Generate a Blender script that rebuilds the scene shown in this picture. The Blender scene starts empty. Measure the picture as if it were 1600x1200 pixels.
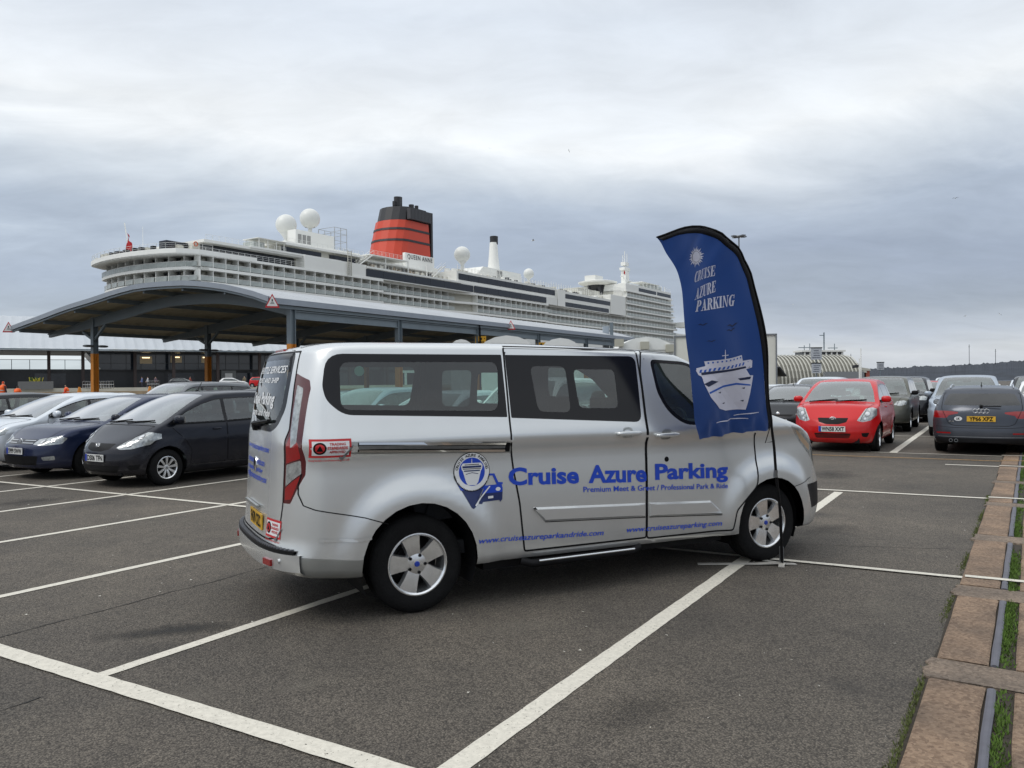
import bpy, bmesh, math, random
from math import sin, cos, pi, radians, sqrt, atan2, hypot
from mathutils import Vector, Matrix
from mathutils.bvhtree import BVHTree

random.seed(11)
SC = bpy.context.scene
COL = SC.collection

# ------------------------------------------------------------------ camera
EYE = 1.6125
cam_d = bpy.data.cameras.new('camera')
cam_d.sensor_width = 36.0
cam_d.lens = 1248.0 / 1600.0 * 36.0
cam_d.clip_start = 0.1
cam_d.clip_end = 20000
cam = bpy.data.objects.new('camera', cam_d)
COL.objects.link(cam)
_p = math.atan2(2.3, 1248.0)
_r = 0.0088
_f = Vector((0, cos(_p), -sin(_p))); _rt = Vector((1, 0, 0)); _u = _rt.cross(_f)
_r2 = _rt * cos(_r) - _u * sin(_r); _u2 = _rt * sin(_r) + _u * cos(_r)
cam.matrix_world = Matrix(((_r2.x, _u2.x, -_f.x, 0), (_r2.y, _u2.y, -_f.y, 0), (_r2.z, _u2.z, -_f.z, EYE), (0, 0, 0, 1)))
SC.camera = cam

# ------------------------------------------------------------------ view + sky + sun
SC.view_settings.view_transform = 'Standard'
SC.view_settings.look = 'None'
SC.view_settings.gamma = 1.0
SC.view_settings.use_curve_mapping = False
SC.view_settings.exposure = 0.38
SC.render.engine = 'CYCLES'
SC.cycles.max_bounces = 8
SC.cycles.transparent_max_bounces = 16
SUN_EL, SUN_AZ = radians(52), radians(-115)     # azimuth measured from +Y (view) towards +X

w = bpy.data.worlds.new('World'); SC.world = w; w.use_nodes = True
nt = w.node_tree; nt.nodes.clear()
def wn(t, **k):
    n = nt.nodes.new(t)
    for a, b in k.items(): setattr(n, a, b)
    return n
L = nt.links.new
out = wn('ShaderNodeOutputWorld'); bg = wn('ShaderNodeBackground'); L(bg.outputs[0], out.inputs[0])
sky = wn('ShaderNodeTexSky', sky_type='NISHITA'); sky.sun_disc = False
sky.sun_elevation = SUN_EL; sky.sun_rotation = SUN_AZ; sky.air_density = 1.0; sky.dust_density = 2.0
geo = wn('ShaderNodeTexCoord'); sep = wn('ShaderNodeSeparateXYZ'); L(geo.outputs['Generated'], sep.inputs[0])
def wmath(op, a, b=None, c=None):
    n = wn('ShaderNodeMath', operation=op)
    for i, v in enumerate((a, b, c)):
        if v is None: continue
        if isinstance(v, (int, float)): n.inputs[i].default_value = v
        else: L(v, n.inputs[i])
    return n.outputs[0]
zc = wmath('ADD', wmath('MAXIMUM', sep.outputs[2], 0.0), 0.20)
cx = wmath('DIVIDE', sep.outputs[0], zc); cy = wmath('DIVIDE', sep.outputs[1], zc)
comb = wn('ShaderNodeCombineXYZ'); L(cx, comb.inputs[0]); L(cy, comb.inputs[1])
def wnoise(scale, detail, rough, off, sx=1.0, sy=1.0, dist=0.0):
    mp = wn('ShaderNodeMapping'); mp.inputs['Location'].default_value = off; mp.inputs['Scale'].default_value = (sx, sy, 1)
    L(comb.outputs[0], mp.inputs[0])
    n = wn('ShaderNodeTexNoise'); n.inputs['Scale'].default_value = scale; n.inputs['Detail'].default_value = detail
    n.inputs['Roughness'].default_value = rough; n.inputs['Distortion'].default_value = dist
    L(mp.outputs[0], n.inputs['Vector']); return n.outputs[0]
SKYOFF = (3.3, 1.2, 0)
big = wnoise(0.62, 3, 0.5, SKYOFF, 0.75, 1.0, 0.3)
mid = wnoise(2.2, 6, 0.55, (1.7, 8.1, 0), 0.7, 1.0, 0.5)
fine = wnoise(7.0, 6, 0.6, (5.2, 3.1, 0), 0.6, 1.0, 0.5)
# height of each part of the cloud lid above the horizon, pushed about by noise so that no band is straight
warp = wmath('ADD', wmath('MULTIPLY', wmath('SUBTRACT', big, 0.5), 0.26), wmath('MULTIPLY', wmath('SUBTRACT', mid, 0.5), 0.10))
low = wmath('MINIMUM', wmath('MULTIPLY', sep.outputs[2], 7.0), 1.0)
zz = wmath('ADD', sep.outputs[2], wmath('MULTIPLY', warp, low))
er = wn('ShaderNodeValToRGB'); L(zz, er.inputs[0])
ee = er.color_ramp.elements
ee[0].position = 0.0; ee[0].color = (0.55, 0.60, 0.63, 1)
ee[1].position = 1.0; ee[1].color = (0.95, 0.98, 1.0, 1)
for p_, c_ in ((0.028, (0.60, 0.64, 0.66)), (0.05, (0.46, 0.51, 0.57)), (0.085, (0.325, 0.37, 0.435)), (0.15, (0.295, 0.34, 0.415)), (0.20, (0.36, 0.41, 0.48)), (0.25, (0.50, 0.54, 0.58)), (0.30, (0.67, 0.69, 0.70)), (0.36, (0.61, 0.64, 0.67)), (0.45, (0.53, 0.57, 0.62)), (0.62, (0.68, 0.72, 0.76))):
    q = er.color_ramp.elements.new(p_); q.color = (*c_, 1)
mod = wn('ShaderNodeMapRange'); L(wmath('ADD', wmath('MULTIPLY', mid, 0.6), wmath('MULTIPLY', fine, 0.4)), mod.inputs[0])
mod.inputs[1].default_value = 0.32; mod.inputs[2].default_value = 0.68; mod.inputs[3].default_value = 0.86; mod.inputs[4].default_value = 1.12
mx = wn('ShaderNodeMix', data_type='RGBA', blend_type='MULTIPLY'); mx.inputs['Factor'].default_value = 1.0
L(er.outputs[0], mx.inputs[6]); L(mod.outputs[0], mx.inputs[7])
# a slate coloured bank of cloud low on the right, clearer blue low on the left
bank = wmath('MULTIPLY', wmath('MAXIMUM', wmath('MINIMUM', wmath('MULTIPLY', wmath('ADD', sep.outputs[0], 0.05), 3.0), 1.0), 0.0), wmath('MAXIMUM', wmath('SUBTRACT', 1.0, wmath('MULTIPLY', sep.outputs[2], 3.4)), 0.0))
bankm = wn('ShaderNodeMix', data_type='RGBA', blend_type='MULTIPLY'); L(wmath('MULTIPLY', bank, wmath('ADD', 0.55, wmath('MULTIPLY', mid, 0.6))), bankm.inputs['Factor'])
L(mx.outputs[2], bankm.inputs[6]); bankm.inputs[7].default_value = (0.70, 0.69, 0.73, 1)
sc_ = wn('ShaderNodeMix', data_type='RGBA', blend_type='ADD'); sc_.inputs['Factor'].default_value = 1.0
skm = wn('ShaderNodeMix', data_type='RGBA', blend_type='MULTIPLY'); skm.inputs['Factor'].default_value = 1.0
L(sky.outputs[0], skm.inputs[6]); skm.inputs[7].default_value = (0.012, 0.012, 0.012, 1)
L(bankm.outputs[2], sc_.inputs[6]); L(skm.outputs[2], sc_.inputs[7])
L(sc_.outputs[2], bg.inputs[0]); bg.inputs[1].default_value = 1.0

sun_d = bpy.data.lights.new('sun', 'SUN'); sun_d.energy = 0.9; sun_d.angle = radians(25); sun_d.color = (1.0, 0.96, 0.9)
sun = bpy.data.objects.new('sun', sun_d); COL.objects.link(sun)
_sd = Vector((sin(SUN_AZ) * cos(SUN_EL), cos(SUN_AZ) * cos(SUN_EL), sin(SUN_EL)))
sun.rotation_euler = _sd.to_track_quat('Z', 'Y').to_euler()

# ------------------------------------------------------------------ materials
MATS = {}
def pm(name, color, rough=0.6, metal=0.0, coat=0.0, emit=None, var=0.0, vscale=3.0, bump=0.0, bscale=40.0, spec=0.5, rvar=0.0):
    """procedural principled material: base colour with noise variation, optional bump"""
    if name in MATS: return MATS[name]
    m = bpy.data.materials.new(name); m.use_nodes = True; MATS[name] = m
    t = m.node_tree; b = t.nodes['Principled BSDF']
    c = (color[0], color[1], color[2], 1)
    b.inputs['Base Color'].default_value = c; b.inputs['Roughness'].default_value = rough
    b.inputs['Metallic'].default_value = metal; b.inputs['Coat Weight'].default_value = coat
    b.inputs['Coat Roughness'].default_value = 0.05; b.inputs['Specular IOR Level'].default_value = spec
    if emit: b.inputs['Emission Color'].default_value = c; b.inputs['Emission Strength'].default_value = emit
    tc = None
    if var or rvar or bump: tc = t.nodes.new('ShaderNodeTexCoord')
    if var or rvar:
        n = t.nodes.new('ShaderNodeTexNoise'); n.inputs['Scale'].default_value = vscale; n.inputs['Detail'].default_value = 6
        n.inputs['Roughness'].default_value = 0.65
        t.links.new(tc.outputs['Object'], n.inputs['Vector'])
        if var:
            r = t.nodes.new('ShaderNodeMapRange'); r.inputs[1].default_value = 0.25; r.inputs[2].default_value = 0.75
            r.inputs[3].default_value = 1 - var; r.inputs[4].default_value = 1 + var
            t.links.new(n.outputs[0], r.inputs[0])
            mm = t.nodes.new('ShaderNodeMix'); mm.data_type = 'RGBA'; mm.blend_type = 'MULTIPLY'; mm.inputs['Factor'].default_value = 1
            mm.inputs[6].default_value = c; t.links.new(r.outputs[0], mm.inputs[7]); t.links.new(mm.outputs[2], b.inputs['Base Color'])
        if rvar:
            r2 = t.nodes.new('ShaderNodeMapRange'); r2.inputs[1].default_value = 0.3; r2.inputs[2].default_value = 0.7
            r2.inputs[3].default_value = max(0.02, rough - rvar); r2.inputs[4].default_value = rough + rvar
            t.links.new(n.outputs[0], r2.inputs[0]); t.links.new(r2.outputs[0], b.inputs['Roughness'])
    if bump:
        n2 = t.nodes.new('ShaderNodeTexNoise'); n2.inputs['Scale'].default_value = bscale; n2.inputs['Detail'].default_value = 4
        t.links.new(tc.outputs['Object'], n2.inputs['Vector'])
        bp = t.nodes.new('ShaderNodeBump'); bp.inputs['Strength'].default_value = bump; bp.inputs['Distance'].default_value = 0.02
        t.links.new(n2.outputs[0], bp.inputs['Height']); t.links.new(bp.outputs[0], b.inputs['Normal'])
    return m

def paint(name, color, metal=0.0, rough=0.32, dirt=0.25):
    """car paint: coated outside, dull dark lining on the inner face, road film low down"""
    if name in MATS: return MATS[name]
    m = pm(name, color, rough, metal, coat=0.22, var=0.03, vscale=2.0, spec=0.4)
    t = m.node_tree; b = t.nodes['Principled BSDF']; o = t.nodes['Material Output']
    b.inputs['Coat Roughness'].default_value = 0.07
    tc = t.nodes.new('ShaderNodeTexCoord'); sp = t.nodes.new('ShaderNodeSeparateXYZ'); t.links.new(tc.outputs['Object'], sp.inputs[0])
    mr = t.nodes.new('ShaderNodeMapRange'); mr.inputs[1].default_value = 0.2; mr.inputs[2].default_value = 0.75
    mr.inputs[3].default_value = dirt; mr.inputs[4].default_value = 0.0; t.links.new(sp.outputs[2], mr.inputs[0])
    n = t.nodes.new('ShaderNodeTexNoise'); n.inputs['Scale'].default_value = 6; n.inputs['Detail'].default_value = 7; t.links.new(tc.outputs['Object'], n.inputs['Vector'])
    mu = t.nodes.new('ShaderNodeMath'); mu.operation = 'MULTIPLY'; t.links.new(mr.outputs[0], mu.inputs[0]); t.links.new(n.outputs[0], mu.inputs[1])
    mm = t.nodes.new('ShaderNodeMix'); mm.data_type = 'RGBA'; t.links.new(mu.outputs[0], mm.inputs['Factor'])
    src = b.inputs['Base Color'].links[0].from_socket
    t.links.new(src, mm.inputs[6]); mm.inputs[7].default_value = (0.16, 0.14, 0.12, 1)
    t.links.new(mm.outputs[2], b.inputs['Base Color'])
    ge = t.nodes.new('ShaderNodeNewGeometry'); df = t.nodes.new('ShaderNodeBsdfDiffuse'); df.inputs[0].default_value = (0.03, 0.03, 0.032, 1)
    ms = t.nodes.new('ShaderNodeMixShader'); t.links.new(ge.outputs['Backfacing'], ms.inputs[0])
    t.links.new(b.outputs[0], ms.inputs[1]); t.links.new(df.outputs[0], ms.inputs[2]); t.links.new(ms.outputs[0], o.inputs[0])
    return m

def glass(name, tint, refl=1.0, haze=0.0, hazecol=(0.4, 0.5, 0.48)):
    """thin window glass: tinted see-through sheet with a clear mirror coat"""
    if name in MATS: return MATS[name]
    m = bpy.data.materials.new(name); m.use_nodes = True; MATS[name] = m
    t = m.node_tree; t.nodes.clear()
    o = t.nodes.new('ShaderNodeOutputMaterial'); tr = t.nodes.new('ShaderNodeBsdfTransparent'); tr.inputs[0].default_value = (*tint, 1)
    gl = t.nodes.new('ShaderNodeBsdfGlossy'); gl.inputs['Roughness'].default_value = 0.02
    fr = t.nodes.new('ShaderNodeFresnel'); fr.inputs[0].default_value = 1.5
    mu = t.nodes.new('ShaderNodeMath'); mu.operation = 'MULTIPLY_ADD'; mu.inputs[1].default_value = refl * 1.6; mu.inputs[2].default_value = 0.03; mu.use_clamp = True
    ms = t.nodes.new('ShaderNodeMixShader'); t.links.new(fr.outputs[0], mu.inputs[0]); t.links.new(mu.outputs[0], ms.inputs[0])
    df = t.nodes.new('ShaderNodeBsdfDiffuse'); df.inputs[0].default_value = (*hazecol, 1)
    m0 = t.nodes.new('ShaderNodeMixShader'); m0.inputs[0].default_value = haze
    t.links.new(tr.outputs[0], m0.inputs[1]); t.links.new(df.outputs[0], m0.inputs[2])
    t.links.new(m0.outputs[0], ms.inputs[1]); t.links.new(gl.outputs[0], ms.inputs[2]); t.links.new(ms.outputs[0], o.inputs[0])
    return m

M_RUBBER = pm('tyre_rubber', (0.010, 0.010, 0.0105), 0.85, spec=0.15, var=0.3, vscale=9, bump=0.3, bscale=60)
M_BLACK = pm('black_plastic', (0.009, 0.009, 0.010), 0.5, spec=0.15, var=0.2, vscale=8)
M_GLOSSB = pm('gloss_black', (0.007, 0.007, 0.009), 0.15, spec=0.32)
M_DARK = pm('dark_cloth', (0.045, 0.046, 0.050), 0.8, spec=0.1, var=0.3, vscale=12)
M_CHROME = pm('chrome', (0.72, 0.73, 0.74), 0.12, 1.0)
M_ALLOY = pm('wheel_alloy', (0.80, 0.81, 0.82), 0.24, 0.9, var=0.10, vscale=25)
M_ALLOYD = pm('dull_alloy', (0.22, 0.23, 0.24), 0.4, 0.7, var=0.2, vscale=20)
M_WHITE = pm('white_paint', (0.78, 0.78, 0.76), 0.45, var=0.06)
M_STEEL = pm('grey_steel', (0.20, 0.235, 0.255), 0.5, 0.2, var=0.12, vscale=1.5)
M_RED = pm('lamp_red', (0.26, 0.004, 0.005), 0.12, coat=0.8)
M_DRED = pm('lamp_dark_red', (0.075, 0.003, 0.005), 0.12, coat=0.8)
M_LAMP = pm('lamp_clear', (0.40, 0.42, 0.42), 0.16, 0.55, coat=1.0, var=0.55, vscale=26)
M_BLUE = pm('vinyl_blue', (0.008, 0.055, 0.47), 0.35)
M_BLUED = pm('vinyl_dark_blue', (0.012, 0.025, 0.11), 0.35)
M_VW = pm('vinyl_white', (0.72, 0.73, 0.74), 0.4)
M_VR = pm('vinyl_red', (0.50, 0.018, 0.022), 0.4)
M_VK = pm('vinyl_black', (0.006, 0.006, 0.007), 0.5, spec=0.12)
M_YPLATE = pm('yellow_plate', (0.62, 0.36, 0.02), 0.4)
M_WPLATE = pm('white_plate', (0.68, 0.68, 0.66), 0.4)
M_PBLUE = pm('plate_blue', (0.01, 0.04, 0.35), 0.4)
G_TINT = glass('glass_tinted', (0.60, 0.76, 0.71), haze=0.03, hazecol=(0.25, 0.3, 0.3))
G_PRIV = glass('glass_privacy', (0.17, 0.19, 0.195))
G_CLEAR = glass('glass_clear', (0.66, 0.78, 0.74), refl=1.4, haze=0.04)
G_WIND = glass('glass_windscreen', (0.70, 0.86, 0.81), refl=1.9, haze=0.06, hazecol=(0.42, 0.58, 0.54))

# ------------------------------------------------------------------ object helpers
def tag(o, label=None, cat=None, group=None, kind=None):
    if label: o['label'] = label
    if cat: o['category'] = cat
    if group: o['group'] = group
    if kind: o['kind'] = kind
    return o
def empty(name, loc=(0, 0, 0), rz=0.0):
    o = bpy.data.objects.new(name, None); COL.objects.link(o); o.location = loc; o.rotation_euler = (0, 0, rz); o.empty_display_size = 0.2
    return o
def mesh_obj(name, verts, faces, mats, parent=None, mi=None, smooth=False, normals=None):
    me = bpy.data.meshes.new(name); me.from_pydata([tuple(v) for v in verts], [], faces)
    if not isinstance(mats, (list, tuple)): mats = [mats]
    for m in mats: me.materials.append(m)
    if mi: me.polygons.foreach_set('material_index', mi)
    if smooth: me.polygons.foreach_set('use_smooth', [True] * len(me.polygons))
    me.update()
    if normals: me.normals_split_custom_set_from_vertices(normals)
    o = bpy.data.objects.new(name, me); COL.objects.link(o)
    if parent: o.parent = parent
    return o
class MB:
    """collects shapes, links them as one mesh"""
    def __init__(s): s.v = []; s.f = []; s.m = []; s.cur = 0; s.M = None
    def add(s, vs, fs, m=None):
        b = len(s.v)
        s.v += [(s.M @ Vector(p)) if s.M else Vector(p) for p in vs]
        s.f += [tuple(b + i for i in f) for f in fs]; s.m += [s.cur if m is None else m] * len(fs)
        return s
    def box(s, c, d, rz=0.0, m=None):
        x, y, z = d[0] / 2, d[1] / 2, d[2] / 2; cs, sn = cos(rz), sin(rz); vs = []
        for dz in (-z, z):
            for dx, dy in ((-x, -y), (x, -y), (x, y), (-x, y)):
                vs.append((c[0] + dx * cs - dy * sn, c[1] + dx * sn + dy * cs, c[2] + dz))
        return s.add(vs, [(3, 2, 1, 0), (4, 5, 6, 7), (0, 1, 5, 4), (1, 2, 6, 5), (2, 3, 7, 6), (3, 0, 4, 7)], m)
    def bar(s, a, b, wd, ht=None, m=None, up=(0, 0, 1)):
        a = Vector(a); b = Vector(b); ht = ht or wd; d = (b - a).normalized(); u = Vector(up)
        if abs(d.dot(u)) > 0.98: u = Vector((1, 0, 0))
        sd = d.cross(u).normalized(); u2 = sd.cross(d).normalized(); vs = []
        for p in (a, b):
            for i, j in ((-1, -1), (1, -1), (1, 1), (-1, 1)): vs.append(p + sd * i * wd / 2 + u2 * j * ht / 2)
        return s.add(vs, [(3, 2, 1, 0), (4, 5, 6, 7), (0, 1, 5, 4), (1, 2, 6, 5), (2, 3, 7, 6), (3, 0, 4, 7)], m)
    def tube(s, pts, r, n=8, m=None, cap=True):
        pts = [Vector(p) for p in pts]; rs = r if isinstance(r, (list, tuple)) else [r] * len(pts); vs = []; fs = []
        pu = None
        for i, p in enumerate(pts):
            d = (pts[min(i + 1, len(pts) - 1)] - pts[max(i - 1, 0)]).normalized()
            u = pu if pu else (Vector((0, 0, 1)) if abs(d.z) < 0.9 else Vector((1, 0, 0)))
            sd = d.cross(u).normalized(); u2 = sd.cross(d).normalized(); pu = u2
            for k in range(n): a = 2 * pi * k / n; vs.append(p + (sd * cos(a) + u2 * sin(a)) * rs[i])
        for i in range(len(pts) - 1):
            for k in range(n): fs.append((i * n + k, i * n + (k + 1) % n, (i + 1) * n + (k + 1) % n, (i + 1) * n + k))
        if cap: fs.append(tuple(range(n))[::-1]); fs.append(tuple((len(pts) - 1) * n + k for k in range(n)))
        return s.add(vs, fs, m)
    def lathe(s, prof, c=(0, 0, 0), axis='z', n=24, m=None):
        """prof = [(r, h)]"""
        vs = []; fs = []
        for r, h in prof:
            for k in range(n):
                a = 2 * pi * k / n; x, y = r * cos(a), r * sin(a)
                p = (x, y, h) if axis == 'z' else ((x, h, y) if axis == 'y' else (h, x, y))
                vs.append((p[0] + c[0], p[1] + c[1], p[2] + c[2]))
        for i in range(len(prof) - 1):
            for k in range(n):
                q = (i * n + k, i * n + (k + 1) % n, (i + 1) * n + (k + 1) % n, (i + 1) * n + k)
                fs.append(q if axis != 'y' else q[::-1])
        return s.add(vs, fs, m)
    def prism(s, poly, h0, h1, axis='z', m=None):
        """poly in the plane across axis, extruded from h0 to h1"""
        def P(a, b, h): return (a, b, h) if axis == 'z' else ((a, h, b) if axis == 'y' else (h, a, b))
        n = len(poly); vs = [P(a, b, h0) for a, b in poly] + [P(a, b, h1) for a, b in poly]
        fs = [tuple(range(n))[::-1], tuple(range(n, 2 * n))] + [(i, (i + 1) % n, n + (i + 1) % n, n + i) for i in range(n)]
        if axis == 'y': fs = [f[::-1] for f in fs]
        return s.add(vs, fs, m)
    def build(s, name, mats, parent=None, smooth=False, angle=None):
        o = mesh_obj(name, s.v, s.f, mats, parent, s.m, smooth)
        if angle is not None:
            me = o.data; me.polygons.foreach_set('use_smooth', [True] * len(me.polygons))
            bm = bmesh.new(); bm.from_mesh(me)
            for e_ in bm.edges:
                if len(e_.link_faces) != 2 or e_.calc_face_angle(9) > angle: e_.smooth = False
            bm.to_mesh(me); bm.free()
        return o
def kids(o): return [c for c in bpy.data.objects if c.parent == o]
def snapshot():
    d = {}
    for c in bpy.data.objects:
        if c.parent: d.setdefault(c.parent.name, []).append(c)
    return d
def copy_tree(o, parent=None, tree=None):
    tree = tree or snapshot()
    c = o.copy(); COL.objects.link(c); c.parent = parent
    for ch in tree.get(o.name, []): copy_tree(ch, c, tree)
    return c

# ------------------------------------------------------------------ flat lettering -> mesh
_txt = {}
def text_geo(body, size=1.0, bold=0.0, shear=0.0, xs=1.0, align='LEFT', spacing=1.0):
    """returns (2D verts, faces, width)"""
    key = (body, bold, shear, spacing)
    if key not in _txt:
        cu = bpy.data.curves.new('lettering', 'FONT'); cu.body = body; cu.size = 1.0; cu.offset = bold; cu.shear = shear
        cu.resolution_u = 3; cu.space_character = spacing; cu.fill_mode = 'FRONT'
        ob = bpy.data.objects.new('lettering', cu); COL.objects.link(ob)
        me = bpy.data.meshes.new_from_object(ob.evaluated_get(bpy.context.evaluated_depsgraph_get()))
        vs = [(q.co.x, q.co.y) for q in me.vertices]; fs = [tuple(p.vertices) for p in me.polygons]
        bpy.data.objects.remove(ob); bpy.data.curves.remove(cu); bpy.data.meshes.remove(me)
        _txt[key] = (vs, fs)
    vs, fs = _txt[key]
    if not vs: return [], [], 0
    x0 = min(q[0] for q in vs); x1 = max(q[0] for q in vs); wd = (x1 - x0) * size * xs
    off = {'LEFT': 0, 'CENTER': -wd / 2, 'RIGHT': -wd}[align]
    return [((q[0] - x0) * size * xs + off, q[1] * size) for q in vs], fs, wd
def text_fit(body, width, cap, **k):
    """lettering scaled to a width and a capital height (capitals are 0.70 em)"""
    vs, fs, wd = text_geo(body, 1.0, **k); sx = width / wd; sy = cap / 0.70
    return [(a * sx, b * sy) for a, b in vs], fs
def rrect(x0, z0, x1, z1, r, n=4):
    pts = []
    for cxx, czz, a0 in ((x1 - r, z1 - r, 0), (x0 + r, z1 - r, 90), (x0 + r, z0 + r, 180), (x1 - r, z0 + r, 270)):
        for i in range(n + 1): a = radians(a0 + 90 * i / n); pts.append((cxx + r * cos(a), czz + r * sin(a)))
    return pts
def roundpoly(P, r, n=4):
    """round each corner of a polygon; r may be a list"""
    res = []; N = len(P)
    for i in range(N):
        p = Vector(P[i]); a = Vector(P[i - 1]); b = Vector(P[(i + 1) % N]); rr = r[i] if isinstance(r, (list, tuple)) else r
        if rr <= 0: res.append(tuple(p)); continue
        d1 = (a - p); d2 = (b - p); t = min(rr, d1.length * 0.48, d2.length * 0.48)
        A = p + d1.normalized() * t; B = p + d2.normalized() * t
        for k in range(n + 1):
            u = k / n; q = A * (1 - u) ** 2 + p * 2 * u * (1 - u) + B * u * u; res.append((q.x, q.y))
    return res
def lerp_tab(T, x):
    if x <= T[0][0]: return T[0][1]
    for (a, fa), (b, fb) in zip(T, T[1:]):
        if x <= b: return fa + (fb - fa) * (x - a) / (b - a)
    return T[-1][1]
def smooth_tab(T, x):
    """monotone-ish cubic through table"""
    if x <= T[0][0]: return T[0][1]
    if x >= T[-1][0]: return T[-1][1]
    n = len(T)
    for i in range(n - 1):
        if x <= T[i + 1][0]:
            x0, y0 = T[i]; x1, y1 = T[i + 1]; h = x1 - x0; s = (y1 - y0) / h
            def slope(j):
                if j == 0 or j == n - 1: return None
                sa = (T[j][1] - T[j - 1][1]) / (T[j][0] - T[j - 1][0]); sb = (T[j + 1][1] - T[j][1]) / (T[j + 1][0] - T[j][0])
                if sa * sb <= 0: return 0.0
                return 2 * sa * sb / (sa + sb)
            m0 = slope(i); m1 = slope(i + 1); m0 = s if m0 is None else m0; m1 = s if m1 is None else m1
            t = (x - x0) / h
            return (2*t**3 - 3*t*t + 1) * y0 + (t**3 - 2*t*t + t) * h * m0 + (-2*t**3 + 3*t*t) * y1 + (t**3 - t*t) * h * m1
def sstep(a, b, x):
    t = min(1, max(0, (x - a) / (b - a))); return t * t * (3 - 2 * t)
# bay frame of the car park: n across the bays, d along them
A1 = radians(31.3); DV = Vector((sin(A1), cos(A1), 0)); NV = Vector((cos(A1), -sin(A1), 0))
def G(n, d, z=0.0): p = NV * n + DV * d; return Vector((p.x, p.y, z))
# ================================================================== ground, markings, old rail strip
def asphalt_mat():
    m = bpy.data.materials.new('asphalt'); m.use_nodes = True; t = m.node_tree; b = t.nodes['Principled BSDF']
    tc = t.nodes.new('ShaderNodeTexCoord')
    def noise(s, d=4, r=0.6, src=None):
        n = t.nodes.new('ShaderNodeTexNoise'); n.inputs['Scale'].default_value = s; n.inputs['Detail'].default_value = d; n.inputs['Roughness'].default_value = r
        t.links.new(src or tc.outputs['Object'], n.inputs['Vector']); return n.outputs[0]
    def ramp(src, a, b_, ca, cb):
        r = t.nodes.new('ShaderNodeValToRGB'); e = r.color_ramp.elements; e[0].position = a; e[1].position = b_; e[0].color = (*ca, 1); e[1].color = (*cb, 1)
        t.links.new(src, r.inputs[0]); return r.outputs[0]
    def mix(kind, fac, a, b_):
        x = t.nodes.new('ShaderNodeMix'); x.data_type = 'RGBA'; x.blend_type = kind
        for s, v_ in (('Factor', fac), (6, a), (7, b_)):
            if isinstance(v_, (int, float)): x.inputs[s].default_value = v_
            elif isinstance(v_, tuple): x.inputs[s].default_value = (*v_, 1)
            else: t.links.new(v_, x.inputs[s])
        return x.outputs[2]
    vo = t.nodes.new('ShaderNodeTexVoronoi'); vo.inputs['Scale'].default_value = 120; t.links.new(tc.outputs['Object'], vo.inputs['Vector'])
    stone = ramp(vo.outputs['Color'], 0.15, 0.9, (0.062, 0.056, 0.050), (0.208, 0.188, 0.162))
    gap = ramp(vo.outputs['Distance'], 0.25, 0.75, (1, 1, 1), (0.45, 0.45, 0.45))
    c = mix('MULTIPLY', 0.9, stone, gap)
    c = mix('MULTIPLY', 1.0, c, ramp(noise(0.35, 6, 0.6), 0.3, 0.72, (0.62, 0.62, 0.63), (1.34, 1.28, 1.20)))
    c = mix('MULTIPLY', 1.0, c, ramp(noise(2.6, 6, 0.7), 0.3, 0.75, (0.86, 0.86, 0.86), (1.16, 1.15, 1.12)))
    oil = ramp(noise(0.75, 3, 0.5), 0.62, 0.74, (0, 0, 0), (1, 1, 1)); c = mix('MIX', mix('MULTIPLY', 1.0, oil, (0.60, 0.60, 0.60)), c, (0.024, 0.023, 0.023))
    dust = ramp(noise(1.7, 5, 0.75), 0.63, 0.8, (0, 0, 0), (1, 1, 1)); c = mix('MIX', mix('MULTIPLY', 1.0, dust, (0.50, 0.50, 0.50)), c, (0.17, 0.155, 0.13))
    vs = t.nodes.new('ShaderNodeTexVoronoi'); vs.inputs['Scale'].default_value = 28; t.links.new(tc.outputs['Object'], vs.inputs['Vector'])
    sp = ramp(vs.outputs['Distance'], 0.05, 0.11, (1, 1, 1), (0, 0, 0)); pick = ramp(noise(9, 2), 0.56, 0.6, (0, 0, 0), (1, 1, 1))
    c = mix('MIX', mix('MULTIPLY', 1.0, sp, pick), c, (0.28, 0.26, 0.23))
    t.links.new(c, b.inputs['Base Color']); b.inputs['Roughness'].default_value = 0.82; b.inputs['Specular IOR Level'].default_value = 0.35
    bp = t.nodes.new('ShaderNodeBump'); bp.inputs['Strength'].default_value = 0.75; bp.inputs['Distance'].default_value = 0.006; bp.invert = True
    t.links.new(vo.outputs['Distance'], bp.inputs['Height']); t.links.new(bp.outputs[0], b.inputs['Normal'])
    return m
M_ASPH = asphalt_mat()
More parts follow.
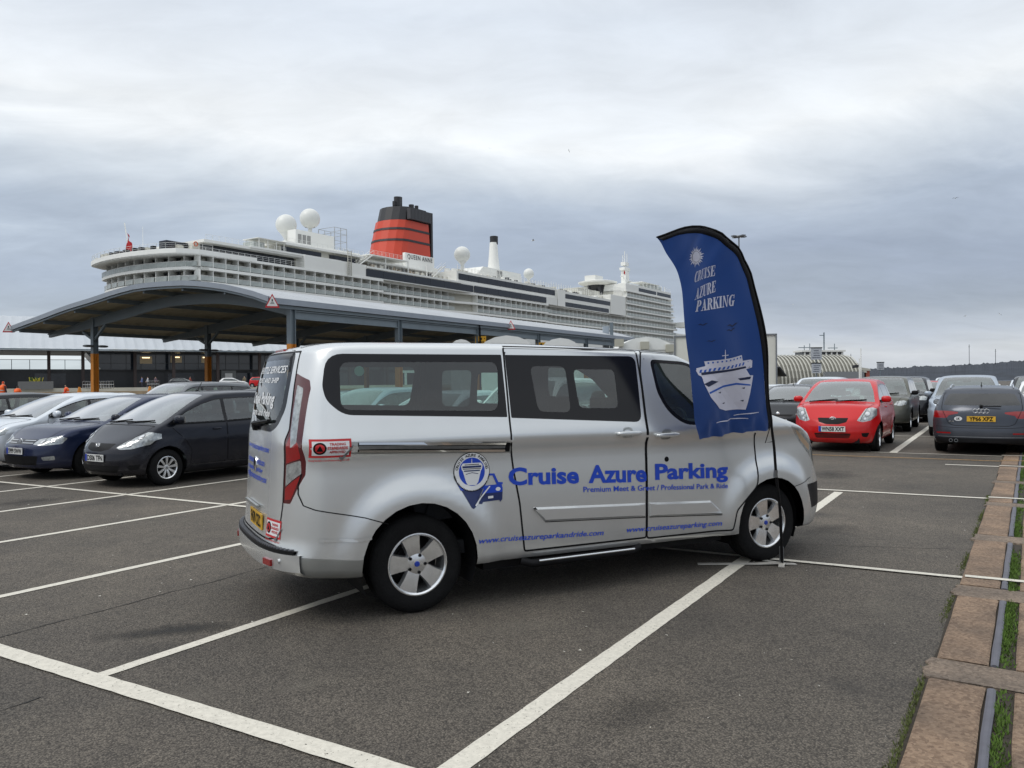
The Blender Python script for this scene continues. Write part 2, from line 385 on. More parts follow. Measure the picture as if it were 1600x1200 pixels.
def worn_paint(name, col, thr=0.33):
    m = bpy.data.materials.new(name); m.use_nodes = True; t = m.node_tree; b = t.nodes['Principled BSDF']; o = t.nodes['Material Output']
    tc = t.nodes.new('ShaderNodeTexCoord'); n = t.nodes.new('ShaderNodeTexNoise'); n.inputs['Scale'].default_value = 30; n.inputs['Detail'].default_value = 6; n.inputs['Roughness'].default_value = 0.8
    t.links.new(tc.outputs['Object'], n.inputs['Vector'])
    r = t.nodes.new('ShaderNodeValToRGB'); r.color_ramp.elements[0].position = 0.3; r.color_ramp.elements[0].color = tuple(x * 0.72 for x in col) + (1,)
    r.color_ramp.elements[1].position = 0.6; r.color_ramp.elements[1].color = (*col, 1); t.links.new(n.outputs[0], r.inputs[0]); t.links.new(r.outputs[0], b.inputs['Base Color'])
    b.inputs['Roughness'].default_value = 0.7
    g = t.nodes.new('ShaderNodeTexNoise'); g.inputs['Scale'].default_value = 55; g.inputs['Detail'].default_value = 5; g.inputs['Roughness'].default_value = 0.7; t.links.new(tc.outputs['Object'], g.inputs['Vector'])
    k = t.nodes.new('ShaderNodeValToRGB'); k.color_ramp.elements[0].position = thr; k.color_ramp.elements[1].position = thr + 0.03; t.links.new(g.outputs[0], k.inputs[0])
    tr = t.nodes.new('ShaderNodeBsdfTransparent'); ms = t.nodes.new('ShaderNodeMixShader'); t.links.new(k.outputs[0], ms.inputs[0])
    t.links.new(tr.outputs[0], ms.inputs[1]); t.links.new(b.outputs[0], ms.inputs[2]); t.links.new(ms.outputs[0], o.inputs[0])
    return m
M_LINE = worn_paint('road_paint_white', (0.66, 0.625, 0.54), 0.34)
M_LINEO = worn_paint('road_paint_old', (0.44, 0.43, 0.40), 0.40)
M_LINEY = worn_paint('road_paint_yellow', (0.48, 0.28, 0.09), 0.40)
R_ = 420
gr = mesh_obj('ground', [(-R_, -60, 0), (R_, -60, 0), (R_, 460, 0), (-R_, 460, 0)], [(0, 1, 2, 3)], M_ASPH); tag(gr, kind='structure')
M_SEA = pm('sea_water', (0.09, 0.11, 0.115), 0.12, var=0.2, vscale=0.02, bump=0.6, bscale=0.4)
sea = mesh_obj('sea', [(-9000, -3000, -3), (9000, -3000, -3), (9000, 9000, -3), (-9000, 9000, -3)], [(0, 1, 2, 3)], M_SEA); tag(sea, kind='structure')

def line(name, p, q, wd, mat, z=0.004, label=None, jag=0.0028):
    """painted strip with slightly ragged edges"""
    p = Vector((p[0], p[1], 0)); q = Vector((q[0], q[1], 0)); d = (q - p); Ln = d.length; d.normalize(); s = Vector((d.y, -d.x, 0))
    n = max(2, int(Ln / 0.09)); vs = []; fs = []
    for i in range(n + 1):
        c = p + d * Ln * i / n; a, b = wd / 2 + random.uniform(-jag, jag), wd / 2 + random.uniform(-jag, jag)
        vs += [c - s * a, c + s * b]
    for v_ in vs: v_.z = z
    fs = [(2 * i, 2 * i + 1, 2 * i + 3, 2 * i + 2) for i in range(n)]
    o = mesh_obj(name, vs, fs, mat); tag(o, kind='structure'); return o
BAYS = [-13.12, -11.02, -8.85, -6.56, -4.28]
for nn in BAYS: line('bay_line', G(nn, 2.55), G(nn, 12.1), 0.088, M_LINE)
for nn in (-15.35, -17.6, -19.9, -22.2): line('bay_line', G(nn, 2.55), G(nn, 12.1), 0.088, M_LINE)
line('bay_line', G(-1.955, -2), G(-1.955, 12.2), 0.12, M_LINE)
line('bay_line', G(-1.97, 19.25), G(-1.97, 45), 0.15, M_LINE)
for nn in (-4.3, -6.6, -8.9, -11.2, -13.5, -15.8): line('bay_line', G(nn, 19.25), G(nn, 45), 0.10, M_LINE)
line('cross_line', G(-26, 2.3), G(2.5, 2.62), 0.125, M_LINE, 0.008)
line('cross_line', G(-30, 6.7), G(-7.2, 7.2), 0.085, M_LINE, 0.008)
line('cross_line', G(-7.2, 7.2), G(-2.95, 7.29), 0.07, M_LINEO, 0.008)
line('cross_line', G(-2.95, 7.29), G(-.20, 7.381), 0.075, M_LINE, 0.012)
line('cross_line', G(-8, 12.1), G(2.6, 12.55), 0.095, M_LINE, 0.008)
line('cross_line', G(-0.85, 17.0), G(2.8, 17.05), 0.11, M_LINE, 0.008)
line('cross_line', G(-24, 18.7), G(3, 19.35), 0.07, M_LINE, 0.008)
line('yellow_line', G(-24, 17.2), G(3, 18.25), 0.07, M_LINEY, 0.008)
line('cross_line', G(-24, 24.5), G(3, 25.2), 0.08, M_LINE, 0.008)
line('cross_line', G(-24, 31.5), G(3, 32.2), 0.08, M_LINE, 0.008)

# ---- brick-red concrete blocks either side of a disused crane rail, moss in the flangeway
A2 = radians(33.0); D2 = Vector((sin(A2), cos(A2), 0)); N2 = Vector((cos(A2), -sin(A2), 0)); S0 = Vector((1.59, 3.31, 0)) - D2 * 2.2 
def T(u, v_, z=0.0): p = S0 + D2 * u + N2 * v_; return Vector((p.x, p.y, z))
def stone_mat(name, c1, c2):
    m = pm(name, c1, 0.85, bump=0.7, bscale=90); t = m.node_tree; b = t.nodes['Principled BSDF']; tc = t.nodes.new('ShaderNodeTexCoord')
    vo = t.nodes.new('ShaderNodeTexVoronoi'); vo.inputs['Scale'].default_value = 60; t.links.new(tc.outputs['Object'], vo.inputs['Vector'])
    r = t.nodes.new('ShaderNodeValToRGB'); r.color_ramp.elements[0].color = (*c1, 1); r.color_ramp.elements[1].color = (*c2, 1); t.links.new(vo.outputs['Color'], r.inputs[0])
    n = t.nodes.new('ShaderNodeTexNoise'); n.inputs['Scale'].default_value = 2.2; n.inputs['Detail'].default_value = 7; t.links.new(tc.outputs['Object'], n.inputs['Vector'])
    r2 = t.nodes.new('ShaderNodeValToRGB'); r2.color_ramp.elements[0].position = 0.3; r2.color_ramp.elements[0].color = (0.6, 0.6, 0.62, 1); r2.color_ramp.elements[1].position = 0.7; r2.color_ramp.elements[1].color = (1.25, 1.2, 1.15, 1); t.links.new(n.outputs[0], r2.inputs[0])
    x = t.nodes.new('ShaderNodeMix'); x.data_type = 'RGBA'; x.blend_type = 'MULTIPLY'; x.inputs['Factor'].default_value = 1; t.links.new(r.outputs[0], x.inputs[6]); t.links.new(r2.outputs[0], x.inputs[7]); t.links.new(x.outputs[2], b.inputs['Base Color'])
    return m
M_BRK = stone_mat('red_brown_concrete', (0.135, 0.088, 0.058), (0.31, 0.225, 0.155))
M_TIE = stone_mat('crumbling_concrete', (0.11, 0.085, 0.065), (0.25, 0.20, 0.155))
M_RAIL = pm('worn_rail_steel', (0.10, 0.10, 0.12), 0.6, 0.0, var=0.25, vscale=5)
M_SOIL = pm('dark_soil', (0.035, 0.028, 0.02), 0.95, var=0.4, vscale=20)
M_MOSS = pm('moss_green', (0.075, 0.135, 0.018), 0.9, var=0.5, vscale=18)
strip = empty('paved_strip'); tag(strip, 'reddish concrete block strip with a sunken steel rail along the right edge', 'paving')
ties = [6.05, 9.1, 10.9, 12.9, 14.9, 16.9]      # broken concrete ties across the strip, by distance
tie_u = []
def slab(name, u0, u1, v0, v1, z, mat, par, seg=0.30, jag=0.005, thick=0.05):
    n = max(2, int((u1 - u0) / seg)); vs = []; fs = []
    for i in range(n + 1):
        u = u0 + (u1 - u0) * i / n; j = random.uniform(-jag, jag) if 0 < i < n else 0; k = random.uniform(-jag, jag)
        for (vv, zz) in ((v0 + j, z - thick), (v0 + j, z - 0.006), (v0 + j + 0.012, z), (v1 + k - 0.012, z), (v1 + k, z - 0.006), (v1 + k, z - thick)): vs.append(T(u + (jag * random.uniform(-1, 1) if i in (0, n) else 0), vv, zz))
    for i in range(n):
        for j in range(5): a = i * 6 + j; fs.append((a, a + 1, a + 7, a + 6))
    fs.append((0, 5, 4, 3, 2, 1)); b = n * 6; fs.append((b, b + 1, b + 2, b + 3, b + 4, b + 5))
    return mesh_obj(name, vs, [f[::-1] for f in fs], mat, par)
VL0, VL1, VR0, VR1, VS0, VS1 = 0.0, 0.262, 0.268, 0.312, 0.392, 0.80
slab('soil_bed', -4, 22, -0.02, 0.9, 0.002, M_SOIL, strip, 0.5, 0.01, 0.03)
tie_at = [-0.9, 3.52, 5.45, 7.85, 10.4, 13.0, 15.6, 18.2]
for i, u in enumerate(tie_at):
    nxt = tie_at[i + 1] if i + 1 < len(tie_at) else 22
    slab('concrete_tie', u - 0.17, u + 0.17, -0.03, 0.9, 0.016, M_TIE, strip, 0.05, 0.02)
    a, b = u + 0.185, nxt - 0.185
    cut = [a, a + (b - a) * random.uniform(0.42, 0.6), b] if b - a > 2.15 else [a, b]
    for c0, c1 in zip(cut, cut[1:]):
        slab('concrete_block', c0 + 0.006, c1 - 0.006, VL0 + random.uniform(-.01, .01), VL1, 0.020, M_BRK, strip)
        slab('concrete_block', c0 + 0.006, c1 - 0.006, VS0, VS1, 0.020, M_BRK, strip)
    slab('rail', a + 0.01, b - 0.01, VR0 + 0.004, VR1, 0.023, M_RAIL, strip, 0.3, 0.004)
for a_, b_, w__ in (((-.235, 7.38), (1.7, 7.443), .075), ((-.115, 12.434), (1.7, 12.51), .09), ((.02, 17.012), (2.0, 17.04), .10)): line('cross_line', G(*a_), G(*b_), w__, M_LINE, 0.0265)
line('yellow_line', G(.04, 18.135), G(2.0, 18.21), .07, M_LINEY, .0265); line('cross_line', G(.06, 19.279), G(2.0, 19.325), .07, M_LINE, .0265)
# moss and grass tufts: short blades, uncountable
def blades(name, spots, hmin, hmax, mat):
    vs = []; fs = []
    for (x, y) in spots:
        a = random.uniform(0, 2 * pi); h = random.uniform(hmin, hmax); wd = h * 0.22; lx, ly = random.uniform(-1, 1) * h * 0.7, random.uniform(-1, 1) * h * 0.7
        b = len(vs); vs += [(x - cos(a) * wd, y - sin(a) * wd, 0.0), (x + cos(a) * wd, y + sin(a) * wd, 0.0), (x + lx, y + ly, h)]; fs.append((b, b + 1, b + 2))
    o = mesh_obj(name, vs, fs, mat); tag(o, kind='stuff'); return o
sp_ = []
for _ in range(11000):
    u = random.uniform(-1, 21) if random.random() < .5 else random.uniform(0, 9); vv = VR1 + 0.006 + abs(random.gauss(0, 0.5)) % 1.0 * (VS0 - VR1 - 0.01)
    if any(abs(u - t_) < 0.15 for t_ in tie_at): continue
    if 0.5 + 0.5 * sin(u * 2.3) * sin(u * 0.9 + 1) < random.random() * 0.75: continue
    p = T(u, vv); sp_.append((p.x, p.y))
gm = blades('moss', sp_, 0.012, 0.034, M_MOSS); tag(gm, 'green moss and short grass growing along the sunken rail', 'moss')
sp_ = []
for _ in range(2600):
    u = random.choice((2.1, 2.6, 3.1, 5.0, 6.6, 8.2, 9.3, 10.9)) + random.gauss(0, 0.22); vv = -0.012 - abs(random.gauss(0, 0.016)); p = T(u, vv); sp_.append((p.x, p.y))
ge_ = blades('weeds', sp_, 0.006, 0.022, pm('weed_green', (0.09, 0.11, 0.03), 0.9, var=0.5, vscale=30)); tag(ge_, 'small weeds in the joint between asphalt and blocks', 'weeds')
vs = []; fs = []
for _ in range(420):      # leaf crumbs and grit
    x = random.uniform(-7, 7); y = random.uniform(3, 14); s_ = random.uniform(0.004, 0.013); a = random.uniform(0, 6.28); b = len(vs)
    vs += [(x + s_ * cos(a + k * 2.1) * random.uniform(.6, 1.3), y + s_ * sin(a + k * 2.1) * random.uniform(.6, 1.3), 0.004 + (0.004 if k == 1 else 0)) for k in range(3)]; fs.append((b, b + 1, b + 2))
gg = mesh_obj('grit', vs, fs, pm('pale_grit', (0.5, 0.48, 0.42), 0.8)); tag(gg, 'pale grit and crumbs scattered on the asphalt', 'grit', kind='stuff')
# far shore and wooded hills beyond the water
def ridge(name, az0, az1, dist, hfun, mat, step=0.03, rows=3):
    vs = []; fs = []; n = int((az1 - az0) / step)
    for i in range(n + 1):
        a = radians(az0 + (az1 - az0) * i / n); h = hfun(az0 + (az1 - az0) * i / n)
        for k in range(rows + 1):
            dd = dist + k * 260; f = (k / rows) ** 0.6; z = -3 + (h + 3) * f 
            vs.append((sin(a) * dd, cos(a) * dd, z))
        vs.append((sin(a) * (dist + 1400), cos(a) * (dist + 1400), -3))
    R = rows + 2
    for i in range(n):
        for k in range(R - 1): b = i * R + k; fs.append((b, b + R, b + R + 1, b + 1))
    o = mesh_obj(name, vs, fs, mat); tag(o, kind='structure'); return o
_rn = [random.random() for _ in range(4000)]
def vn(x):
    i = int(math.floor(x)); f = x - i; f = f * f * (3 - 2 * f); return _rn[i % 4000] * (1 - f) + _rn[(i + 1) % 4000] * f
def hill_h(az):
    base = lerp_tab([(-60, 6), (-28, 9), (-10, 10), (5, 24), (15, 30), (22.5, 32), (25, 40), (28, 46), (32, 55), (36, 50), (60, 40)], az)
    x = az + 200
    return .82 * base * (0.93 + 0.14 * vn(x * 0.8)) + 4 * vn(x * 3.1) + 3.2 * vn(x * 9) ** 2 + 2.2 * vn(x * 24)
M_HILL = pm('winter_woodland', (0.024, 0.031, 0.044), 0.95, var=0.5, vscale=0.03)
ridge('hills', -60, 60, 1900, hill_h, M_HILL)

# old paving joint and faint tyre tracks
M_JOINT = pm('asphalt_joint', (0.020, 0.019, 0.018), 0.9, var=0.3, vscale=12)
def wobble(name, P, wd, mat, z=0.003):
    vs = []; D = []
    for a, b in zip(P, P[1:]):
        a = Vector(a); b = Vector(b); n = int((b - a).length / .07) + 1; D += [a.lerp(b, i / n) for i in range(n)]
    off = 0
    for i, p in enumerate(D[:-1]):
        d = (D[i + 1] - p).normalized(); s_ = Vector((d.y, -d.x)); off = off * .85 + random.uniform(-.012, .012); w_ = wd * random.uniform(.3, 1)
        vs += [(p.x + s_.x * (off - w_ / 2), p.y + s_.y * (off - w_ / 2), z), (p.x + s_.x * (off + w_ / 2), p.y + s_.y * (off + w_ / 2), z)]
    o = mesh_obj(name, vs, [(2 * i, 2 * i + 1, 2 * i + 3, 2 * i + 2) for i in range(len(vs) // 2 - 1)], mat); tag(o, kind='structure')
def gpt(n, d): p = G(n, d); return (p.x, p.y)
wobble('paving_joint', [gpt(-5.55, -1), gpt(-5.5, 2.2), gpt(-5.52, 6.8)], .012, M_JOINT); wobble('paving_joint', [gpt(-4.3, -1), gpt(-4.25, 2.4)], .014, M_JOINT)
wobble('paving_joint', [gpt(-3.2, 7.6), gpt(1.9, 9.4)], .010, M_JOINT)

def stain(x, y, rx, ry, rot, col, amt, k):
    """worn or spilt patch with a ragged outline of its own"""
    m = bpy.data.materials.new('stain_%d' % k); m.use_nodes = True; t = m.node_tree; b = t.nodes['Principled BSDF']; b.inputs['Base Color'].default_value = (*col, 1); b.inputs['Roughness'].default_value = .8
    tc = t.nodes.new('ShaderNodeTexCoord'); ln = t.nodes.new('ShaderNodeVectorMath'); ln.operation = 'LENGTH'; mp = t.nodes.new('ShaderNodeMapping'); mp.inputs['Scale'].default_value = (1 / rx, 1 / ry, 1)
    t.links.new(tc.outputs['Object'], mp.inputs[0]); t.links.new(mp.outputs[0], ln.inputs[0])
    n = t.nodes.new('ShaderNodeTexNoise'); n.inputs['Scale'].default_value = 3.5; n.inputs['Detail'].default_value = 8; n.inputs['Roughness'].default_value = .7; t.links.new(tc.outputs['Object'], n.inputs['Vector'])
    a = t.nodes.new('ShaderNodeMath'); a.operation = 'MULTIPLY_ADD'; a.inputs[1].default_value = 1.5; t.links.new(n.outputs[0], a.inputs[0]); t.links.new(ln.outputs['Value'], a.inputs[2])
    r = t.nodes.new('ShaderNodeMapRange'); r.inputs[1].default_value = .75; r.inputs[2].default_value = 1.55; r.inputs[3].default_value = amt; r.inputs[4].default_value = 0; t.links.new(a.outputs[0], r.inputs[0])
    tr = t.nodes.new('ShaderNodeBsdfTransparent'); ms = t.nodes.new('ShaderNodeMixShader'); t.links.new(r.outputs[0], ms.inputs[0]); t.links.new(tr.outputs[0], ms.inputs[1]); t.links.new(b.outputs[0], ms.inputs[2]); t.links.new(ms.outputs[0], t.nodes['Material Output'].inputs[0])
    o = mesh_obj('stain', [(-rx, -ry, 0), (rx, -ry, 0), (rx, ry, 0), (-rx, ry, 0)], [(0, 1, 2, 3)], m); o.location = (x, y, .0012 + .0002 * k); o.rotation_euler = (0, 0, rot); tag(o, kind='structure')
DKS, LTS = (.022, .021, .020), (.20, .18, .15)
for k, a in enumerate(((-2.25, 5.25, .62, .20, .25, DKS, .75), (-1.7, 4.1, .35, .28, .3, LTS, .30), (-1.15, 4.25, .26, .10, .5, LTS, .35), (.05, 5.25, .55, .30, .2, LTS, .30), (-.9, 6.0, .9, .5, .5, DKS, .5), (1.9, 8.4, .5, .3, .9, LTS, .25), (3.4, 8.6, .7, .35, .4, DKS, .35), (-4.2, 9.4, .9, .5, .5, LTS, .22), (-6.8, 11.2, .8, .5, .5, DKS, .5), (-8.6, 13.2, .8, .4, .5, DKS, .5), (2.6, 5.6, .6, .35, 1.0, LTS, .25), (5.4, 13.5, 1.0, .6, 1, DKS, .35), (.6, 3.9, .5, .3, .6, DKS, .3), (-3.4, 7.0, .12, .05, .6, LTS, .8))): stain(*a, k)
# ================================================================== vehicle shell: lofted skin, cut into real parts
def build_shell(S):
    xr, xf = -S['ro'], S['wb'] + S['fo']; nl, ne = S['nose']; tl, te = S['tail']
    st = []
    def ends(L, n, sgn, x_end):
        k = S.get('endn', 12); out = []
        for i in range(k + 1):
            wfrac = i / k * 0.985 if i < k else 1.0      # width fraction 0..~1
            wfrac = 1 - (1 - i / k) ** 1.7
            t = (max(0.0, 1 - wfrac ** n)) ** (1.0 / n); out.append((x_end - sgn * L * (1 - t), wfrac))
        return out
    r = ends(tl, te, -1, xr); f = ends(nl, ne, 1, xf)
    x0, x1 = r[-1][0], f[-1][0]; dx = S.get('dx', 0.06); n = int((x1 - x0) / dx)
    st = r + [(x0 + (x1 - x0) * i / n, 1.0) for i in range(1, n)] + f[::-1]
    # a few extra stations where the end curve is long and flat
    res = []
    for a, b in zip(st, st[1:]):
        res.append(a); m = int((b[0] - a[0]) / (dx * 1.01))
        for j in range(1, m + 1):
            x = a[0] + (b[0] - a[0]) * j / (m + 1)
            if x < x0: t = (x0 - x) / (x0 - xr) if x0 > xr else 0; wf = max(0, 1 - t ** te) ** (1 / te)
            elif x > x1: t = (x - x1) / (xf - x1); wf = max(0, 1 - t ** ne) ** (1 / ne)
            else: wf = 1.0
            res.append((x, wf))
    st = res + [st[-1]]
    NS, NT = S.get('ns', 20), 10; rings = []
    side = S['side']; belt = S['belt']; k_ws = S.get('ws', 0.10)
    for X, p in st:
        zt = smooth_tab(S['top'], X); zb = smooth_tab(S['bot'], X); h = lerp_tab(S['crown'], X) * (0.35 + 0.65 * min(1, p * 1.6)); ze = zt - h
        m = lerp_tab(S.get('sq', [(0, 3.0)]), X); pts = []
        def W(z):
            q = smooth_tab(side, z) * p
            if 'sidex' in S: q += S['sidex'](X, z) * p
            for (fx, r0, r1, amp) in S.get('flares', ()):
                d = hypot(X - fx, z - S['tyre'])
                if d < r1 and z > S['tyre'] * 0.6: q += amp * (1 - sstep(r0, r1, d)) * min(1, p * 1.2)
            return q
        wb_ = W(zb + 0.03)
        pts += [(0, zb + 0.02), (wb_ * 0.5, zb + 0.01), (wb_ * 0.93, zb)]
        for i in range(NS + 1):
            z = zb + 0.02 + (ze - zb - 0.02) * i / NS; pts.append((W(z), z))
        We = W(ze)
        for i in range(1, NT + 1):
            a = pi / 2 * i / NT; y = We * cos(a) ** (2 / m); z = ze + h * sin(a) ** (2 / m); pts.append((y if i < NT else 0, z))
        ring = []
        wF = sstep(xf - S.get('fz', 0.5), xf, X); wR = 1 - sstep(xr, xr + S.get('rz', 0.9), X)
        for (y, z) in pts:
            x = X + wF * lerp_tab(S['front_x'], z) + wR * smooth_tab(S['rear_x'], z)
            g = sstep(S['cowl'] + 0.5, S['cowl'] - 0.1, X) * sstep(S['header'] - 0.6, S['header'] + 0.1, X) if z > belt - 0.15 else 0
            x -= k_ws * y * y * g * sstep(belt - 0.15, belt + 0.1, z)
            ring.append((x, y, z))
        rings.append(ring)
    bm = bmesh.new(); V = []
    for ring in rings:
        R = [bm.verts.new((x, -y, z)) for x, y, z in ring]
        Lf = [R[0]] + [bm.verts.new((x, y, z)) for x, y, z in ring[1:-1]] + [R[-1]]
        V.append(R + Lf[1:-1][::-1])
    N = len(V[0])
    for a, b in zip(V, V[1:]):
        for k in range(N):
            q = (a[k], b[k], b[(k + 1) % N], a[(k + 1) % N])
            try: bm.faces.new(q)
            except ValueError: pass
    for end in (V[0], V[-1]):
        for k in range(1, N // 2):
            pass
    bmesh.ops.remove_doubles(bm, verts=bm.verts, dist=1e-4)
    bmesh.ops.dissolve_degenerate(bm, edges=bm.edges, dist=1e-4)
    bmesh.ops.recalc_face_normals(bm, faces=bm.faces)
    for f in bm.faces: f.smooth = True
    bm.normal_update()
    # make sure outward
    s = sum((f.normal.dot(f.calc_center_median() - Vector((S['wb'] / 2, 0, 0.8)))) * f.calc_area() for f in bm.faces)
    if s < 0: bmesh.ops.reverse_faces(bm, faces=bm.faces)
    bm.normal_update()
    return bm

PROJ = {'side': (Vector((1, 0, 0)), Vector((0, 0, 1))), 'front': (Vector((0, 1, 0)), Vector((0, 0, 1))), 'top': (Vector((1, 0, 0)), Vector((0, 1, 0)))}
def inpoly(P, x, y):
    c = False; j = len(P) - 1
    for i in range(len(P)):
        xi, yi = P[i]; xj, yj = P[j]
        if (yi > y) != (yj > y) and x < (xj - xi) * (y - yi) / (yj - yi) + xi: c = not c
        j = i
    return c
class Shell:
    def __init__(s, S):
        s.S = S; s.bm = build_shell(S); s.lay = s.bm.faces.layers.int.new('part'); s.parts = {0: None}
        s.bvh = BVHTree.FromBMesh(s.bm); s.ext = None
    def cut(s, proj, poly, pid=None, sel=None, only=None):
        """cut polygon through the skin; faces inside get part id (a function of the centre or an int)"""
        e1, e2 = PROJ[proj]; bm = s.bm
        def box(f):
            a = [v.co.dot(e1) for v in f.verts]; b = [v.co.dot(e2) for v in f.verts]; return min(a), max(a), min(b), max(b)
        x0 = min(p[0] for p in poly); x1 = max(p[0] for p in poly); y0 = min(p[1] for p in poly); y1 = max(p[1] for p in poly)
        C = {}
        for f in bm.faces:
            if sel and not sel(f.calc_center_median(), f.normal): continue
            b = box(f)
            if b[1] < x0 or b[0] > x1 or b[3] < y0 or b[2] > y1: continue
            C[f] = b
        n = len(poly)
        for i in range(n):
            p, q = poly[i], poly[(i + 1) % n]
            dx, dy = q[0] - p[0], q[1] - p[1]
            if hypot(dx, dy) < 1e-5: continue
            sx0, sx1, sy0, sy1 = min(p[0], q[0]) - 1e-4, max(p[0], q[0]) + 1e-4, min(p[1], q[1]) - 1e-4, max(p[1], q[1]) + 1e-4
            F = []
            for f, b in C.items():
                if b[1] < sx0 or b[0] > sx1 or b[3] < sy0 or b[2] > sy1: continue
                # is the face really crossed by the line?
                sg = [(v.co.dot(e1) - p[0]) * dy - (v.co.dot(e2) - p[1]) * dx for v in f.verts]
                if min(sg) > -1e-9 or max(sg) < 1e-9: continue
                F.append(f)
            if not F: continue
            ge = set(F)
            for f in F: ge.update(f.edges); ge.update(f.verts)
            for f in F: C.pop(f, None)
            r = bmesh.ops.bisect_plane(bm, geom=list(ge), dist=1e-6, plane_co=e1 * p[0] + e2 * p[1], plane_no=(e1 * dy - e2 * dx).normalized())
            for g in r['geom']:
                if isinstance(g, bmesh.types.BMFace) and g.is_valid: C[g] = box(g)
            for f in F:
                if f.is_valid: C[f] = box(f)
        if pid is None: return
        for f in C:
            if not f.is_valid: continue
            c = f.calc_center_median()
            if inpoly(poly, c.dot(e1), c.dot(e2)):
                if only is None or f[s.lay] in only: f[s.lay] = pid(c) if callable(pid) else pid
    def new(s, name, mat, parent=None, label=None):
        k = len(s.parts); s.parts[k] = (name, mat, parent, label); return k
    def both(s, name, mat, parent=None):
        """two ids: right (-y) and left (+y) side; parent may be a pair of ids"""
        pr = parent if isinstance(parent, tuple) else (parent, parent)
        a = s.new(name, mat, pr[0]); b = s.new(name, mat, pr[1]); return (a, b), (lambda c: a if c.y < 0 else b)
    def extract(s, root, body_name, body_mat):
        bm = s.bm; bm.normal_update(); s.objs = {}
        groups = {}
        for f in bm.faces: groups.setdefault(f[s.lay], []).append(f)
        for pid in sorted(groups):
            if pid == -1: continue
            F = groups[pid]; idx = {}; vs = []; ns = []; fs = []
            for f in F:
                t = []
                for v in f.verts:
                    if v not in idx: idx[v] = len(vs); vs.append(v.co.copy()); ns.append(v.normal.copy())
                    t.append(idx[v])
                fs.append(t)
            if pid == 0: nm, mt, pr = body_name, body_mat, None
            else: nm, mt, pr, lb = s.parts[pid]
            par = root if pr is None else s.objs[pr]
            s.objs[pid] = mesh_obj(nm, vs, fs, mt, par, None, True, ns)
            if pid and s.parts[pid][3]: s.objs[pid]['label'] = s.parts[pid][3]
        bm.free(); return s.objs
    # --- projection onto the skin
    def hit(s, proj, a, b, sg=-1):
        if proj == 'side': o, d = Vector((a, sg * 3, b)), Vector((0, -sg, 0))
        elif proj == 'rear': o, d = Vector((-4, a, b)), Vector((1, 0, 0))
        elif proj == 'front': o, d = Vector((9, a, b)), Vector((-1, 0, 0))
        else: o, d = Vector((a, b, 5)), Vector((0, 0, -1))
        co, no, i, di = s.bvh.ray_cast(o, d)
        return (co, no) if co is not None else (None, None)
    def wrap(s, name, proj, vs, fs, mat, off=0.0025, sg=-1, parent=None, grid=0.05, thick=0):
        """flat 2D shape laid onto the skin (decals, seams, trims)"""
        bm = bmesh.new(); V = [bm.verts.new((a, b, 0)) for a, b in vs]
        for f in fs:
            try: bm.faces.new([V[i] for i in f])
            except ValueError: pass
        if grid:
            for ax in (0, 1):
                lo = min(v[ax] for v in vs); hi = max(v[ax] for v in vs); k = math.ceil(lo / grid) * grid
                while k < hi:
                    no = Vector((1, 0, 0)) if ax == 0 else Vector((0, 1, 0))
                    bmesh.ops.bisect_plane(bm, geom=bm.verts[:] + bm.edges[:] + bm.faces[:], dist=1e-6, plane_co=no * k, plane_no=no); k += grid
        bad = []; nrm = []
        for v in bm.verts:
            co, no = s.hit(proj, v.co.x, v.co.y, sg)
            if co is None: bad.append(v); nrm.append(Vector((0, -1, 0))); continue
            v.co = co + no * off; nrm.append(no)
        if bad: bmesh.ops.delete(bm, geom=bad, context='VERTS')
        bm.normal_update()
        if len(bm.faces) == 0: bm.free(); return None
        f0 = max(bm.faces, key=lambda f: f.calc_area()); c = f0.calc_center_median()
        want = Vector((0, sg, 0)) if proj == 'side' else (Vector((-1, 0, 0)) if proj == 'rear' else (Vector((1, 0, 0)) if proj == 'front' else Vector((0, 0, 1))))
        for f in bm.faces:
            if f.normal.dot(want) < 0: f.normal_flip()
        if thick:
            r = bmesh.ops.extrude_face_region(bm, geom=bm.faces[:]); bm.normal_update()
            top = [g for g in r['geom'] if isinstance(g, bmesh.types.BMVert)]
            for v in top:
                v.co += want * thick
        me = bpy.data.meshes.new(name); bm.to_mesh(me); bm.free(); me.materials.append(mat)
        o = bpy.data.objects.new(name, me); COL.objects.link(o)
        if parent: o.parent = parent
        return o
    def emboss(s, name, proj, P, inset, off, mat, sg=-1, parent=None, step=.08):
        """raised pad with bevelled rim"""
        D = []
        for a, b in zip(P, P[1:] + P[:1]):
            a = Vector(a); b = Vector(b); n = max(1, int((b - a).length / step)); D += [a.lerp(b, i / n) for i in range(n)]
        ar = sum(a.x * b.y - b.x * a.y for a, b in zip(D, D[1:] + D[:1])); N = len(D); I = []
        for i in range(N):
            t = (D[(i + 1) % N] - D[i - 1]).normalized(); nn = Vector((-t.y, t.x)) * (1 if ar > 0 else -1); I.append(D[i] + nn * inset)
        vs = []
        for q, o in ((D, -.002), (I, off)):
            for p in q:
                co, no = s.hit(proj, p.x, p.y, sg)
                if co is None: return None
                vs.append(co + no * o)
        rim = [(i, (i + 1) % N, N + (i + 1) % N, N + i) for i in range(N)]
        if (ar > 0) != (sg < 0): rim = [r[::-1] for r in rim]
        o = mesh_obj(name, vs, rim, mat, parent)
        s.wrap('moulding_face', proj, [tuple(p) for p in I], [tuple(range(N))], mat, off=off, sg=sg, parent=parent, grid=.25)
        return o
    def poly(s, name, proj, P, mat, **k): return s.wrap(name, proj, P, [tuple(range(len(P)))], mat, **k)
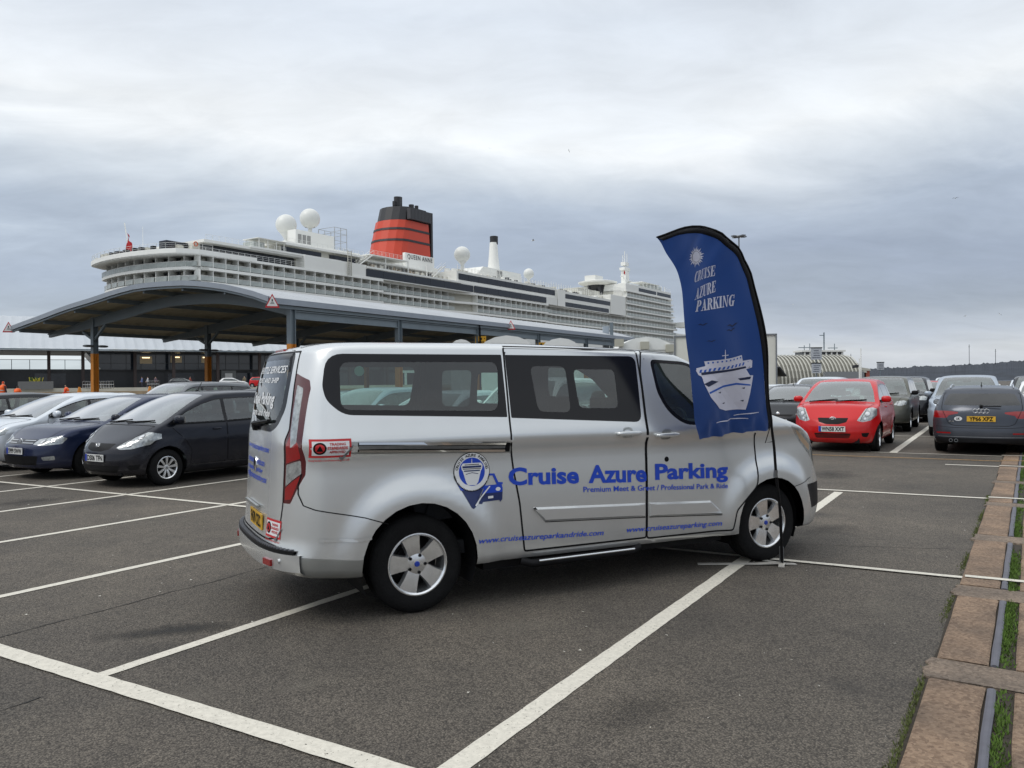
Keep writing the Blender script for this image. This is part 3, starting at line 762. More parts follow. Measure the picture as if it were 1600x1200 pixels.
    def ribbon(s, name, proj, path, wd, mat, off=0.0015, sg=-1, parent=None, step=0.03, closed=False):
        P = [Vector(p) for p in path]; 
        if closed: P.append(P[0])
        D = [P[0]]
        for a, b in zip(P, P[1:]):
            n = max(1, int((b - a).length / step))
            for i in range(1, n + 1): D.append(a.lerp(b, i / n))
        vs = []; fs = []
        ok = []
        for i, p in enumerate(D):
            d = (D[min(i + 1, len(D) - 1)] - D[max(i - 1, 0)]).normalized(); nn = Vector((-d.y, d.x)) * wd / 2
            A, na = s.hit(proj, p.x + nn.x, p.y + nn.y, sg); B, nb = s.hit(proj, p.x - nn.x, p.y - nn.y, sg)
            if A is None or B is None: ok.append(False); vs += [Vector(), Vector()]; continue
            ok.append(True); vs += [A + na * off, B + nb * off]
        for i in range(len(D) - 1):
            if ok[i] and ok[i + 1]:
                q = (2 * i, 2 * i + 1, 2 * i + 3, 2 * i + 2); fs.append(q)
        if not fs: return None
        return mesh_obj(name, vs, fs, mat, parent)

def superblob(mb, c, d, e=3.0, m=None, nu=14, nv=8, rz=0.0):
    """rounded box"""
    vs = []; fs = []
    sp = lambda x, p: (abs(x) ** p) * (1 if x >= 0 else -1)
    for j in range(nv + 1):
        ph = -pi / 2 + pi * j / nv
        for i in range(nu):
            th = 2 * pi * i / nu
            x = sp(cos(ph), 2 / e) * sp(cos(th), 2 / e) * d[0] / 2; y = sp(cos(ph), 2 / e) * sp(sin(th), 2 / e) * d[1] / 2; z = sp(sin(ph), 2 / e) * d[2] / 2
            vs.append((c[0] + x * cos(rz) - y * sin(rz), c[1] + x * sin(rz) + y * cos(rz), c[2] + z))
    for j in range(nv):
        for i in range(nu): fs.append((j * nu + i, j * nu + (i + 1) % nu, (j + 1) * nu + (i + 1) % nu, (j + 1) * nu + i))
    return mb.add(vs, fs, m)

_wheels = {}
def wheel(kind, r, wd, rim, root, pos, left):
    """tyre (part) > rim, hub_cap ; axis along y, outside face towards -y"""
    key = (kind, r, wd)
    if key not in _wheels:
        h = wd / 2; T_ = MB()
        prof = [(rim - .004, -h + .022), (rim + .004, -h + .006), (rim + .02, -h + .001), ((rim + r) / 2, -h - .006), (r - .035, -h + .002), (r - .012, -h + .014), (r - .003, -h + .028)]
        gro = [-.30, -.1, .1, .30]; 
        for g in gro: prof += [(r, wd * g - .008), (r - .007, wd * g - .005), (r - .007, wd * g + .005), (r, wd * g + .008)]
        prof += [(r - .003, h - .028), (r - .012, h - .014), (r - .035, h - .002), ((rim + r) / 2, h + .004), (rim, h - .02), (rim - .03, h - .03)]
        T_.lathe(prof, axis='y', n=48)
        tyre = T_.build('wheel', [M_RUBBER], None, angle=0.7)
        R = MB(); yo = -h + .012
        R.lathe([(rim - .006, -h + .024), (rim, -h + .010), (rim + .002, -h + .004), (rim - .006, -h + .003), (rim - .016, -h + .012), (rim - .022, -h + .04), (rim - .03, h - .04)], axis='y', n=48)
        # brake disc and dark drum behind
        R.lathe([(0.0, -.01), (rim * .62, -.01), (rim * .62, .01), (rim - .03, .03)], axis='y', n=32, m=1)
        def spoke(a, wi, wo, r0, r1, y0, y1, th=.03):
            d = Vector((cos(a), 0, sin(a))); s_ = Vector((-sin(a), 0, cos(a))); vs = []
            for (rr, ww, yy) in ((r0, wi, y0), (r0 + (r1 - r0) * .5, (wi + wo) * .47, (y0 + y1) / 2 - .003), (r1, wo, y1)):
                for sg, k in ((-1, 0.86), (1, 0.86)): vs.append(d * rr + s_ * sg * ww / 2 * k + Vector((0, yy, 0)))
                for sg in (1, -1): vs.append(d * rr + s_ * sg * ww / 2 + Vector((0, yy + th, 0)))
            fs = []
            for q in (0, 4):
                for k in range(4): fs.append((q + k, q + (k + 1) % 4, q + 4 + (k + 1) % 4, q + 4 + k))
            R.add(vs, fs, 0)
        if kind == 'van':
            for k in range(5): a = pi / 2 + k * 2 * pi / 5 + 0.25; spoke(a, .098, .165, .05, rim - .012, yo + .018, yo + .006, .035)
            R.lathe([(0, yo + .008), (.045, yo + .010), (.078, yo + .018), (.085, yo + .04)], axis='y', n=24)
            for k in range(5):
                a = pi / 2 + (k + .5) * 2 * pi / 5 + 0.25; R.lathe([(0, yo + .006), (.011, yo + .006), (.013, yo + .02)], c=(.062 * cos(a), 0, .062 * sin(a)), axis='y', n=8, m=2)
        elif kind == 'trim':
            for k in range(9): spoke(k * 2 * pi / 9, .030, .052, .035, rim - .01, yo + .012, yo + .006, .02)
            R.lathe([(0, yo + .006), (.04, yo + .008), (.05, yo + .03)], axis='y', n=20)
        elif kind == 'twin':
            for k in range(5):
                for e_ in (-.16, .16): spoke(pi / 2 + k * 2 * pi / 5 + e_ * .9, .026, .030, .045, rim - .01, yo + .02, yo + .006, .03)
            R.lathe([(0, yo + .012), (.05, yo + .015), (.06, yo + .04)], axis='y', n=20)
        else:
            for k in range(5): spoke(pi / 2 + k * 2 * pi / 5, .055, .075, .045, rim - .01, yo + .018, yo + .006, .03)
            R.lathe([(0, yo + .012), (.05, yo + .015), (.06, yo + .04)], axis='y', n=20)
        rimo = R.build('rim', [M_ALLOY if kind != 'steel' else M_ALLOYD, M_BLACK, M_VK], tyre, angle=0.6)
        Hc = MB(); Hc.lathe([(0, yo + .0), (.016, yo + .001), (.019, yo + .005), (.021, yo + .012)], axis='y', n=20)
        hub = Hc.build('hub_cap', [M_PBLUE if kind == 'van' else M_ALLOYD], tyre, angle=0.6)
        _wheels[key] = (tyre, rimo, hub); first = True
    else: first = False
    t0, r0, h0 = _wheels[key]
    if first: t, kk = t0, None
    else:
        t = t0.copy(); COL.objects.link(t); t.parent = None
        for c in (r0, h0): q = c.copy(); COL.objects.link(q); q.parent = t
    t.parent = root; t.location = pos; t.rotation_euler = (0, random.uniform(0, 6) if kind != 'van' else 0, pi if left else 0)
    if left and kind != 'van': t.rotation_euler = (0, random.uniform(0, 6), pi)
    return t

def arch_cut(sh, x, zc, R, pid=-1):
    P = [(x + R * cos(a), zc + R * sin(a)) for a in [2 * pi * k / 28 for k in range(28)]]
    sh.cut('side', P, pid, sel=lambda c, n: abs(c.y) > sh.S['track'] - 0.36 and abs(c.x - x) < R + .3)
def arch_liner(root, x, zc, R, yo, yi):
    for sg in (-1, 1):
        m = MB(); n = 20; vs = []; 
        for k in range(n + 1):
            a = radians(-25 + 230 * k / n); vs += [(x + R * cos(a), sg * yo, zc + R * sin(a)), (x + R * cos(a), sg * yi, zc + R * sin(a))]
        m.add(vs, [(2 * k, 2 * k + 1, 2 * k + 3, 2 * k + 2) for k in range(n)])
        m.add([(x, sg * yi, zc)] + [vs[2 * k + 1] for k in range(n + 1)], [(0, k + 1, k + 2) for k in range(n)])
        m.build('wheel_arch', [M_BLACK], root)
def seat(mb, x, y, z, wd=.5, hr=True, back=.62, m=0):
    P = roundpoly([(x - .02, z), (x + .46, z + .03), (x + .47, z + .15), (x + .05, z + .16)], .04)
    mb.prism(P, y - wd / 2, y + wd / 2, 'y', m)
    P = roundpoly([(x - .05, z + .02), (x + .09, z + .05), (x - .06, z + back), (x - .18, z + back - .01)], .04)
    mb.prism(P, y - wd / 2 + .02, y + wd / 2 - .02, 'y', m)
    if hr:
        P = roundpoly([(x - .19, z + back + .05), (x - .09, z + back + .04), (x - .10, z + back + .22), (x - .18, z + back + .22)], .03)
        mb.prism(P, y - .13, y + .13, 'y', m); mb.box((x - .13, y - .06, z + back + .03), (.015, .015, .08), m=m); mb.box((x - .13, y + .06, z + back + .03), (.015, .015, .08), m=m)
def steering(mb, x, y, z, m=1):
    pts = [(x + .18 * cos(a) * .42, y + .19 * sin(a), z + .18 * cos(a) * .9) for a in [2 * pi * k / 20 for k in range(21)]]
    mb.tube(pts, .014, 6, m, cap=False); mb.bar((x, y - .18, z), (x, y + .18, z), .04, .02, m); mb.tube([(x, y, z), (x + .25, y, z - .14)], .03, 6, m)
def plate(root, pos, text, yellow, face, wd=.52, name='number_plate', tilt=0.0):
    """face +1 looks to +x, -1 to -x"""
    m = MB(); m.box((0, 0, 0), (.008, wd, .112)); o = m.build(name, [M_YPLATE if yellow else M_WPLATE], root)
    vs, fs = text_fit(text, wd * (.84), .080, bold=.035)
    cx_ = max(v[0] for v in vs) / 2
    V = [(face * .0055, face * (a - cx_ + (.0 if yellow else .02)), b - .039) for a, b in vs]
    t = mesh_obj('plate_lettering', V, fs, M_VK, o)
    if not yellow:
        q = MB(); q.box((face * .0052, -face * (wd / 2 - .026), 0), (.001, .05, .108)); q.build('plate_band', [M_PBLUE], o)
    o.location = pos; o.rotation_euler = (0, tilt, 0); o['label'] = ('yellow' if yellow else 'white') + ' plate reading ' + text
    return o
# ================================================================== the silver minibus
VAN_POS = (-1.0868, 6.4048, 0); VAN_RZ = pi / 2 - radians(62.7)
M_SILVER = paint('silver_paint', (0.70, 0.715, 0.715), 0.66, 0.25, 0.45)
M_SILVD = paint('silver_bumper', (0.34, 0.35, 0.34), 0.6, 0.3, 0.6)
VAN = dict(wb=3.3, ro=1.00, fo=1.07, tyre=0.343, track=0.92, belt=1.27, header=2.42, cowl=3.38, ws=0.10, dx=0.055, ns=30, endn=16,
    top=[(-1.02, 1.84), (-.9, 1.885), (-.6, 1.912), (0, 1.922), (.8, 1.926), (1.6, 1.910), (2.1, 1.895), (2.35, 1.880), (2.5, 1.835), (3.0, 1.565), (3.40, 1.345), (3.52, 1.300), (3.8, 1.205), (4.02, 1.105), (4.2, .99), (4.37, .84)],
    bot=[(-1.10, .40), (-.7, .32), (-.3, .30), (.4, .295), (2.8, .275), (3.6, .27), (4.37, .24)],
    crown=[(-1.1, .07), (2.3, .07), (3.0, .07), (3.5, .065), (4.0, .10), (4.37, .12)], sq=[(0, 3.0), (2.4, 2.8), (3.4, 2.6)],
    side=[(.2, .90), (.30, .945), (.40, .958), (.55, .962), (.75, .964), (.95, .960), (1.06, .957), (1.135, .964), (1.175, .988), (1.215, .987), (1.26, .976), (1.33, .960), (1.5, .925), (1.7, .880), (1.85, .845), (1.95, .80)],
    front_x=[(.2, -.16), (.32, -.05), (.45, 0), (.62, -.01), (.75, -.06), (.95, -.14), (1.1, -.22), (1.3, -.36)],
    rear_x=[(.35, .015), (.45, 0), (.55, .03), (.80, .05), (1.2, .07), (1.5, .11), (1.8, .19), (1.95, .27)], fz=.6, rz=.75,
    nose=(1.15, 2.75), tail=(.42, 2.8), flares=[(0, .50, .66, .034), (3.3, .48, .64, .034)])
sh = Shell(VAN)
van = empty('minibus', VAN_POS, VAN_RZ)
tag(van, 'silver passenger minibus with Cruise Azure Parking lettering along its side', 'minibus')
arch_cut(sh, 0, .36, .425); arch_cut(sh, 3.3, .35, .405)
flat = lambda c, n: abs(n.y) > .35
# doors
fd = roundpoly([(1.943, .345), (1.945, 1.0), (1.94, 1.35), (1.945, 1.70), (1.975, 1.86), (2.42, 1.835), (2.62, 1.74), (3.085, 1.36), (3.10, 1.15), (3.115, .95), (3.105, .70), (2.87, .50), (2.83, .335)], [.03, 0, 0, 0, .03, .05, 0, .05, 0, 0, .05, .03, .02])
sd = roundpoly([(.822, .36), (.806, .495), (.781, .719), (.732, .975), (.705, 1.195), (.706, 1.40), (.712, 1.70), (.715, 1.875), (1.93, 1.865), (1.937, 1.6), (1.931, 1.35), (1.935, 1.0), (1.935, .352)], [.02, 0, 0, 0, 0, 0, 0, .02, .02, 0, 0, 0, .02])
(idsd), fsd = sh.both('sliding_door', M_SILVER); sh.cut('side', sd, fsd, sel=flat)
(idfd), ffd = sh.both('front_door', M_SILVER); sh.cut('side', fd, ffd, sel=flat)
# rear quarter window
qo = roundpoly([(-.615, 1.818), (.693, 1.821), (.69, 1.358), (-.533, 1.405), (-.640, 1.505), (-.655, 1.60)], [.11, .01, .01, .08, .05, .03], 5)
qi = roundpoly([(-.535, 1.760), (.655, 1.765), (.618, 1.405), (-.545, 1.440)], .07, 5)
so = roundpoly([(.722, 1.820), (1.915, 1.818), (1.893, 1.285), (.722, 1.352)], [.01, .07, .07, .01], 5)
sa = roundpoly([(.925, 1.735), (1.235, 1.735), (1.240, 1.380), (.955, 1.392)], .055, 4)
sb = roundpoly([(1.305, 1.712), (1.690, 1.710), (1.682, 1.400), (1.318, 1.412)], .05, 4)
fw = roundpoly([(2.055, 1.795), (2.43, 1.775), (2.66, 1.655), (3.00, 1.365), (2.98, 1.235), (2.32, 1.248), (2.16, 1.37), (2.085, 1.52)], [.05, .08, 0, .04, .06, .1, .1, .05], 4)
fi = roundpoly([(2.085, 1.765), (2.42, 1.748), (2.645, 1.63), (2.955, 1.365), (2.94, 1.262), (2.34, 1.274), (2.185, 1.395), (2.115, 1.53)], [.04, .07, 0, .03, .05, .09, .09, .05], 4)
for nm, P, par, Ins, gl in (('rear_quarter_window', qo, None, [qi], G_TINT), ('side_window', so, idsd, [sa, sb], G_TINT), ('door_window', fw, idfd, [fi], G_CLEAR)):
    ids, fn = sh.both(nm, M_GLOSSB, None); sh.cut('side', P, fn, sel=flat)
    for I in Ins:
        i2, f2 = sh.both('pane', gl if I is not sa else G_PRIV, ids); sh.cut('side', I, f2, sel=flat)
# windscreen, tailgate glass, lamps
front = lambda c, n: c.x > 2.2 and n.z > .1
wsP = roundpoly([(2.36, -.70), (2.40, -.40), (2.415, 0), (2.40, .40), (2.36, .70), (2.9, .755), (3.22, .80), (3.30, .5), (3.35, 0), (3.30, -.5), (3.22, -.80), (2.9, -.755)], .03)
k = sh.new('windscreen', G_WIND); sh.cut('top', wsP, k, sel=lambda c, n: c.z > 1.25 and c.x > 2.2 and n.z > .1)
rear = lambda c, n: n.x < -.30 and c.x < -.4
tgh = [(.50, .545), (.66, .58), (.692, .80), (.692, 1.236), (.728, 1.307), (.70, 1.50), (.655, 1.675), (.60, 1.84)]
tg = roundpoly(tgh + [(-a, b) for a, b in tgh[::-1]], .02)
ktg = sh.new('tailgate', M_SILVER); sh.cut('front', tg, ktg, sel=rear)
rwo = roundpoly([(-.55, 1.835), (.55, 1.835), (.615, 1.62), (.635, 1.45), (.56, 1.33), (.44, 1.28), (-.44, 1.28), (-.56, 1.33), (-.635, 1.45), (-.615, 1.62)], .05)
rwi = roundpoly([(-.50, 1.79), (.50, 1.79), (.555, 1.62), (.57, 1.46), (.51, 1.37), (.40, 1.325), (-.40, 1.325), (-.51, 1.37), (-.57, 1.46), (-.555, 1.62)], .05)
krw = sh.new('rear_window', M_GLOSSB); sh.cut('front', rwo, krw, sel=rear)
krp = sh.new('pane', G_TINT, krw); sh.cut('front', rwi, krp, sel=rear)
corner = lambda c, n: c.x < -.62 and abs(c.y) > .5
TL = [(.655, 1.690), (.80, 1.640), (.826, 1.585), (.880, 1.10), (.878, 1.01), (.775, .815), (.695, .812), (.695, 1.236), (.731, 1.307), (.703, 1.50)]
TLs = lambda c, n: n.x < -.2 and c.x < -.5
(tl), ftl = sh.both('tail_light', M_DRED)
for sg in (1, -1): sh.cut('front', roundpoly([(sg * a, b) for a, b in TL], .012), ftl, sel=TLs, only=(0,))
for nm, P, mt in (('lens', [(.705, 1.61), (.768, 1.588), (.780, 1.545), (.818, 1.225), (.765, 1.185), (.742, 1.30), (.722, 1.50)], M_LAMP),
                  ('lens', [(.752, 1.27), (.838, 1.215), (.845, 1.12), (.712, 1.08), (.712, 1.21)], M_RED),
                  ('lens', [(.712, 1.07), (.846, 1.108), (.852, 1.02), (.712, .925)], M_LAMP),
                  ('lens', [(.712, .915), (.852, 1.008), (.775, .845), (.712, .835)], M_RED)):
    i3, f3 = sh.both(nm, mt, tl)
    for sg in (1, -1): sh.cut('front', roundpoly([(sg * a, b) for a, b in P], .01), f3, sel=TLs, only=tl)
hl, fhl = sh.both('headlight', M_LAMP)
sh.cut('side', roundpoly([(3.52, 1.205), (3.66, 1.165), (3.90, 1.03), (4.10, .86), (4.20, .80), (4.20, .72), (4.04, .76), (3.86, .90), (3.68, 1.05)], .02), fhl, sel=lambda c, n: abs(c.y) > .48 and c.x > 3.4)
hi, fhi = sh.both('indicator', pm('amber_lens', (.40, .28, .18), .15, coat=.8), hl)
sh.cut('side', roundpoly([(3.60, 1.165), (3.70, 1.12), (3.86, 1.01), (3.84, .96), (3.70, 1.06)], .01), fhi, sel=lambda c, n: abs(c.y) > .48 and c.x > 3.4, only=hl)
gk = sh.new('grille', M_BLACK); sh.cut('front', roundpoly([(-.55, .93), (.55, .93), (.45, .62), (-.45, .62)], .06), gk, sel=lambda c, n: n.x > .3 and c.x > 3.6)
gk2 = sh.new('lower_grille', M_BLACK); sh.cut('front', roundpoly([(-.6, .52), (.6, .52), (.55, .33), (-.55, .33)], .05), gk2, sel=lambda c, n: n.x > .3 and c.x > 3.6)
kb = sh.new('rear_bumper', M_SILVD)
sh.cut('side', [(-1.3, .2), (-.30, .2), (-.30, .435), (-.45, .437), (-.75, .47), (-.99, .49), (-1.3, .49)], kb, sel=lambda c, n: c.x < -.3, only=(0,))
# black corner pads on the front bumper
fp, ffp = sh.both('bumper_corner', M_BLACK)
sh.cut('side', roundpoly([(3.775, .655), (4.2, .66), (4.2, .44), (3.86, .43)], .02), ffp, sel=lambda c, n: abs(c.y) > .62 and c.x > 3.7 and n.x > .0)
V = sh.extract(van, 'body', M_SILVER)
# interiors, chassis
m = MB(); m.box((1.3, 0, .40), (4.2, 1.5, .10), m=0); m.box((-.1, 0, .42), (.9, 1.0, .08), m=0)
m.box((3.05, 0, 1.06), (.5, 1.6, .32), m=0); m.box((2.95, .0, 1.2), (.3, 1.5, .10), m=0)
m.box((1.3, 0, .72), (.02, .02, .5), m=0)
m.build('cabin_floor', [M_DARK], van)
m = MB()
for y in (-.45, .12, .52): seat(m, 2.00, y, .66, .46, True, .60)
for x in (1.05, .12, -.62):
    for y in (-.52, 0, .50): seat(m, x, y, .60, .42, True, .56)
m.build('seats', [M_DARK], van)
m = MB(); steering(m, 2.62, -.42, 1.20, 0); m.build('steering_wheel', [M_BLACK], van)
m = MB(); m.box((2.55, 0, 1.72), (.03, .22, .07), m=0); m.tube([(2.56, 0, 1.74), (2.60, 0, 1.82)], .01, 6, 0); m.build('interior_mirror', [M_BLACK], van)
m = MB(); m.box((2.45, -.35, 1.58), (.02, .06, .16), m=0); m.build('pass_holder', [M_BLACK], van)
# belt lines and pillars trim
for sg in (-1, 1):
    m = MB(); m.tube([(2.0, sg * .84, 1.80), (2.02, sg * .88, 1.3), (2.02, sg * .9, .7)], .02, 6); m.build('pillar_trim', [M_BLACK], van); m = MB(); m.tube([(.72, sg * .83, 1.84), (.70, sg * .87, 1.35)], .025, 6); m.build('pillar_trim', [M_BLACK], van)
arch_liner(van, 0, .36, .428, .955, .50); arch_liner(van, 3.3, .35, .408, .86, .52)
for sg in (-1, 1):
    wheel('van', .343, .225, .218, van, (0, sg * .80, .343), sg > 0)
    wheel('van', .343, .225, .218, van, (3.3, sg * .80, .343), sg > 0)
m = MB(); m.box((1.7, 0, .27), (2.3, 1.62, .10)); m.box((-.5, 0, .40), (.5, 1.0, .08)); m.box((3.9, 0, .30), (.3, 1.3, .10)); m.tube([(0, -.75, .34), (0, .75, .34)], .05, 8); m.tube([(3.3, -.75, .34), (3.3, .75, .34)], .05, 8)
m.build('chassis', [M_BLACK], van)
# side step bar
for sg in (-1, 1):
    m = MB(); m.M = None
    m.tube([(.80, sg * .93, .285), (.88, sg * .955, .262), (1.80, sg * .955, .262), (1.88, sg * .93, .285)], .030, 10)
    st_ = m.build('step_bar', [M_BLACK], van, angle=.8)
    m = MB(); m.tube([(.93, sg * .982, .280), (1.80, sg * .982, .280)], .010, 8); m.build('step_trim', [M_CHROME], st_, angle=.8)
both = (-1, 1)
SD = {-1: V[idsd[0]], 1: V[idsd[1]]}; FD = {-1: V[idfd[0]], 1: V[idfd[1]]}; TG = V[ktg]
for sg in both:
    sh.ribbon('door_gap', 'side', sd, .014, M_VK, sg=sg, parent=SD[sg], closed=True)
    sh.ribbon('door_gap', 'side', fd, .014, M_VK, sg=sg, parent=FD[sg], closed=True)
    sh.ribbon('panel_gap', 'side', [(-.72, 1.885), (-.775, 1.80), (-.80, 1.70)], .007, M_VK, sg=sg, parent=van)
    sh.ribbon('panel_gap', 'side', [(-.79, 1.02), (-.808, .95), (-.810, .886), (-.785, .812), (-.72, .785), (-.4, .715), (-.24, .66)], .007, M_VK, sg=sg, parent=van)
    sh.ribbon('panel_gap', 'side', [(3.56, .66), (3.75, .69), (3.86, .715)], .006, M_VK, sg=sg, parent=van)
    sh.ribbon('roof_gutter', 'side', [(.72, 1.885), (1.94, 1.872), (2.42, 1.845)], .008, M_VK, sg=sg, parent=van)
    # sliding door rail in its recess
    sh.poly('rail_recess', 'side', [(-.60, 1.232), (.705, 1.180), (.712, 1.096), (-.60, 1.150)], M_SILVD, off=.001, sg=sg, parent=van)
    r = sh.poly('door_rail', 'side', [(-.445, 1.218), (.700, 1.173), (.700, 1.106), (-.445, 1.158)], M_VK, off=.003, sg=sg, parent=van)
    for a, b in (((-.44, 1.2135), (.66, 1.1695)), ((-.44, 1.1655), (.66, 1.1155))):
        sh.ribbon('rail_bar', 'side', [a, b], .016, M_CHROME, off=.010, sg=sg, parent=r)
    sh.ribbon('rail_bar', 'side', [(-.44, 1.190), (.66, 1.143)], .022, M_ALLOYD, off=.006, sg=sg, parent=r)
    # protective side moulding
    def mould(P, par):
        sh.emboss('side_moulding', 'side', P, .016, .019, M_SILVER, sg=sg, parent=par)
        sh.ribbon('moulding_shadow', 'side', [(P[0][0] + .01, P[0][1] - .004), (P[1][0], P[1][1] - .004)], .006, M_VK, off=.003, sg=sg, parent=par)
    mould([(.985, .566), (1.925, .522), (1.925, .635), (.900, .680), (.892, .672)], SD[sg])
    mould([(1.955, .520), (2.725, .475), (2.70, .52), (2.60, .603), (1.955, .634)], FD[sg])
    # handles
    for (hx, hz, par) in ((1.745, 1.203, SD[sg]), (2.128, 1.175, FD[sg])):
        cup = sh.poly('handle_cup', 'side', roundpoly([(hx - .055, hz - .036), (hx + .05, hz - .036), (hx + .045, hz + .045), (hx - .04, hz + .048)], .03), M_SILVD, off=.002, sg=sg, parent=par)
        co, no = sh.hit('side', hx, hz, sg)
        m = MB(); superblob(m, (co.x, co.y + sg * .032, hz), (.225, .022, .036), 3.5); superblob(m, (co.x - .1, co.y + sg * .015, hz), (.03, .035, .03), 3); superblob(m, (co.x + .1, co.y + sg * .015, hz), (.03, .035, .03), 3)
        m.build('handle', [M_SILVER], par, True)
    co, no = sh.hit('side', 2.146, .974, sg); m = MB(); m.lathe([(0, co.y + sg * .006), (.019, co.y + sg * .005), (.022, co.y)], c=(2.146, 0, .974), axis='y', n=16); m.build('lock', [M_VK], FD[sg])
    # mirrors
    m = MB(); superblob(m, (2.83, sg * 1.08, 1.36), (.12, .20, .32), 3.2); mo = m.build('mirror', [M_BLACK], van, True)
    m = MB(); superblob(m, (2.87, sg * 1.08, 1.36), (.10, .19, .25), 3.2); m.tube([(2.86, sg * .95, 1.26), (2.85, sg * 1.06, 1.30)], .035, 8); m.build('mirror_cover', [M_SILVER], mo, True)
    # bumper crease on the rear wing
    sh.ribbon('wing_crease', 'side', [(-.70, .585), (-.45, .570), (-.36, .578)], .022, M_SILVER, off=.006, sg=sg, parent=van)
# rear: step pad, reflectors, plate, brake light, wiper, badge
sh.ribbon('bumper_line', 'rear', [(-.86, .497), (-.6, .515), (0, .52), (.6, .515), (.86, .497)], .02, M_VK, parent=van, off=.004)
N_ = 30
def rx(y, z=.47): co, no = sh.hit('rear', y, z); return co.x if co else -.7
m = MB(); vs = []
for i in range(N_ + 1):
    y = -.87 + 1.74 * i / N_; xo = rx(y) - .022; vs += [(xo, y, .487), (xo, y, .512), (xo + .14, y, .517), (xo + .14, y, .46)]
m.add(vs, [(4 * i + k, 4 * i + k + 1, 4 * i + k + 5, 4 * i + k + 4) for i in range(N_) for k in range(3)])
step = m.build('bumper_step', [M_BLACK], van)
m = MB()
for i in range(46):
    y = -.83 + 1.66 * i / 45; xo = rx(y) - .022; m.bar((xo + .008, y, .517), (xo + .085, y, .519), .014, .008)
m.build('step_ribs', [pm('grey_tread', (0.13, 0.135, 0.15), .5)], step)
m = MB(); vs = []
for i in range(N_ + 1):
    y = -.90 + 1.80 * i / N_; xo = rx(y) - .024; vs += [(xo + .06, y, .345), (xo + .006, y, .375), (xo, y, .43), (xo, y, .488), (xo + .1, y, .486)]
m.add(vs, [(5 * i + k, 5 * i + k + 1, 5 * i + k + 6, 5 * i + k + 5) for i in range(N_) for k in range(4)]); m.build('bumper_beam', [M_SILVER], van, angle=.6)
for sg in both:
    y = sg * .62; xo = rx(y) - .026
    m = MB(); m.box((xo - .002, y, .415), (.016, .12, .042), rz=-sg * .22); m.build('reflector', [M_RED], van)
    y = sg * .76; xo = rx(y) - .028
    m = MB(); m.lathe([(0, xo - .006), (.014, xo - .004), (.016, xo + .01)], c=(0, y, .44), axis='x', n=12); m.build('parking_sensor', [M_SILVER], van)
co, no = sh.hit('rear', 0, .72)
plate(van, (co.x - .008, -.14, .640), 'FN70 OZC', True, -1, .46)
m = MB(); m.box((co.x - .015, 0, .735), (.02, .50, .02)); m.build('plate_lamp_bar', [M_SILVD], van)
sh.ribbon('tailgate_gap', 'rear', tg, .012, M_VK, parent=TG, closed=True)
co, no = sh.hit('rear', 0, 1.86); m = MB(); m.box((co.x + .012, 0, 1.862), (.03, .30, .026)); m.build('brake_light', [M_RED], van)
co, no = sh.hit('rear', 0, 1.30); m = MB(); m.tube([(co.x - .02, .05, 1.31), (co.x - .04, 0, 1.325), (co.x + .0, -.42, 1.36)], .012, 6); m.lathe([(0, -.04), (.035, -.03), (.04, .03)], c=(co.x, .05, 1.305), axis='x', n=12); m.build('wiper', [M_BLACK], van)
co, no = sh.hit('rear', 0, 1.02); m = MB(); m.lathe([(0, -.008), (.055, -.006), (.06, .004)], c=(co.x, 0, 1.02), axis='x', n=20); bd = m.build('badge', [M_CHROME], van)
bd.scale = (1, 1.0, 1)
# roof ribs
for y in (-.45, -.15, .15, .45): sh.ribbon('roof_rib', 'top', [(-.7, y), (2.1, y)], .05, M_SILVER, off=.006, parent=van)
# ---------------- vinyl graphics
def vtext(body, x0, z0, x1, z1, cap, mat, par=None, bold=.0, shear=0., sg=-1, proj='side', grid=.05, off=.003, spacing=1.0, name='lettering'):
    L_ = hypot(x1 - x0, z1 - z0); vs, fs = text_fit(body, L_, cap, bold=bold, shear=shear, spacing=spacing); a = atan2(z1 - z0, x1 - x0)
    if proj == 'side' and sg > 0:    # the far side reads the other way round
        vs = [(x1 - (x - 0) * cos(a), z1 + x * 0 + z) for x, z in vs]
    elif proj == 'rear': vs = [(x0 - x, z0 + z) for x, z in vs]
    else: vs = [(x0 + x * cos(a) - z * sin(a) * 0, z0 + x * sin(a) + z) for x, z in vs]
    return sh.wrap(name, proj, vs, fs, mat, off=off, sg=sg, parent=par or van, grid=grid)
def circ(cx_, cz_, r, n=28, rz=None): return [(cx_ + r * cos(2 * pi * k / n), cz_ + (rz or r) * sin(2 * pi * k / n)) for k in range(n)]
def gfx(P, mat, off, par=None, sg=-1, proj='side', name='graphic'): return sh.poly(name, proj, P, mat, off=off * 1.5, sg=sg, parent=par or van, grid=.03)
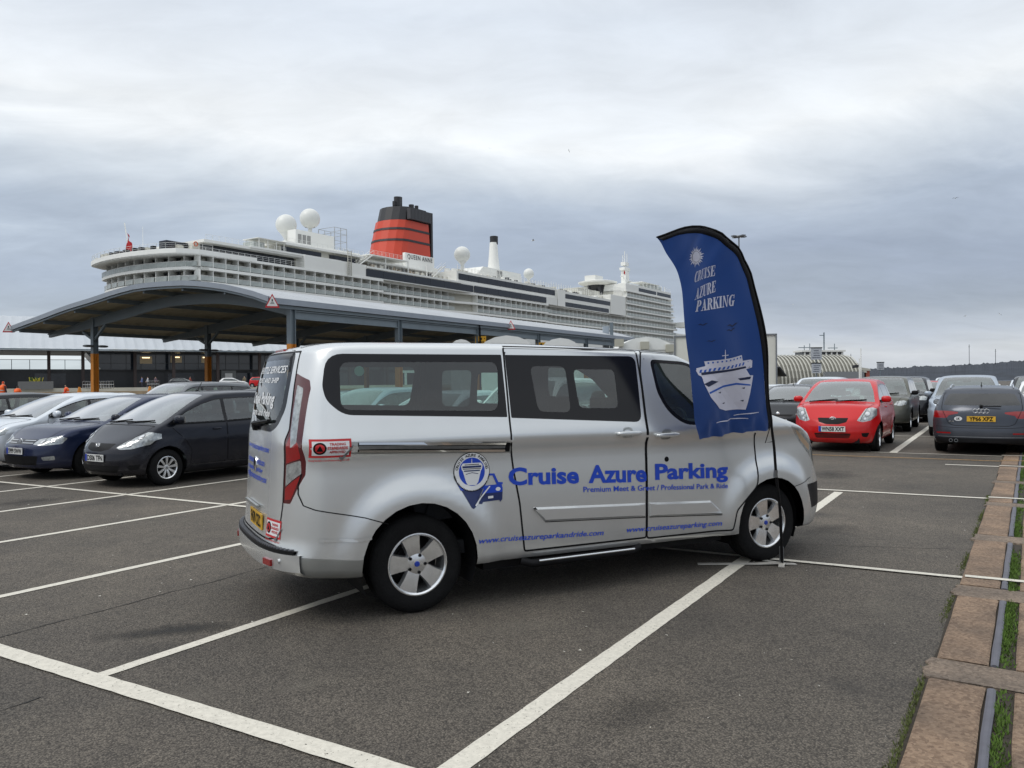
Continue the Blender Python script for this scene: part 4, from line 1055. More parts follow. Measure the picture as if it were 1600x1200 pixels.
def ship_logo(S_, cx_, cz_, r, sg=-1, proj='side', par=None):
    """round badge with a ship seen from the bow on a map pin, and a car beside it"""
    g = lambda P, mt, o: S_(P, mt, o)
    g([(cx_ - r * .93, cz_ - r * .35), (cx_ + r * .93, cz_ - r * .35), (cx_ + r * .12, cz_ - r * 1.78), (cx_ + 0, cz_ - r * 1.86), (cx_ - r * .12, cz_ - r * 1.78)], M_BLUED, .0020)
    g([(cx_ - r * .93, cz_ - r * .35), (cx_ + r * .93, cz_ - r * .35), (cx_ + r * .66, cz_ - r * .9), (cx_ - r * .66, cz_ - r * .9)], M_BLUE, .0026)
    g(circ(cx_, cz_, r), M_VK, .0032); g(circ(cx_, cz_, r * .965), M_VW, .0038); g(circ(cx_, cz_, r * .72), M_BLUE, .0044)
    H = [(-.50, .44), (.50, .44), (.60, .30), (.56, .12), (.50, .04), (.34, -.52), (.22, -.68), (-.22, -.68), (-.34, -.52), (-.50, .04), (-.56, .12), (-.60, .30)]
    g([(cx_ + a * r, cz_ + b * r) for a, b in H], M_VW, .0050)
    for z_, h_, w_ in ((.36, .018, .40), (.25, .05, .52), (.15, .016, .50), (.05, .03, .44)): g([(cx_ - w_ * r, cz_ + (z_ - h_) * r), (cx_ + w_ * r, cz_ + (z_ - h_) * r), (cx_ + w_ * r, cz_ + (z_ + h_) * r), (cx_ - w_ * r, cz_ + (z_ + h_) * r)], M_BLUED if h_ > .02 else M_VK, .0056)
    g([(cx_ - .35 * r, cz_ - .10 * r), (cx_, cz_ - .03 * r), (cx_ + .35 * r, cz_ - .10 * r), (cx_ + .34 * r, cz_ - .13 * r), (cx_, cz_ - .06 * r), (cx_ - .34 * r, cz_ - .13 * r)], M_BLUED, .0056)
    g([(cx_ - .02 * r, cz_ + .44 * r), (cx_ + .02 * r, cz_ + .44 * r), (cx_ + .012 * r, cz_ + .66 * r), (cx_ - .012 * r, cz_ + .66 * r)], M_VW, .0050)
def ring_text(S_wrap, body, cx_, cz_, r, a0, a1, cap, mat, off, inward=False):
    """letters set round a circle from angle a0 to a1 (radians, clockwise from a0)"""
    n = len(body)
    for i, ch in enumerate(body):
        if ch == ' ': continue
        vs, fs, wd = text_geo(ch, cap / .70, bold=.02)
        if not vs: continue
        a = a0 + (a1 - a0) * (i + .5) / n; t = a - pi / 2 if not inward else a + pi / 2
        V_ = []
        for x, z in vs:
            x -= wd / 2; 
            if inward: z = z - cap
            V_.append((cx_ + r * cos(a) + x * cos(t) - z * sin(t), cz_ + r * sin(a) + x * sin(t) + z * cos(t)))
        S_wrap(V_, fs, mat, off)
LC = (.395, .975); LR = .142
lg = empty('logo'); lg.parent = van
S_ = lambda P, mt, o: gfx(P, mt, o, lg)
ship_logo(S_, LC[0], LC[1], LR)
ring_text(lambda v_, f_, mt, o: sh.wrap('logo_lettering', 'side', v_, f_, mt, off=o * 1.5 + .001, parent=lg, grid=0), 'CRUISE AZURE PARKING', LC[0], LC[1], LR * .78, radians(172), radians(8), .020, M_VK, .0046)
ring_text(lambda v_, f_, mt, o: sh.wrap('logo_lettering', 'side', v_, f_, mt, off=o * 1.5 + .001, parent=lg, grid=0), 'WWW.CRUISEAZUREPARKANDRIDE.COM', LC[0], LC[1], LR * .93, radians(190), radians(350), .011, M_VK, .0046, True)
car_ = [(.445, .742), (.446, .768), (.50, .868), (.60, .872), (.632, .868), (.640, .842), (.636, .760), (.618, .742), (.612, .757), (.478, .752), (.468, .738)]
S_(car_, M_BLUED, .0022); S_([(.50, .868), (.60, .872), (.632, .868), (.640, .842), (.636, .815), (.472, .812)], M_BLUE, .0028)
S_([(.515, .955), (.575, .952), (.605, .888), (.642, .884), (.640, .868), (.60, .872), (.592, .872), (.562, .938), (.515, .941)], M_BLUE, .0028)
S_(circ(.602, .838, .020, 14, .014), M_VW, .0034); S_([(.520, .790), (.562, .792), (.562, .775), (.520, .773)], M_VW, .0034)
S_([(.404, .735), (.530, .866), (.538, .860), (.412, .728)], M_VW, .0060)
vtext('Cruise', .690, .862, 1.298, .838, .122, M_BLUE, bold=.034); vtext('Azure', 1.385, .834, 1.938, .808, .130, M_BLUE, bold=.034); vtext('Parking', 2.025, .818, 2.795, .790, .122, M_BLUE, bold=.034)
vtext('Premium Meet & Greet / Professional Park & Ride', 1.337, .762, 2.792, .694, .042, M_BLUE, bold=.012)
vtext('www.cruiseazureparkandride.com', .431, .461, 1.523, .413, .040, M_BLUE, bold=.012, shear=.25); vtext('www.cruiseazureparking.com', 1.742, .413, 2.722, .381, .042, M_BLUE, bold=.012, shear=.25)
def stamp(proj, x0, z0, w_, h_, sgx=1, par=None):
    st = empty('stamp_sticker'); st.parent = par or van
    X = lambda a: x0 + sgx * a * w_; Z = lambda b: z0 + b * h_
    g = lambda P, mt, o: gfx([(X(a), Z(b)) for a, b in P], mt, o, st, proj=proj, name='sticker_print')
    g([(0, 0), (1, 0), (1, 1), (0, 1)], M_VR, .002); g([(.06, .12), (.945, .12), (.945, .88), (.06, .88)], M_VW, .0028)
    cxx, czz, rr = .23, .5, .32; n = 22
    g([(cxx + rr * h_ / w_ * cos(2 * pi * k / n), czz + rr * sin(2 * pi * k / n)) for k in range(n)], M_VK, .0034)
    g([(cxx + rr * .72 * h_ / w_ * cos(2 * pi * k / n), czz + rr * .72 * sin(2 * pi * k / n)) for k in range(n)], M_VR, .0040)
    g([(.155, .36), (.305, .36), (.23, .66)], M_VK, .0046)
    for k, (t_, c_) in enumerate((('TRADING', .17), ('STANDARDS', .20), ('APPROVED', .17))):
        ww = .50 * w_ if k == 1 else .40 * w_; vs, fs = text_fit(t_, ww, .13 * h_, bold=.03)
        vs = [(X(.65) + sgx * (a - ww / 2), Z(.66 - k * .20) + b) for a, b in vs]; sh.wrap('sticker_lettering', proj, vs, fs, M_VR, off=.0062, parent=st, grid=0)
    g([(.70, -.05), (.78, -.18), (1.06, .62), (1.04, .66), (.775, .02), (.72, .08)], M_ALLOYD, .0052)
    vs, fs = text_fit('buywithconfidence.gov.uk', w_ * .98, .10 * h_, bold=.01); sh.wrap('sticker_lettering', proj, [(X(0) + sgx * a, Z(-.20) + b) for a, b in vs], fs, M_VR, off=.0030, parent=st, grid=0)
stamp('side', -.752, 1.128, .262, .122)
stamp('rear', -.45, .565, .24, .125, -1)
# rear lettering: blue contact lines and white words on the glass
for z_, t_, w_, cap in ((1.135, 'www.cruiseazureparking.com', .78, .040), (1.03, 'cruiseazureparkandride.com', .68, .045), (.975, 'cruiseazureparking', .62, .035), (.915, 'info@cruiseazureparking.com', .74, .045)):
    vtext(t_, .36, z_, .36 + w_, z_, cap, M_BLUE, TG, bold=.02, proj='rear')
vtext('SHUTTLE SERVICES', .36, 1.695, 1.22, 1.695, .050, M_VW, TG, bold=.02, shear=.2, proj='rear', grid=.04)
vtext('PORT AND SHIP', .30, 1.625, 1.00, 1.625, .036, M_VW, TG, bold=.02, proj='rear', grid=.04)
vtext('Cruise Parking', .42, 1.470, 1.24, 1.470, .085, M_VW, TG, bold=.03, proj='rear', grid=.04)
vtext('park and ride', .30, 1.385, .95, 1.385, .05, M_VW, TG, bold=.02, proj='rear', grid=.04)
# registration of a roof aerial
# green round permit in the quarter window
co, no = sh.hit('side', -.40, 1.70); m = MB(); m.lathe([(0, co.y + .02), (.035, co.y + .02)], c=(-.395, 0, 1.70), axis='y', n=18); m.build('window_sticker', [pm('permit_green', (.28, .5, .42), .6)], van)
# ================================================================== parked cars
def sprof(W, belt, H, tum=.19, zb=.2):
    return [(zb, W * .90), (zb + .08, W * .955), (.45, W * .985), (.60, W * .990), (.70, W * .993), (.745, W * 1.0), (.785, W * .984), (belt - .06, W * .972), (belt, W * .955), (belt + .1, W * .91), (H - .12, W * .955 - tum * (H - .12 - belt) / .45 * .9), (H, W * .955 - tum * (H - belt) / .45 * 1.05)]
def car_spec(Lt, W, H, wb, fo, tyre, belt, header, cowl, hoodz, nosez, cowlz, roofback, rearz, hatch, bz=(.2, .2), wr=None, pillars=(), tip=None, dlo_rear=None, nose=(.75, 2.6), tail=(.5, 2.6), tum=.19, roofdrop=.04, beltrise=.06, tyre_w=.195, wheel_kind='five', rim=None, ws=.10, arch=None):
    ro = Lt - wb - fo; W2 = W / 2
    S = dict(wb=wb, ro=ro, fo=fo, tyre=tyre, track=W2 - .10, belt=belt, header=header, cowl=cowl, ws=ws, dx=.07, ns=16, endn=10,
        top=[(-ro, rearz), (-ro + .10, rearz + .04), (roofback, H - roofdrop), ((roofback + header) / 2, H), (header - .15, H - .02), (header + .02, H - .055), (cowl - .10, cowlz + .05), (cowl, cowlz), (wb + fo * .35, (cowlz + hoodz) / 2 + .035), (wb + fo * .72, hoodz), (wb + fo * .93, nosez), (wb + fo, nosez - .06)],
        bot=[(-ro, bz[0] + .06), (-ro * .4, bz[0]), (wb * .3, bz[0] - .02), (wb, bz[1] - .02), (wb + fo, bz[1])],
        crown=[(-ro, .10), (roofback, .085), (header, .085), ((header + cowl) / 2, .05), (cowl, .07), (wb + fo * .7, .10), (wb + fo, .12)], sq=[(0, 2.8), (header, 2.6), (cowl, 2.5)],
        side=sprof(W2, belt, H, tum), front_x=[(.15, -.10), (.28, -.02), (.42, 0), (.55, -.015), (.68, -.07), (.85, -.16), (1.1, -.25)], rear_x=hatch, fz=.55, rz=.95 if hatch[-1][1] > .3 else .6,
        nose=nose, tail=tail, flares=[(0, tyre + .07, tyre + .17, .018), (wb, tyre + .07, tyre + .17, .018)])
    S.update(H=H, W=W, pillars=pillars, tip=tip, dlo_rear=dlo_rear, beltrise=beltrise, tyre_w=tyre_w, kind=wheel_kind, rim=rim or tyre * .62, roofback=roofback, cowlz=cowlz, hoodz=hoodz, arch=arch or tyre + .055, roofdrop=roofdrop)
    return S
SPEC = {
 'mpv': car_spec(3.79, 1.675, 1.525, 2.45, .735, .293, .97, 1.55, 2.62, .80, .70, .985, -.15, 1.50, [(.3, 0), (.45, 0), (.7, .03), (.95, .06), (1.2, .16), (1.5, .42)], pillars=(1.30, .30), tip=2.50, dlo_rear=(-.28, -.02), tum=.17, tyre_w=.175, wheel_kind='trim'),
 'hatch': car_spec(4.255, 1.80, 1.452, 2.637, .88, .316, .965, 1.45, 2.45, .775, .66, .965, -.15, 1.40, [(.3, 0), (.45, 0), (.7, .04), (.95, .09), (1.15, .24), (1.42, .62)], pillars=(1.22, .30), tip=2.32, dlo_rear=(-.20, .12), tum=.22),
 'mini': car_spec(3.785, 1.695, 1.53, 2.46, .74, .293, 1.00, 1.45, 2.42, .86, .72, 1.02, -.10, 1.48, [(.3, 0), (.45, 0), (.7, .03), (1.0, .07), (1.2, .18), (1.5, .44)], pillars=(1.22, .28), tip=2.32, dlo_rear=(-.22, .05), tum=.19, tyre_w=.185, nose=(.80, 2.3)),
 'fiesta': car_spec(3.95, 1.722, 1.481, 2.489, .83, .30, .98, 1.40, 2.42, .80, .66, .99, -.10, 1.42, [(.3, 0), (.45, 0), (.7, .03), (1.0, .08), (1.15, .22), (1.45, .52)], pillars=(1.2, .28), tip=2.30, dlo_rear=(-.18, .10), tum=.21, beltrise=.10),
 'suv': car_spec(4.55, 1.87, 1.72, 2.66, .93, .355, 1.10, 1.55, 2.40, .99, .84, 1.12, -.45, 1.66, [(.3, 0), (.5, 0), (.8, .03), (1.1, .06), (1.3, .14), (1.7, .34)], bz=(.30, .28), pillars=(1.22, .22), tip=2.32, dlo_rear=(-.62, -.45), tum=.17, tyre_w=.225),
 'estate': car_spec(4.80, 1.86, 1.46, 2.85, .90, .335, .955, 1.55, 2.55, .79, .68, .97, -.45, 1.38, [(.3, 0), (.5, .0), (.62, .02), (.90, .05), (1.0, .10), (1.2, .28), (1.42, .55)], pillars=(1.25, .25), tip=2.42, dlo_rear=(-.62, -.28), tum=.24, tyre_w=.235, tail=(.55, 2.4)),
 'pickup': car_spec(4.55, 1.87, 1.72, 2.66, .93, .355, 1.10, 1.55, 2.40, .99, .84, 1.12, -.45, 1.66, [(.3, 0), (.5, 0), (.8, .03), (1.1, .06), (1.3, .14), (1.7, .34)], bz=(.30, .28), pillars=(1.22, .22), tip=2.32, dlo_rear=(-.62, -.45), tum=.17, tyre_w=.225),
}
def build_car(kind, mat, label, extra=None, glassm=None, lod=0, name='parked_car', cat='car', group=None, bumper=None):
    S = SPEC[kind]; sh = Shell(S); root = empty(name); tag(root, label, cat, group)
    g = glassm or G_CLEAR; W2 = S['W'] / 2; H = S['H']; belt = S['belt']; wb = S['wb']; top = S['top']
    arch_cut(sh, 0, S['tyre'], S['arch']); arch_cut(sh, wb, S['tyre'], S['arch'])
    flat = lambda c, n: abs(n.y) > .30 and abs(c.y) > W2 * .45
    def ztop(x): return smooth_tab(top, x) - lerp_tab(S['crown'], x) - .035
    def zbelt(x): return belt + .015 + S['beltrise'] * max(0, (wb * .6 - x)) / 2.0
    # glass area of the side: outline then panes between the pillars
    xs = []; x = S['dlo_rear'][1]
    up = []
    n = 22; xt = S['tip']
    for i in range(n + 1):
        x = S['dlo_rear'][1] + (xt - S['dlo_rear'][1]) * i / n; z = ztop(x)
        if z <= zbelt(x) + .015: break
        up.append((x, z))
    xe = up[-1][0]
    lo = [(xe + .01, zbelt(xe) + .005)] + [(xe + (S['dlo_rear'][0] - xe) * t, zbelt(xe + (S['dlo_rear'][0] - xe) * t)) for t in (.33, .66, 1)]
    dlo = up + lo
    ids, fn = sh.both('window_frame', M_GLOSSB if lod == 0 else g); sh.cut('side', dlo, fn, sel=flat)
    if lod == 0:
        cuts = [xt] + list(S['pillars']) + [S['dlo_rear'][0] - .3]
        for a, b in zip(cuts, cuts[1:]):
            x1, x0 = a - (.035 if a != xt else .05), b + .035
            u = [(x, z - .022) for x, z in up if x0 < x < x1 and z - .05 > zbelt(x)]
            if len(u) < 2: continue
            left = max(x0, u[0][0]); 
            P = ([(x0, ztop(x0) - .022)] if x0 > up[0][0] else []) + u + ([(x1, ztop(x1) - .022)] if x1 < xe - .02 and ztop(x1) - .05 > zbelt(x1) else [])
            xl = P[-1][0] + (0 if P[-1][0] >= x1 - .01 else .06)
            r0 = x0 if x0 > S['dlo_rear'][0] + .02 else S['dlo_rear'][0] + .05
            P = P + [(min(xl, x1), zbelt(min(xl, x1)) + .018), (r0, zbelt(r0) + .02)]
            i2, f2 = sh.both('window', g, ids); sh.cut('side', P, f2, sel=flat, only=ids)
        # door lower halves
        sill = S['bot'][2][1] + .13; pl = S['pillars']; R = S['arch'] + .05
        fd = [(pl[0], zbelt(pl[0]) - .012), (xe + .02, zbelt(xe) - .012), (min(xe + .05, wb - .33), belt - .25), (wb - R - .05, .55), (wb - R - .02, sill), (pl[0], sill)]
        rd = [(pl[0] - .012, zbelt(pl[0]) - .012), (pl[0] - .012, sill), (R + .03, sill), (R * .93, .48), (pl[1] * .5 + .06, .80), (pl[1] * .4, zbelt(pl[1]) - .012)]
        i3, f3 = sh.both('front_door', mat); sh.cut('side', roundpoly(fd, .03, 2), f3, sel=flat, only=(0,))
        i4, f4 = sh.both('rear_door', mat); sh.cut('side', roundpoly(rd, .03, 2), f4, sel=flat, only=(0,))
    # windscreen
    hx, cx_ = S['header'], S['cowl']; k = S['ws']
    def Wz(x): return smooth_tab(S['side'], smooth_tab(top, x) - .05)
    P = []
    for t in (-1, -.6, -.2, .2, .6, 1): y = t * (Wz(hx) - .13); P.append((hx + .045 - k * y * y, y))
    P += [((hx + cx_) / 2 - k * (Wz((hx + cx_) / 2) - .09) ** 2, Wz((hx + cx_) / 2) - .09)]
    for t in (1, .6, .2, -.2, -.6, -1): y = t * (Wz(cx_) - .10); P.append((cx_ - .05 - k * y * y, y))
    P += [((hx + cx_) / 2 - k * (Wz((hx + cx_) / 2) - .09) ** 2, -Wz((hx + cx_) / 2) + .09)]
    kw = sh.new('windscreen', G_WIND); sh.cut('top', roundpoly(P, .02, 2), kw, sel=lambda c, n: n.z > .12 and c.z > belt - .1 and hx - .3 < c.x < cx_ + .2)
    # rear glass
    zr0, zr1 = belt + .09, H - S['roofdrop'] - .13
    wy = lambda z: smooth_tab(S['side'], z) - .13
    kr = sh.new('rear_window', G_PRIV if kind in ('estate', 'suv') else G_TINT)
    sh.cut('front', roundpoly([(-wy(zr0), zr0), (-wy(zr1), zr1), (wy(zr1), zr1), (wy(zr0), zr0)], .06, 3), kr, sel=lambda c, n: n.x < -.22 and c.x < wb * .3)
    fr = lambda c, n: n.x > -.02 and c.x > wb + .1
    rr = lambda c, n: n.x < -.08 and c.x < -.05
    E = extra or {}
    for nm, mt, P, sd in E.get('front', []):
        if sd == 'both':
            i5, f5 = sh.both(nm, mt); 
            for sg in (1, -1): sh.cut('front', roundpoly([(sg * a, b) for a, b in P], .015, 2), f5, sel=E.get('fsel', fr))
        else: q = sh.new(nm, mt); sh.cut('front', roundpoly(P, .02, 2), q, sel=fr)
    for nm, mt, P, sd in E.get('rear', []):
        if sd == 'both':
            i5, f5 = sh.both(nm, mt)
            for sg in (1, -1): sh.cut('front', roundpoly([(sg * a, b) for a, b in P], .012, 2), f5, sel=rr)
        else: q = sh.new(nm, mt); sh.cut('front', roundpoly(P, .02, 2), q, sel=rr)
    for nm, mt, P in E.get('side', []):
        i5, f5 = sh.both(nm, mt); sh.cut('side', roundpoly(P, .012, 2), f5, sel=lambda c, n: abs(c.y) > W2 * .45)
    O = sh.extract(root, 'body', mat)
    # inside
    m = MB(); m.box((wb * .45, 0, .32), (wb - .5, W2 * 1.7, .12)); m.box((cx_ - .30, 0, S['cowlz'] - .16), (.42, W2 * 1.55, .22)); m.box((cx_ - .02, 0, .55), (.3, W2 * 1.6, .5)); m.box((-.35, 0, .62), (.5, W2 * 1.3, .5)); m.build('cabin_floor', [M_DARK], root)
    m = MB(); sc_ = H / 1.5
    for y in (-W2 * .46, W2 * .46): seat(m, hx - .28, y, .50 * sc_, .48, True, .60)
    seat(m, .18, -W2 * .40, .52 * sc_, .52, True, .54); seat(m, .18, W2 * .40, .52 * sc_, .52, True, .54); m.build('seats', [M_DARK], root)
    m = MB(); steering(m, cx_ - .62, -W2 * .46, S['cowlz'] - .08, 0); m.build('steering_wheel', [M_BLACK], root)
    if lod == 0:
        m = MB(); m.box((hx + .16, 0, H - .19), (.03, .20, .06)); m.build('interior_mirror', [M_BLACK], root)
    arch_liner(root, 0, S['tyre'], S['arch'] + .004, W2 - .035, W2 - .38); arch_liner(root, wb, S['tyre'], S['arch'] + .004, W2 - .07, W2 - .38)
    for sg in (-1, 1):
        for x in (0, wb): wheel(S['kind'], S['tyre'], S['tyre_w'], S['rim'], root, (x, sg * (W2 - .022 - S['tyre_w'] / 2), S['tyre']), sg > 0)
    m = MB(); m.box((wb / 2, 0, .21), (wb - .7, W2 * 1.5, .10)); m.box((-.3, 0, .30), (.4, W2 * 1.2, .14)); m.box((wb + .35, 0, .25), (.5, W2 * 1.2, .1)); m.build('chassis', [M_BLACK], root)
    for sg in (-1, 1):
        # mirrors
        x = xe - .12; z = zbelt(x) + .07; yb = smooth_tab(S['side'], z)
        m = MB(); superblob(m, (x + .02, sg * (yb + .125), z), (.11, .20, .14), 2.8); m.tube([(x + .04, sg * (yb - .02), z - .05), (x + .03, sg * (yb + .06), z - .02)], .025, 6)
        mo = m.build('mirror', [E.get('mirror', mat)], root, True)
        m = MB(); m.box((x - .036, sg * (yb + .125), z), (.012, .15, .095)); m.build('mirror_glass', [M_CHROME], mo)
        if lod == 0:
            D = O[i3[0] if sg < 0 else i3[1]]; D2_ = O[i4[0] if sg < 0 else i4[1]]
            sh.ribbon('door_gap', 'side', roundpoly(fd, .03, 2), .008, M_VK, sg=sg, parent=D, closed=True, step=.06)
            sh.ribbon('door_gap', 'side', roundpoly(rd, .03, 2), .008, M_VK, sg=sg, parent=D2_, closed=True, step=.06)
            for hx_, par in ((pl[0] + .20, D), (pl[1] + .14, D2_)):
                hz = zbelt(hx_) - .11; co, no = sh.hit('side', hx_, hz, sg)
                if co: m = MB(); superblob(m, (hx_, co.y + sg * .018, hz), (.17, .03, .03), 3); m.build('handle', [E.get('handle', mat)], par, True)
            sh.ribbon('window_seal', 'side', [(a, b) for a, b in lo], .014, E.get('seal', M_VK), sg=sg, parent=root, off=.004)
    # wipers
    m = MB()
    for y0, y1 in ((-.05, .55), (-.60, -.02)):
        a, _n = sh.hit('top', cx_ - .02 - k * y0 * y0, y0); b, _n2 = sh.hit('top', cx_ - .10 - k * y1 * y1, y1)
        if a and b: m.tube([a + Vector((0, 0, .02)), b + Vector((0, 0, .02))], .011, 5)
    m.build('wiper', [M_BLACK], root)
    sh.ribbon('bonnet_gap', 'top', [(cx_ - k * y * y + .02, y) for y in (-W2 * .82, -W2 * .5, 0, W2 * .5, W2 * .82)], .012, M_VK, parent=root, off=.002)
    if lod == 0:
        for sg in (-1, 1): sh.ribbon('bonnet_gap', 'top', [(cx_ - .03, sg * W2 * .84), (wb + S['fo'] * .3, sg * W2 * .80), (wb + S['fo'] * .75, sg * W2 * .62)], .008, M_VK, parent=root, off=.002)
        if 'aerial' in E: ax = E['aerial']; m = MB(); m.tube([(ax, 0, H - .03), (ax - .10, 0, H + E.get('alen', .16))], .006, 5); superblob(m, (ax, 0, H - .01), (.07, .04, .03), 2.5); m.build('aerial', [M_BLACK], root)
    return root, sh, O
def badge(root, x, z, kind, face=1):
    m = MB()
    def ring(cy, cz, rx, rz, t=.007):
        m.tube([(x, cy + rx * cos(2 * pi * k / 20), cz + rz * sin(2 * pi * k / 20)) for k in range(21)], t, 5, cap=False)
    if kind == 'oval3': ring(0, z, .062, .042); ring(0, z, .026, .040, .005); ring(0, z + .016, .045, .018, .005)
    elif kind == 'h': m.bar((x, -.028, z - .035), (x, -.034, z + .035), .014); m.bar((x, .028, z - .035), (x, .034, z + .035), .014); m.bar((x, -.03, z), (x, .03, z), .012); m.tube([(x, a, b) for a, b in ((-.05, z + .045), (.05, z + .045), (.042, z - .045), (-.042, z - .045), (-.05, z + .045))], .005, 5)
    elif kind == 'vw': ring(0, z, .055, .055); m.tube([(x, a, z + b) for a, b in ((-.036, .035), (-.02, -.005), (-.010, -.04), (0, -.01), (.010, -.04), (.02, -.005), (.036, .035))], .005, 5, cap=False); m.tube([(x, a, z + b) for a, b in ((-.016, .05), (0, .012), (.016, .05))], .005, 5, cap=False)
    elif kind == 'oval': m.lathe([(0, x + .006), (.05, x + .004), (.055, x - .004)], c=(0, 0, z), axis='x', n=18)
    elif kind == 'rings':
        for k in range(4): ring(-.105 + k * .07, z, .043, .043, .006)
    o = m.build('badge', [M_CHROME], root, True)
    return o
def place(root, n, d, turn=0.0, flip=False):
    """put a car by its rear-axle centre in the bay frame; nose towards the viewer unless flipped"""
    p = G(n, d); root.location = (p.x, p.y, 0); root.rotation_euler = (0, 0, pi / 2 - A1 + (0 if flip else pi) + turn)
def bowls(sh_, root_, pts, O_=None):
    for (y, z, r) in pts:
        for sg in (1, -1):
            c_ = lambda q: [(sg * y + q * cos(2 * pi * k / 16), z + q * sin(2 * pi * k / 16)) for k in range(16)]
            o1 = sh_.poly('reflector_bowl', 'front', c_(r), M_ALLOYD, off=.003, parent=root_, grid=0); sh_.poly('bulb', 'front', c_(r * .72), M_CHROME, off=.006, parent=root_, grid=0); sh_.poly('bulb', 'front', c_(r * .35), M_VW, off=.009, parent=root_, grid=0)
P_NAVY = paint('paint_blue_black', (0.007, 0.009, 0.017), 0.35, 0.24)
P_BLUE = paint('paint_dark_blue', (0.013, 0.022, 0.060), 0.35, 0.22)
P_ICE = paint('paint_ice_silver', (0.66, 0.70, 0.74), 0.35, 0.28)
P_RED = paint('paint_red', (0.52, 0.003, 0.005), 0.0, 0.24)
P_GREY = paint('paint_steel_grey', (0.060, 0.068, 0.085), 0.45, 0.27)
P_DGREY = paint('paint_dark_grey', (0.020, 0.022, 0.026), 0.35, 0.27)
P_OLIVE = paint('paint_olive_grey', (0.105, 0.105, 0.088), 0.4, 0.28)
P_SIL = paint('paint_silver_blue', (0.36, 0.41, 0.47), 0.5, 0.28)
P_WHITE = paint('paint_white', (0.74, 0.75, 0.75), 0.0, 0.3)
P_PINK = paint('paint_faded_red', (0.40, 0.045, 0.05), 0.0, 0.35)
P_RBLUE = paint('paint_royal_blue', (0.012, 0.03, 0.20), 0.3, 0.25)
P_TAN = paint('paint_sand', (0.35, 0.33, 0.28), 0.3, 0.3)
# ---- near car row on the left: blue-black small family car
hl_m = [('headlight', M_LAMP, [(.42, .640), (.50, .72), (.60, .80), (.72, .875), (.80, .87), (.84, .80), (.80, .68), (.66, .62), (.50, .61)], 'both'),
        ('upper_grille', M_BLACK, [(-.36, .70), (.36, .70), (.30, .615), (.12, .575), (-.12, .575), (-.30, .615)], 'one'), ('lower_grille', M_BLACK, [(-.52, .36), (.52, .36), (.46, .25), (-.46, .25)], 'one'),
        ('fog_lamp', M_BLACK, [(.60, .36), (.74, .38), (.72, .30), (.62, .28)], 'both')]
jazz, shj, _ = build_car('mpv', P_NAVY, 'blue black high roofed hatchback nearest the rear of the silver minibus, plate DS06 TFN', dict(front=hl_m, aerial=1.3, alen=.14))
bowls(shj, jazz, [(.60, .70, .055), (.70, .80, .045)])
place(jazz, -12.20, 8.12 + 2.45, -.02)
co, no = shj.hit('front', 0, .50); plate(jazz, (co.x + .012, 0, .475), 'DS06 TFN', False, 1, .50); co, no = shj.hit('front', 0, .655); badge(jazz, co.x + .01, .655, 'h')
hl_g = [('headlight', M_LAMP, [(.40, .615), (.42, .70), (.62, .735), (.80, .76), (.86, .72), (.82, .62), (.60, .595)], 'both'), ('upper_grille', M_GLOSSB, [(-.40, .695), (.40, .695), (.38, .615), (-.38, .615)], 'one'),
        ('lower_grille', M_BLACK, [(-.55, .42), (.55, .42), (.50, .26), (-.50, .26)], 'one'), ('fog_lamp', M_LAMP, [(.60, .40), (.76, .42), (.76, .35), (.62, .34)], 'both')]
golf, shg, _ = build_car('hatch', P_BLUE, 'dark blue hatchback with slim headlights, second car to the left of the minibus rear', dict(front=hl_g))
bowls(shg, golf, [(.56, .66, .042), (.72, .685, .045)])
place(golf, -14.62, 8.25 + 2.637)
co, no = shg.hit('front', 0, .50); plate(golf, (co.x + .012, 0, .50), 'S999 SWW', False, 1, .50); co, no = shg.hit('front', 0, .655); badge(golf, co.x + .012, .655, 'vw')
for z_ in (.635, .675): shg.ribbon('grille_bar', 'front', [(-.38, z_), (-.08, z_)], .010, M_CHROME, parent=golf, off=.004); shg.ribbon('grille_bar', 'front', [(.08, z_), (.38, z_)], .010, M_CHROME, parent=golf, off=.004)
ice, shi, _ = build_car('fiesta', P_ICE, 'pale ice silver hatchback parked just left of the dark blue hatchback', dict(front=[('headlight', M_LAMP, [(.50, .66), (.58, .74), (.74, .82), (.82, .80), (.80, .70), (.62, .62)], 'both'), ('lower_grille', M_BLACK, [(-.50, .46), (.50, .46), (.42, .26), (-.42, .26)], 'one'), ('upper_grille', M_BLACK, [(-.3, .64), (.3, .64), (.28, .60), (-.28, .60)], 'one')]))
place(ice, -16.95, 8.4 + 2.489)
tree = snapshot()
# royal blue car whose corner only shows, in the nearer row
E_R = dict(rear=[('tail_light', M_RED, [(.56, .98), (.80, .98), (.84, .86), (.80, .74), (.60, .76)], 'both')])
rb, shr, _ = build_car('hatch', P_RBLUE, 'royal blue car mostly out of view at the left edge, red tail light showing', E_R)
place(rb, -16.80, 6.3, 0, False)
# crossover and dark saloon behind the first row
cross, shc, _ = build_car('suv', paint('paint_mid_grey', (0.17, 0.18, 0.19), 0.45, 0.28), 'grey crossover with chrome window line behind the blue black hatchback', dict(front=[('headlight', M_LAMP, [(.45, .80), (.60, .86), (.82, .92), (.86, .86), (.70, .76)], 'both'), ('grille', M_BLACK, [(-.4, .88), (.4, .88), (.36, .68), (-.36, .68)], 'one')], seal=M_CHROME), glassm=G_TINT)
place(cross, -19.5, 15.6)
dk, shd, _ = build_car('estate', P_DGREY, 'dark grey car behind the pale silver hatchback at the far left', dict(), glassm=G_CLEAR)
place(dk, -23.2, 12.4)
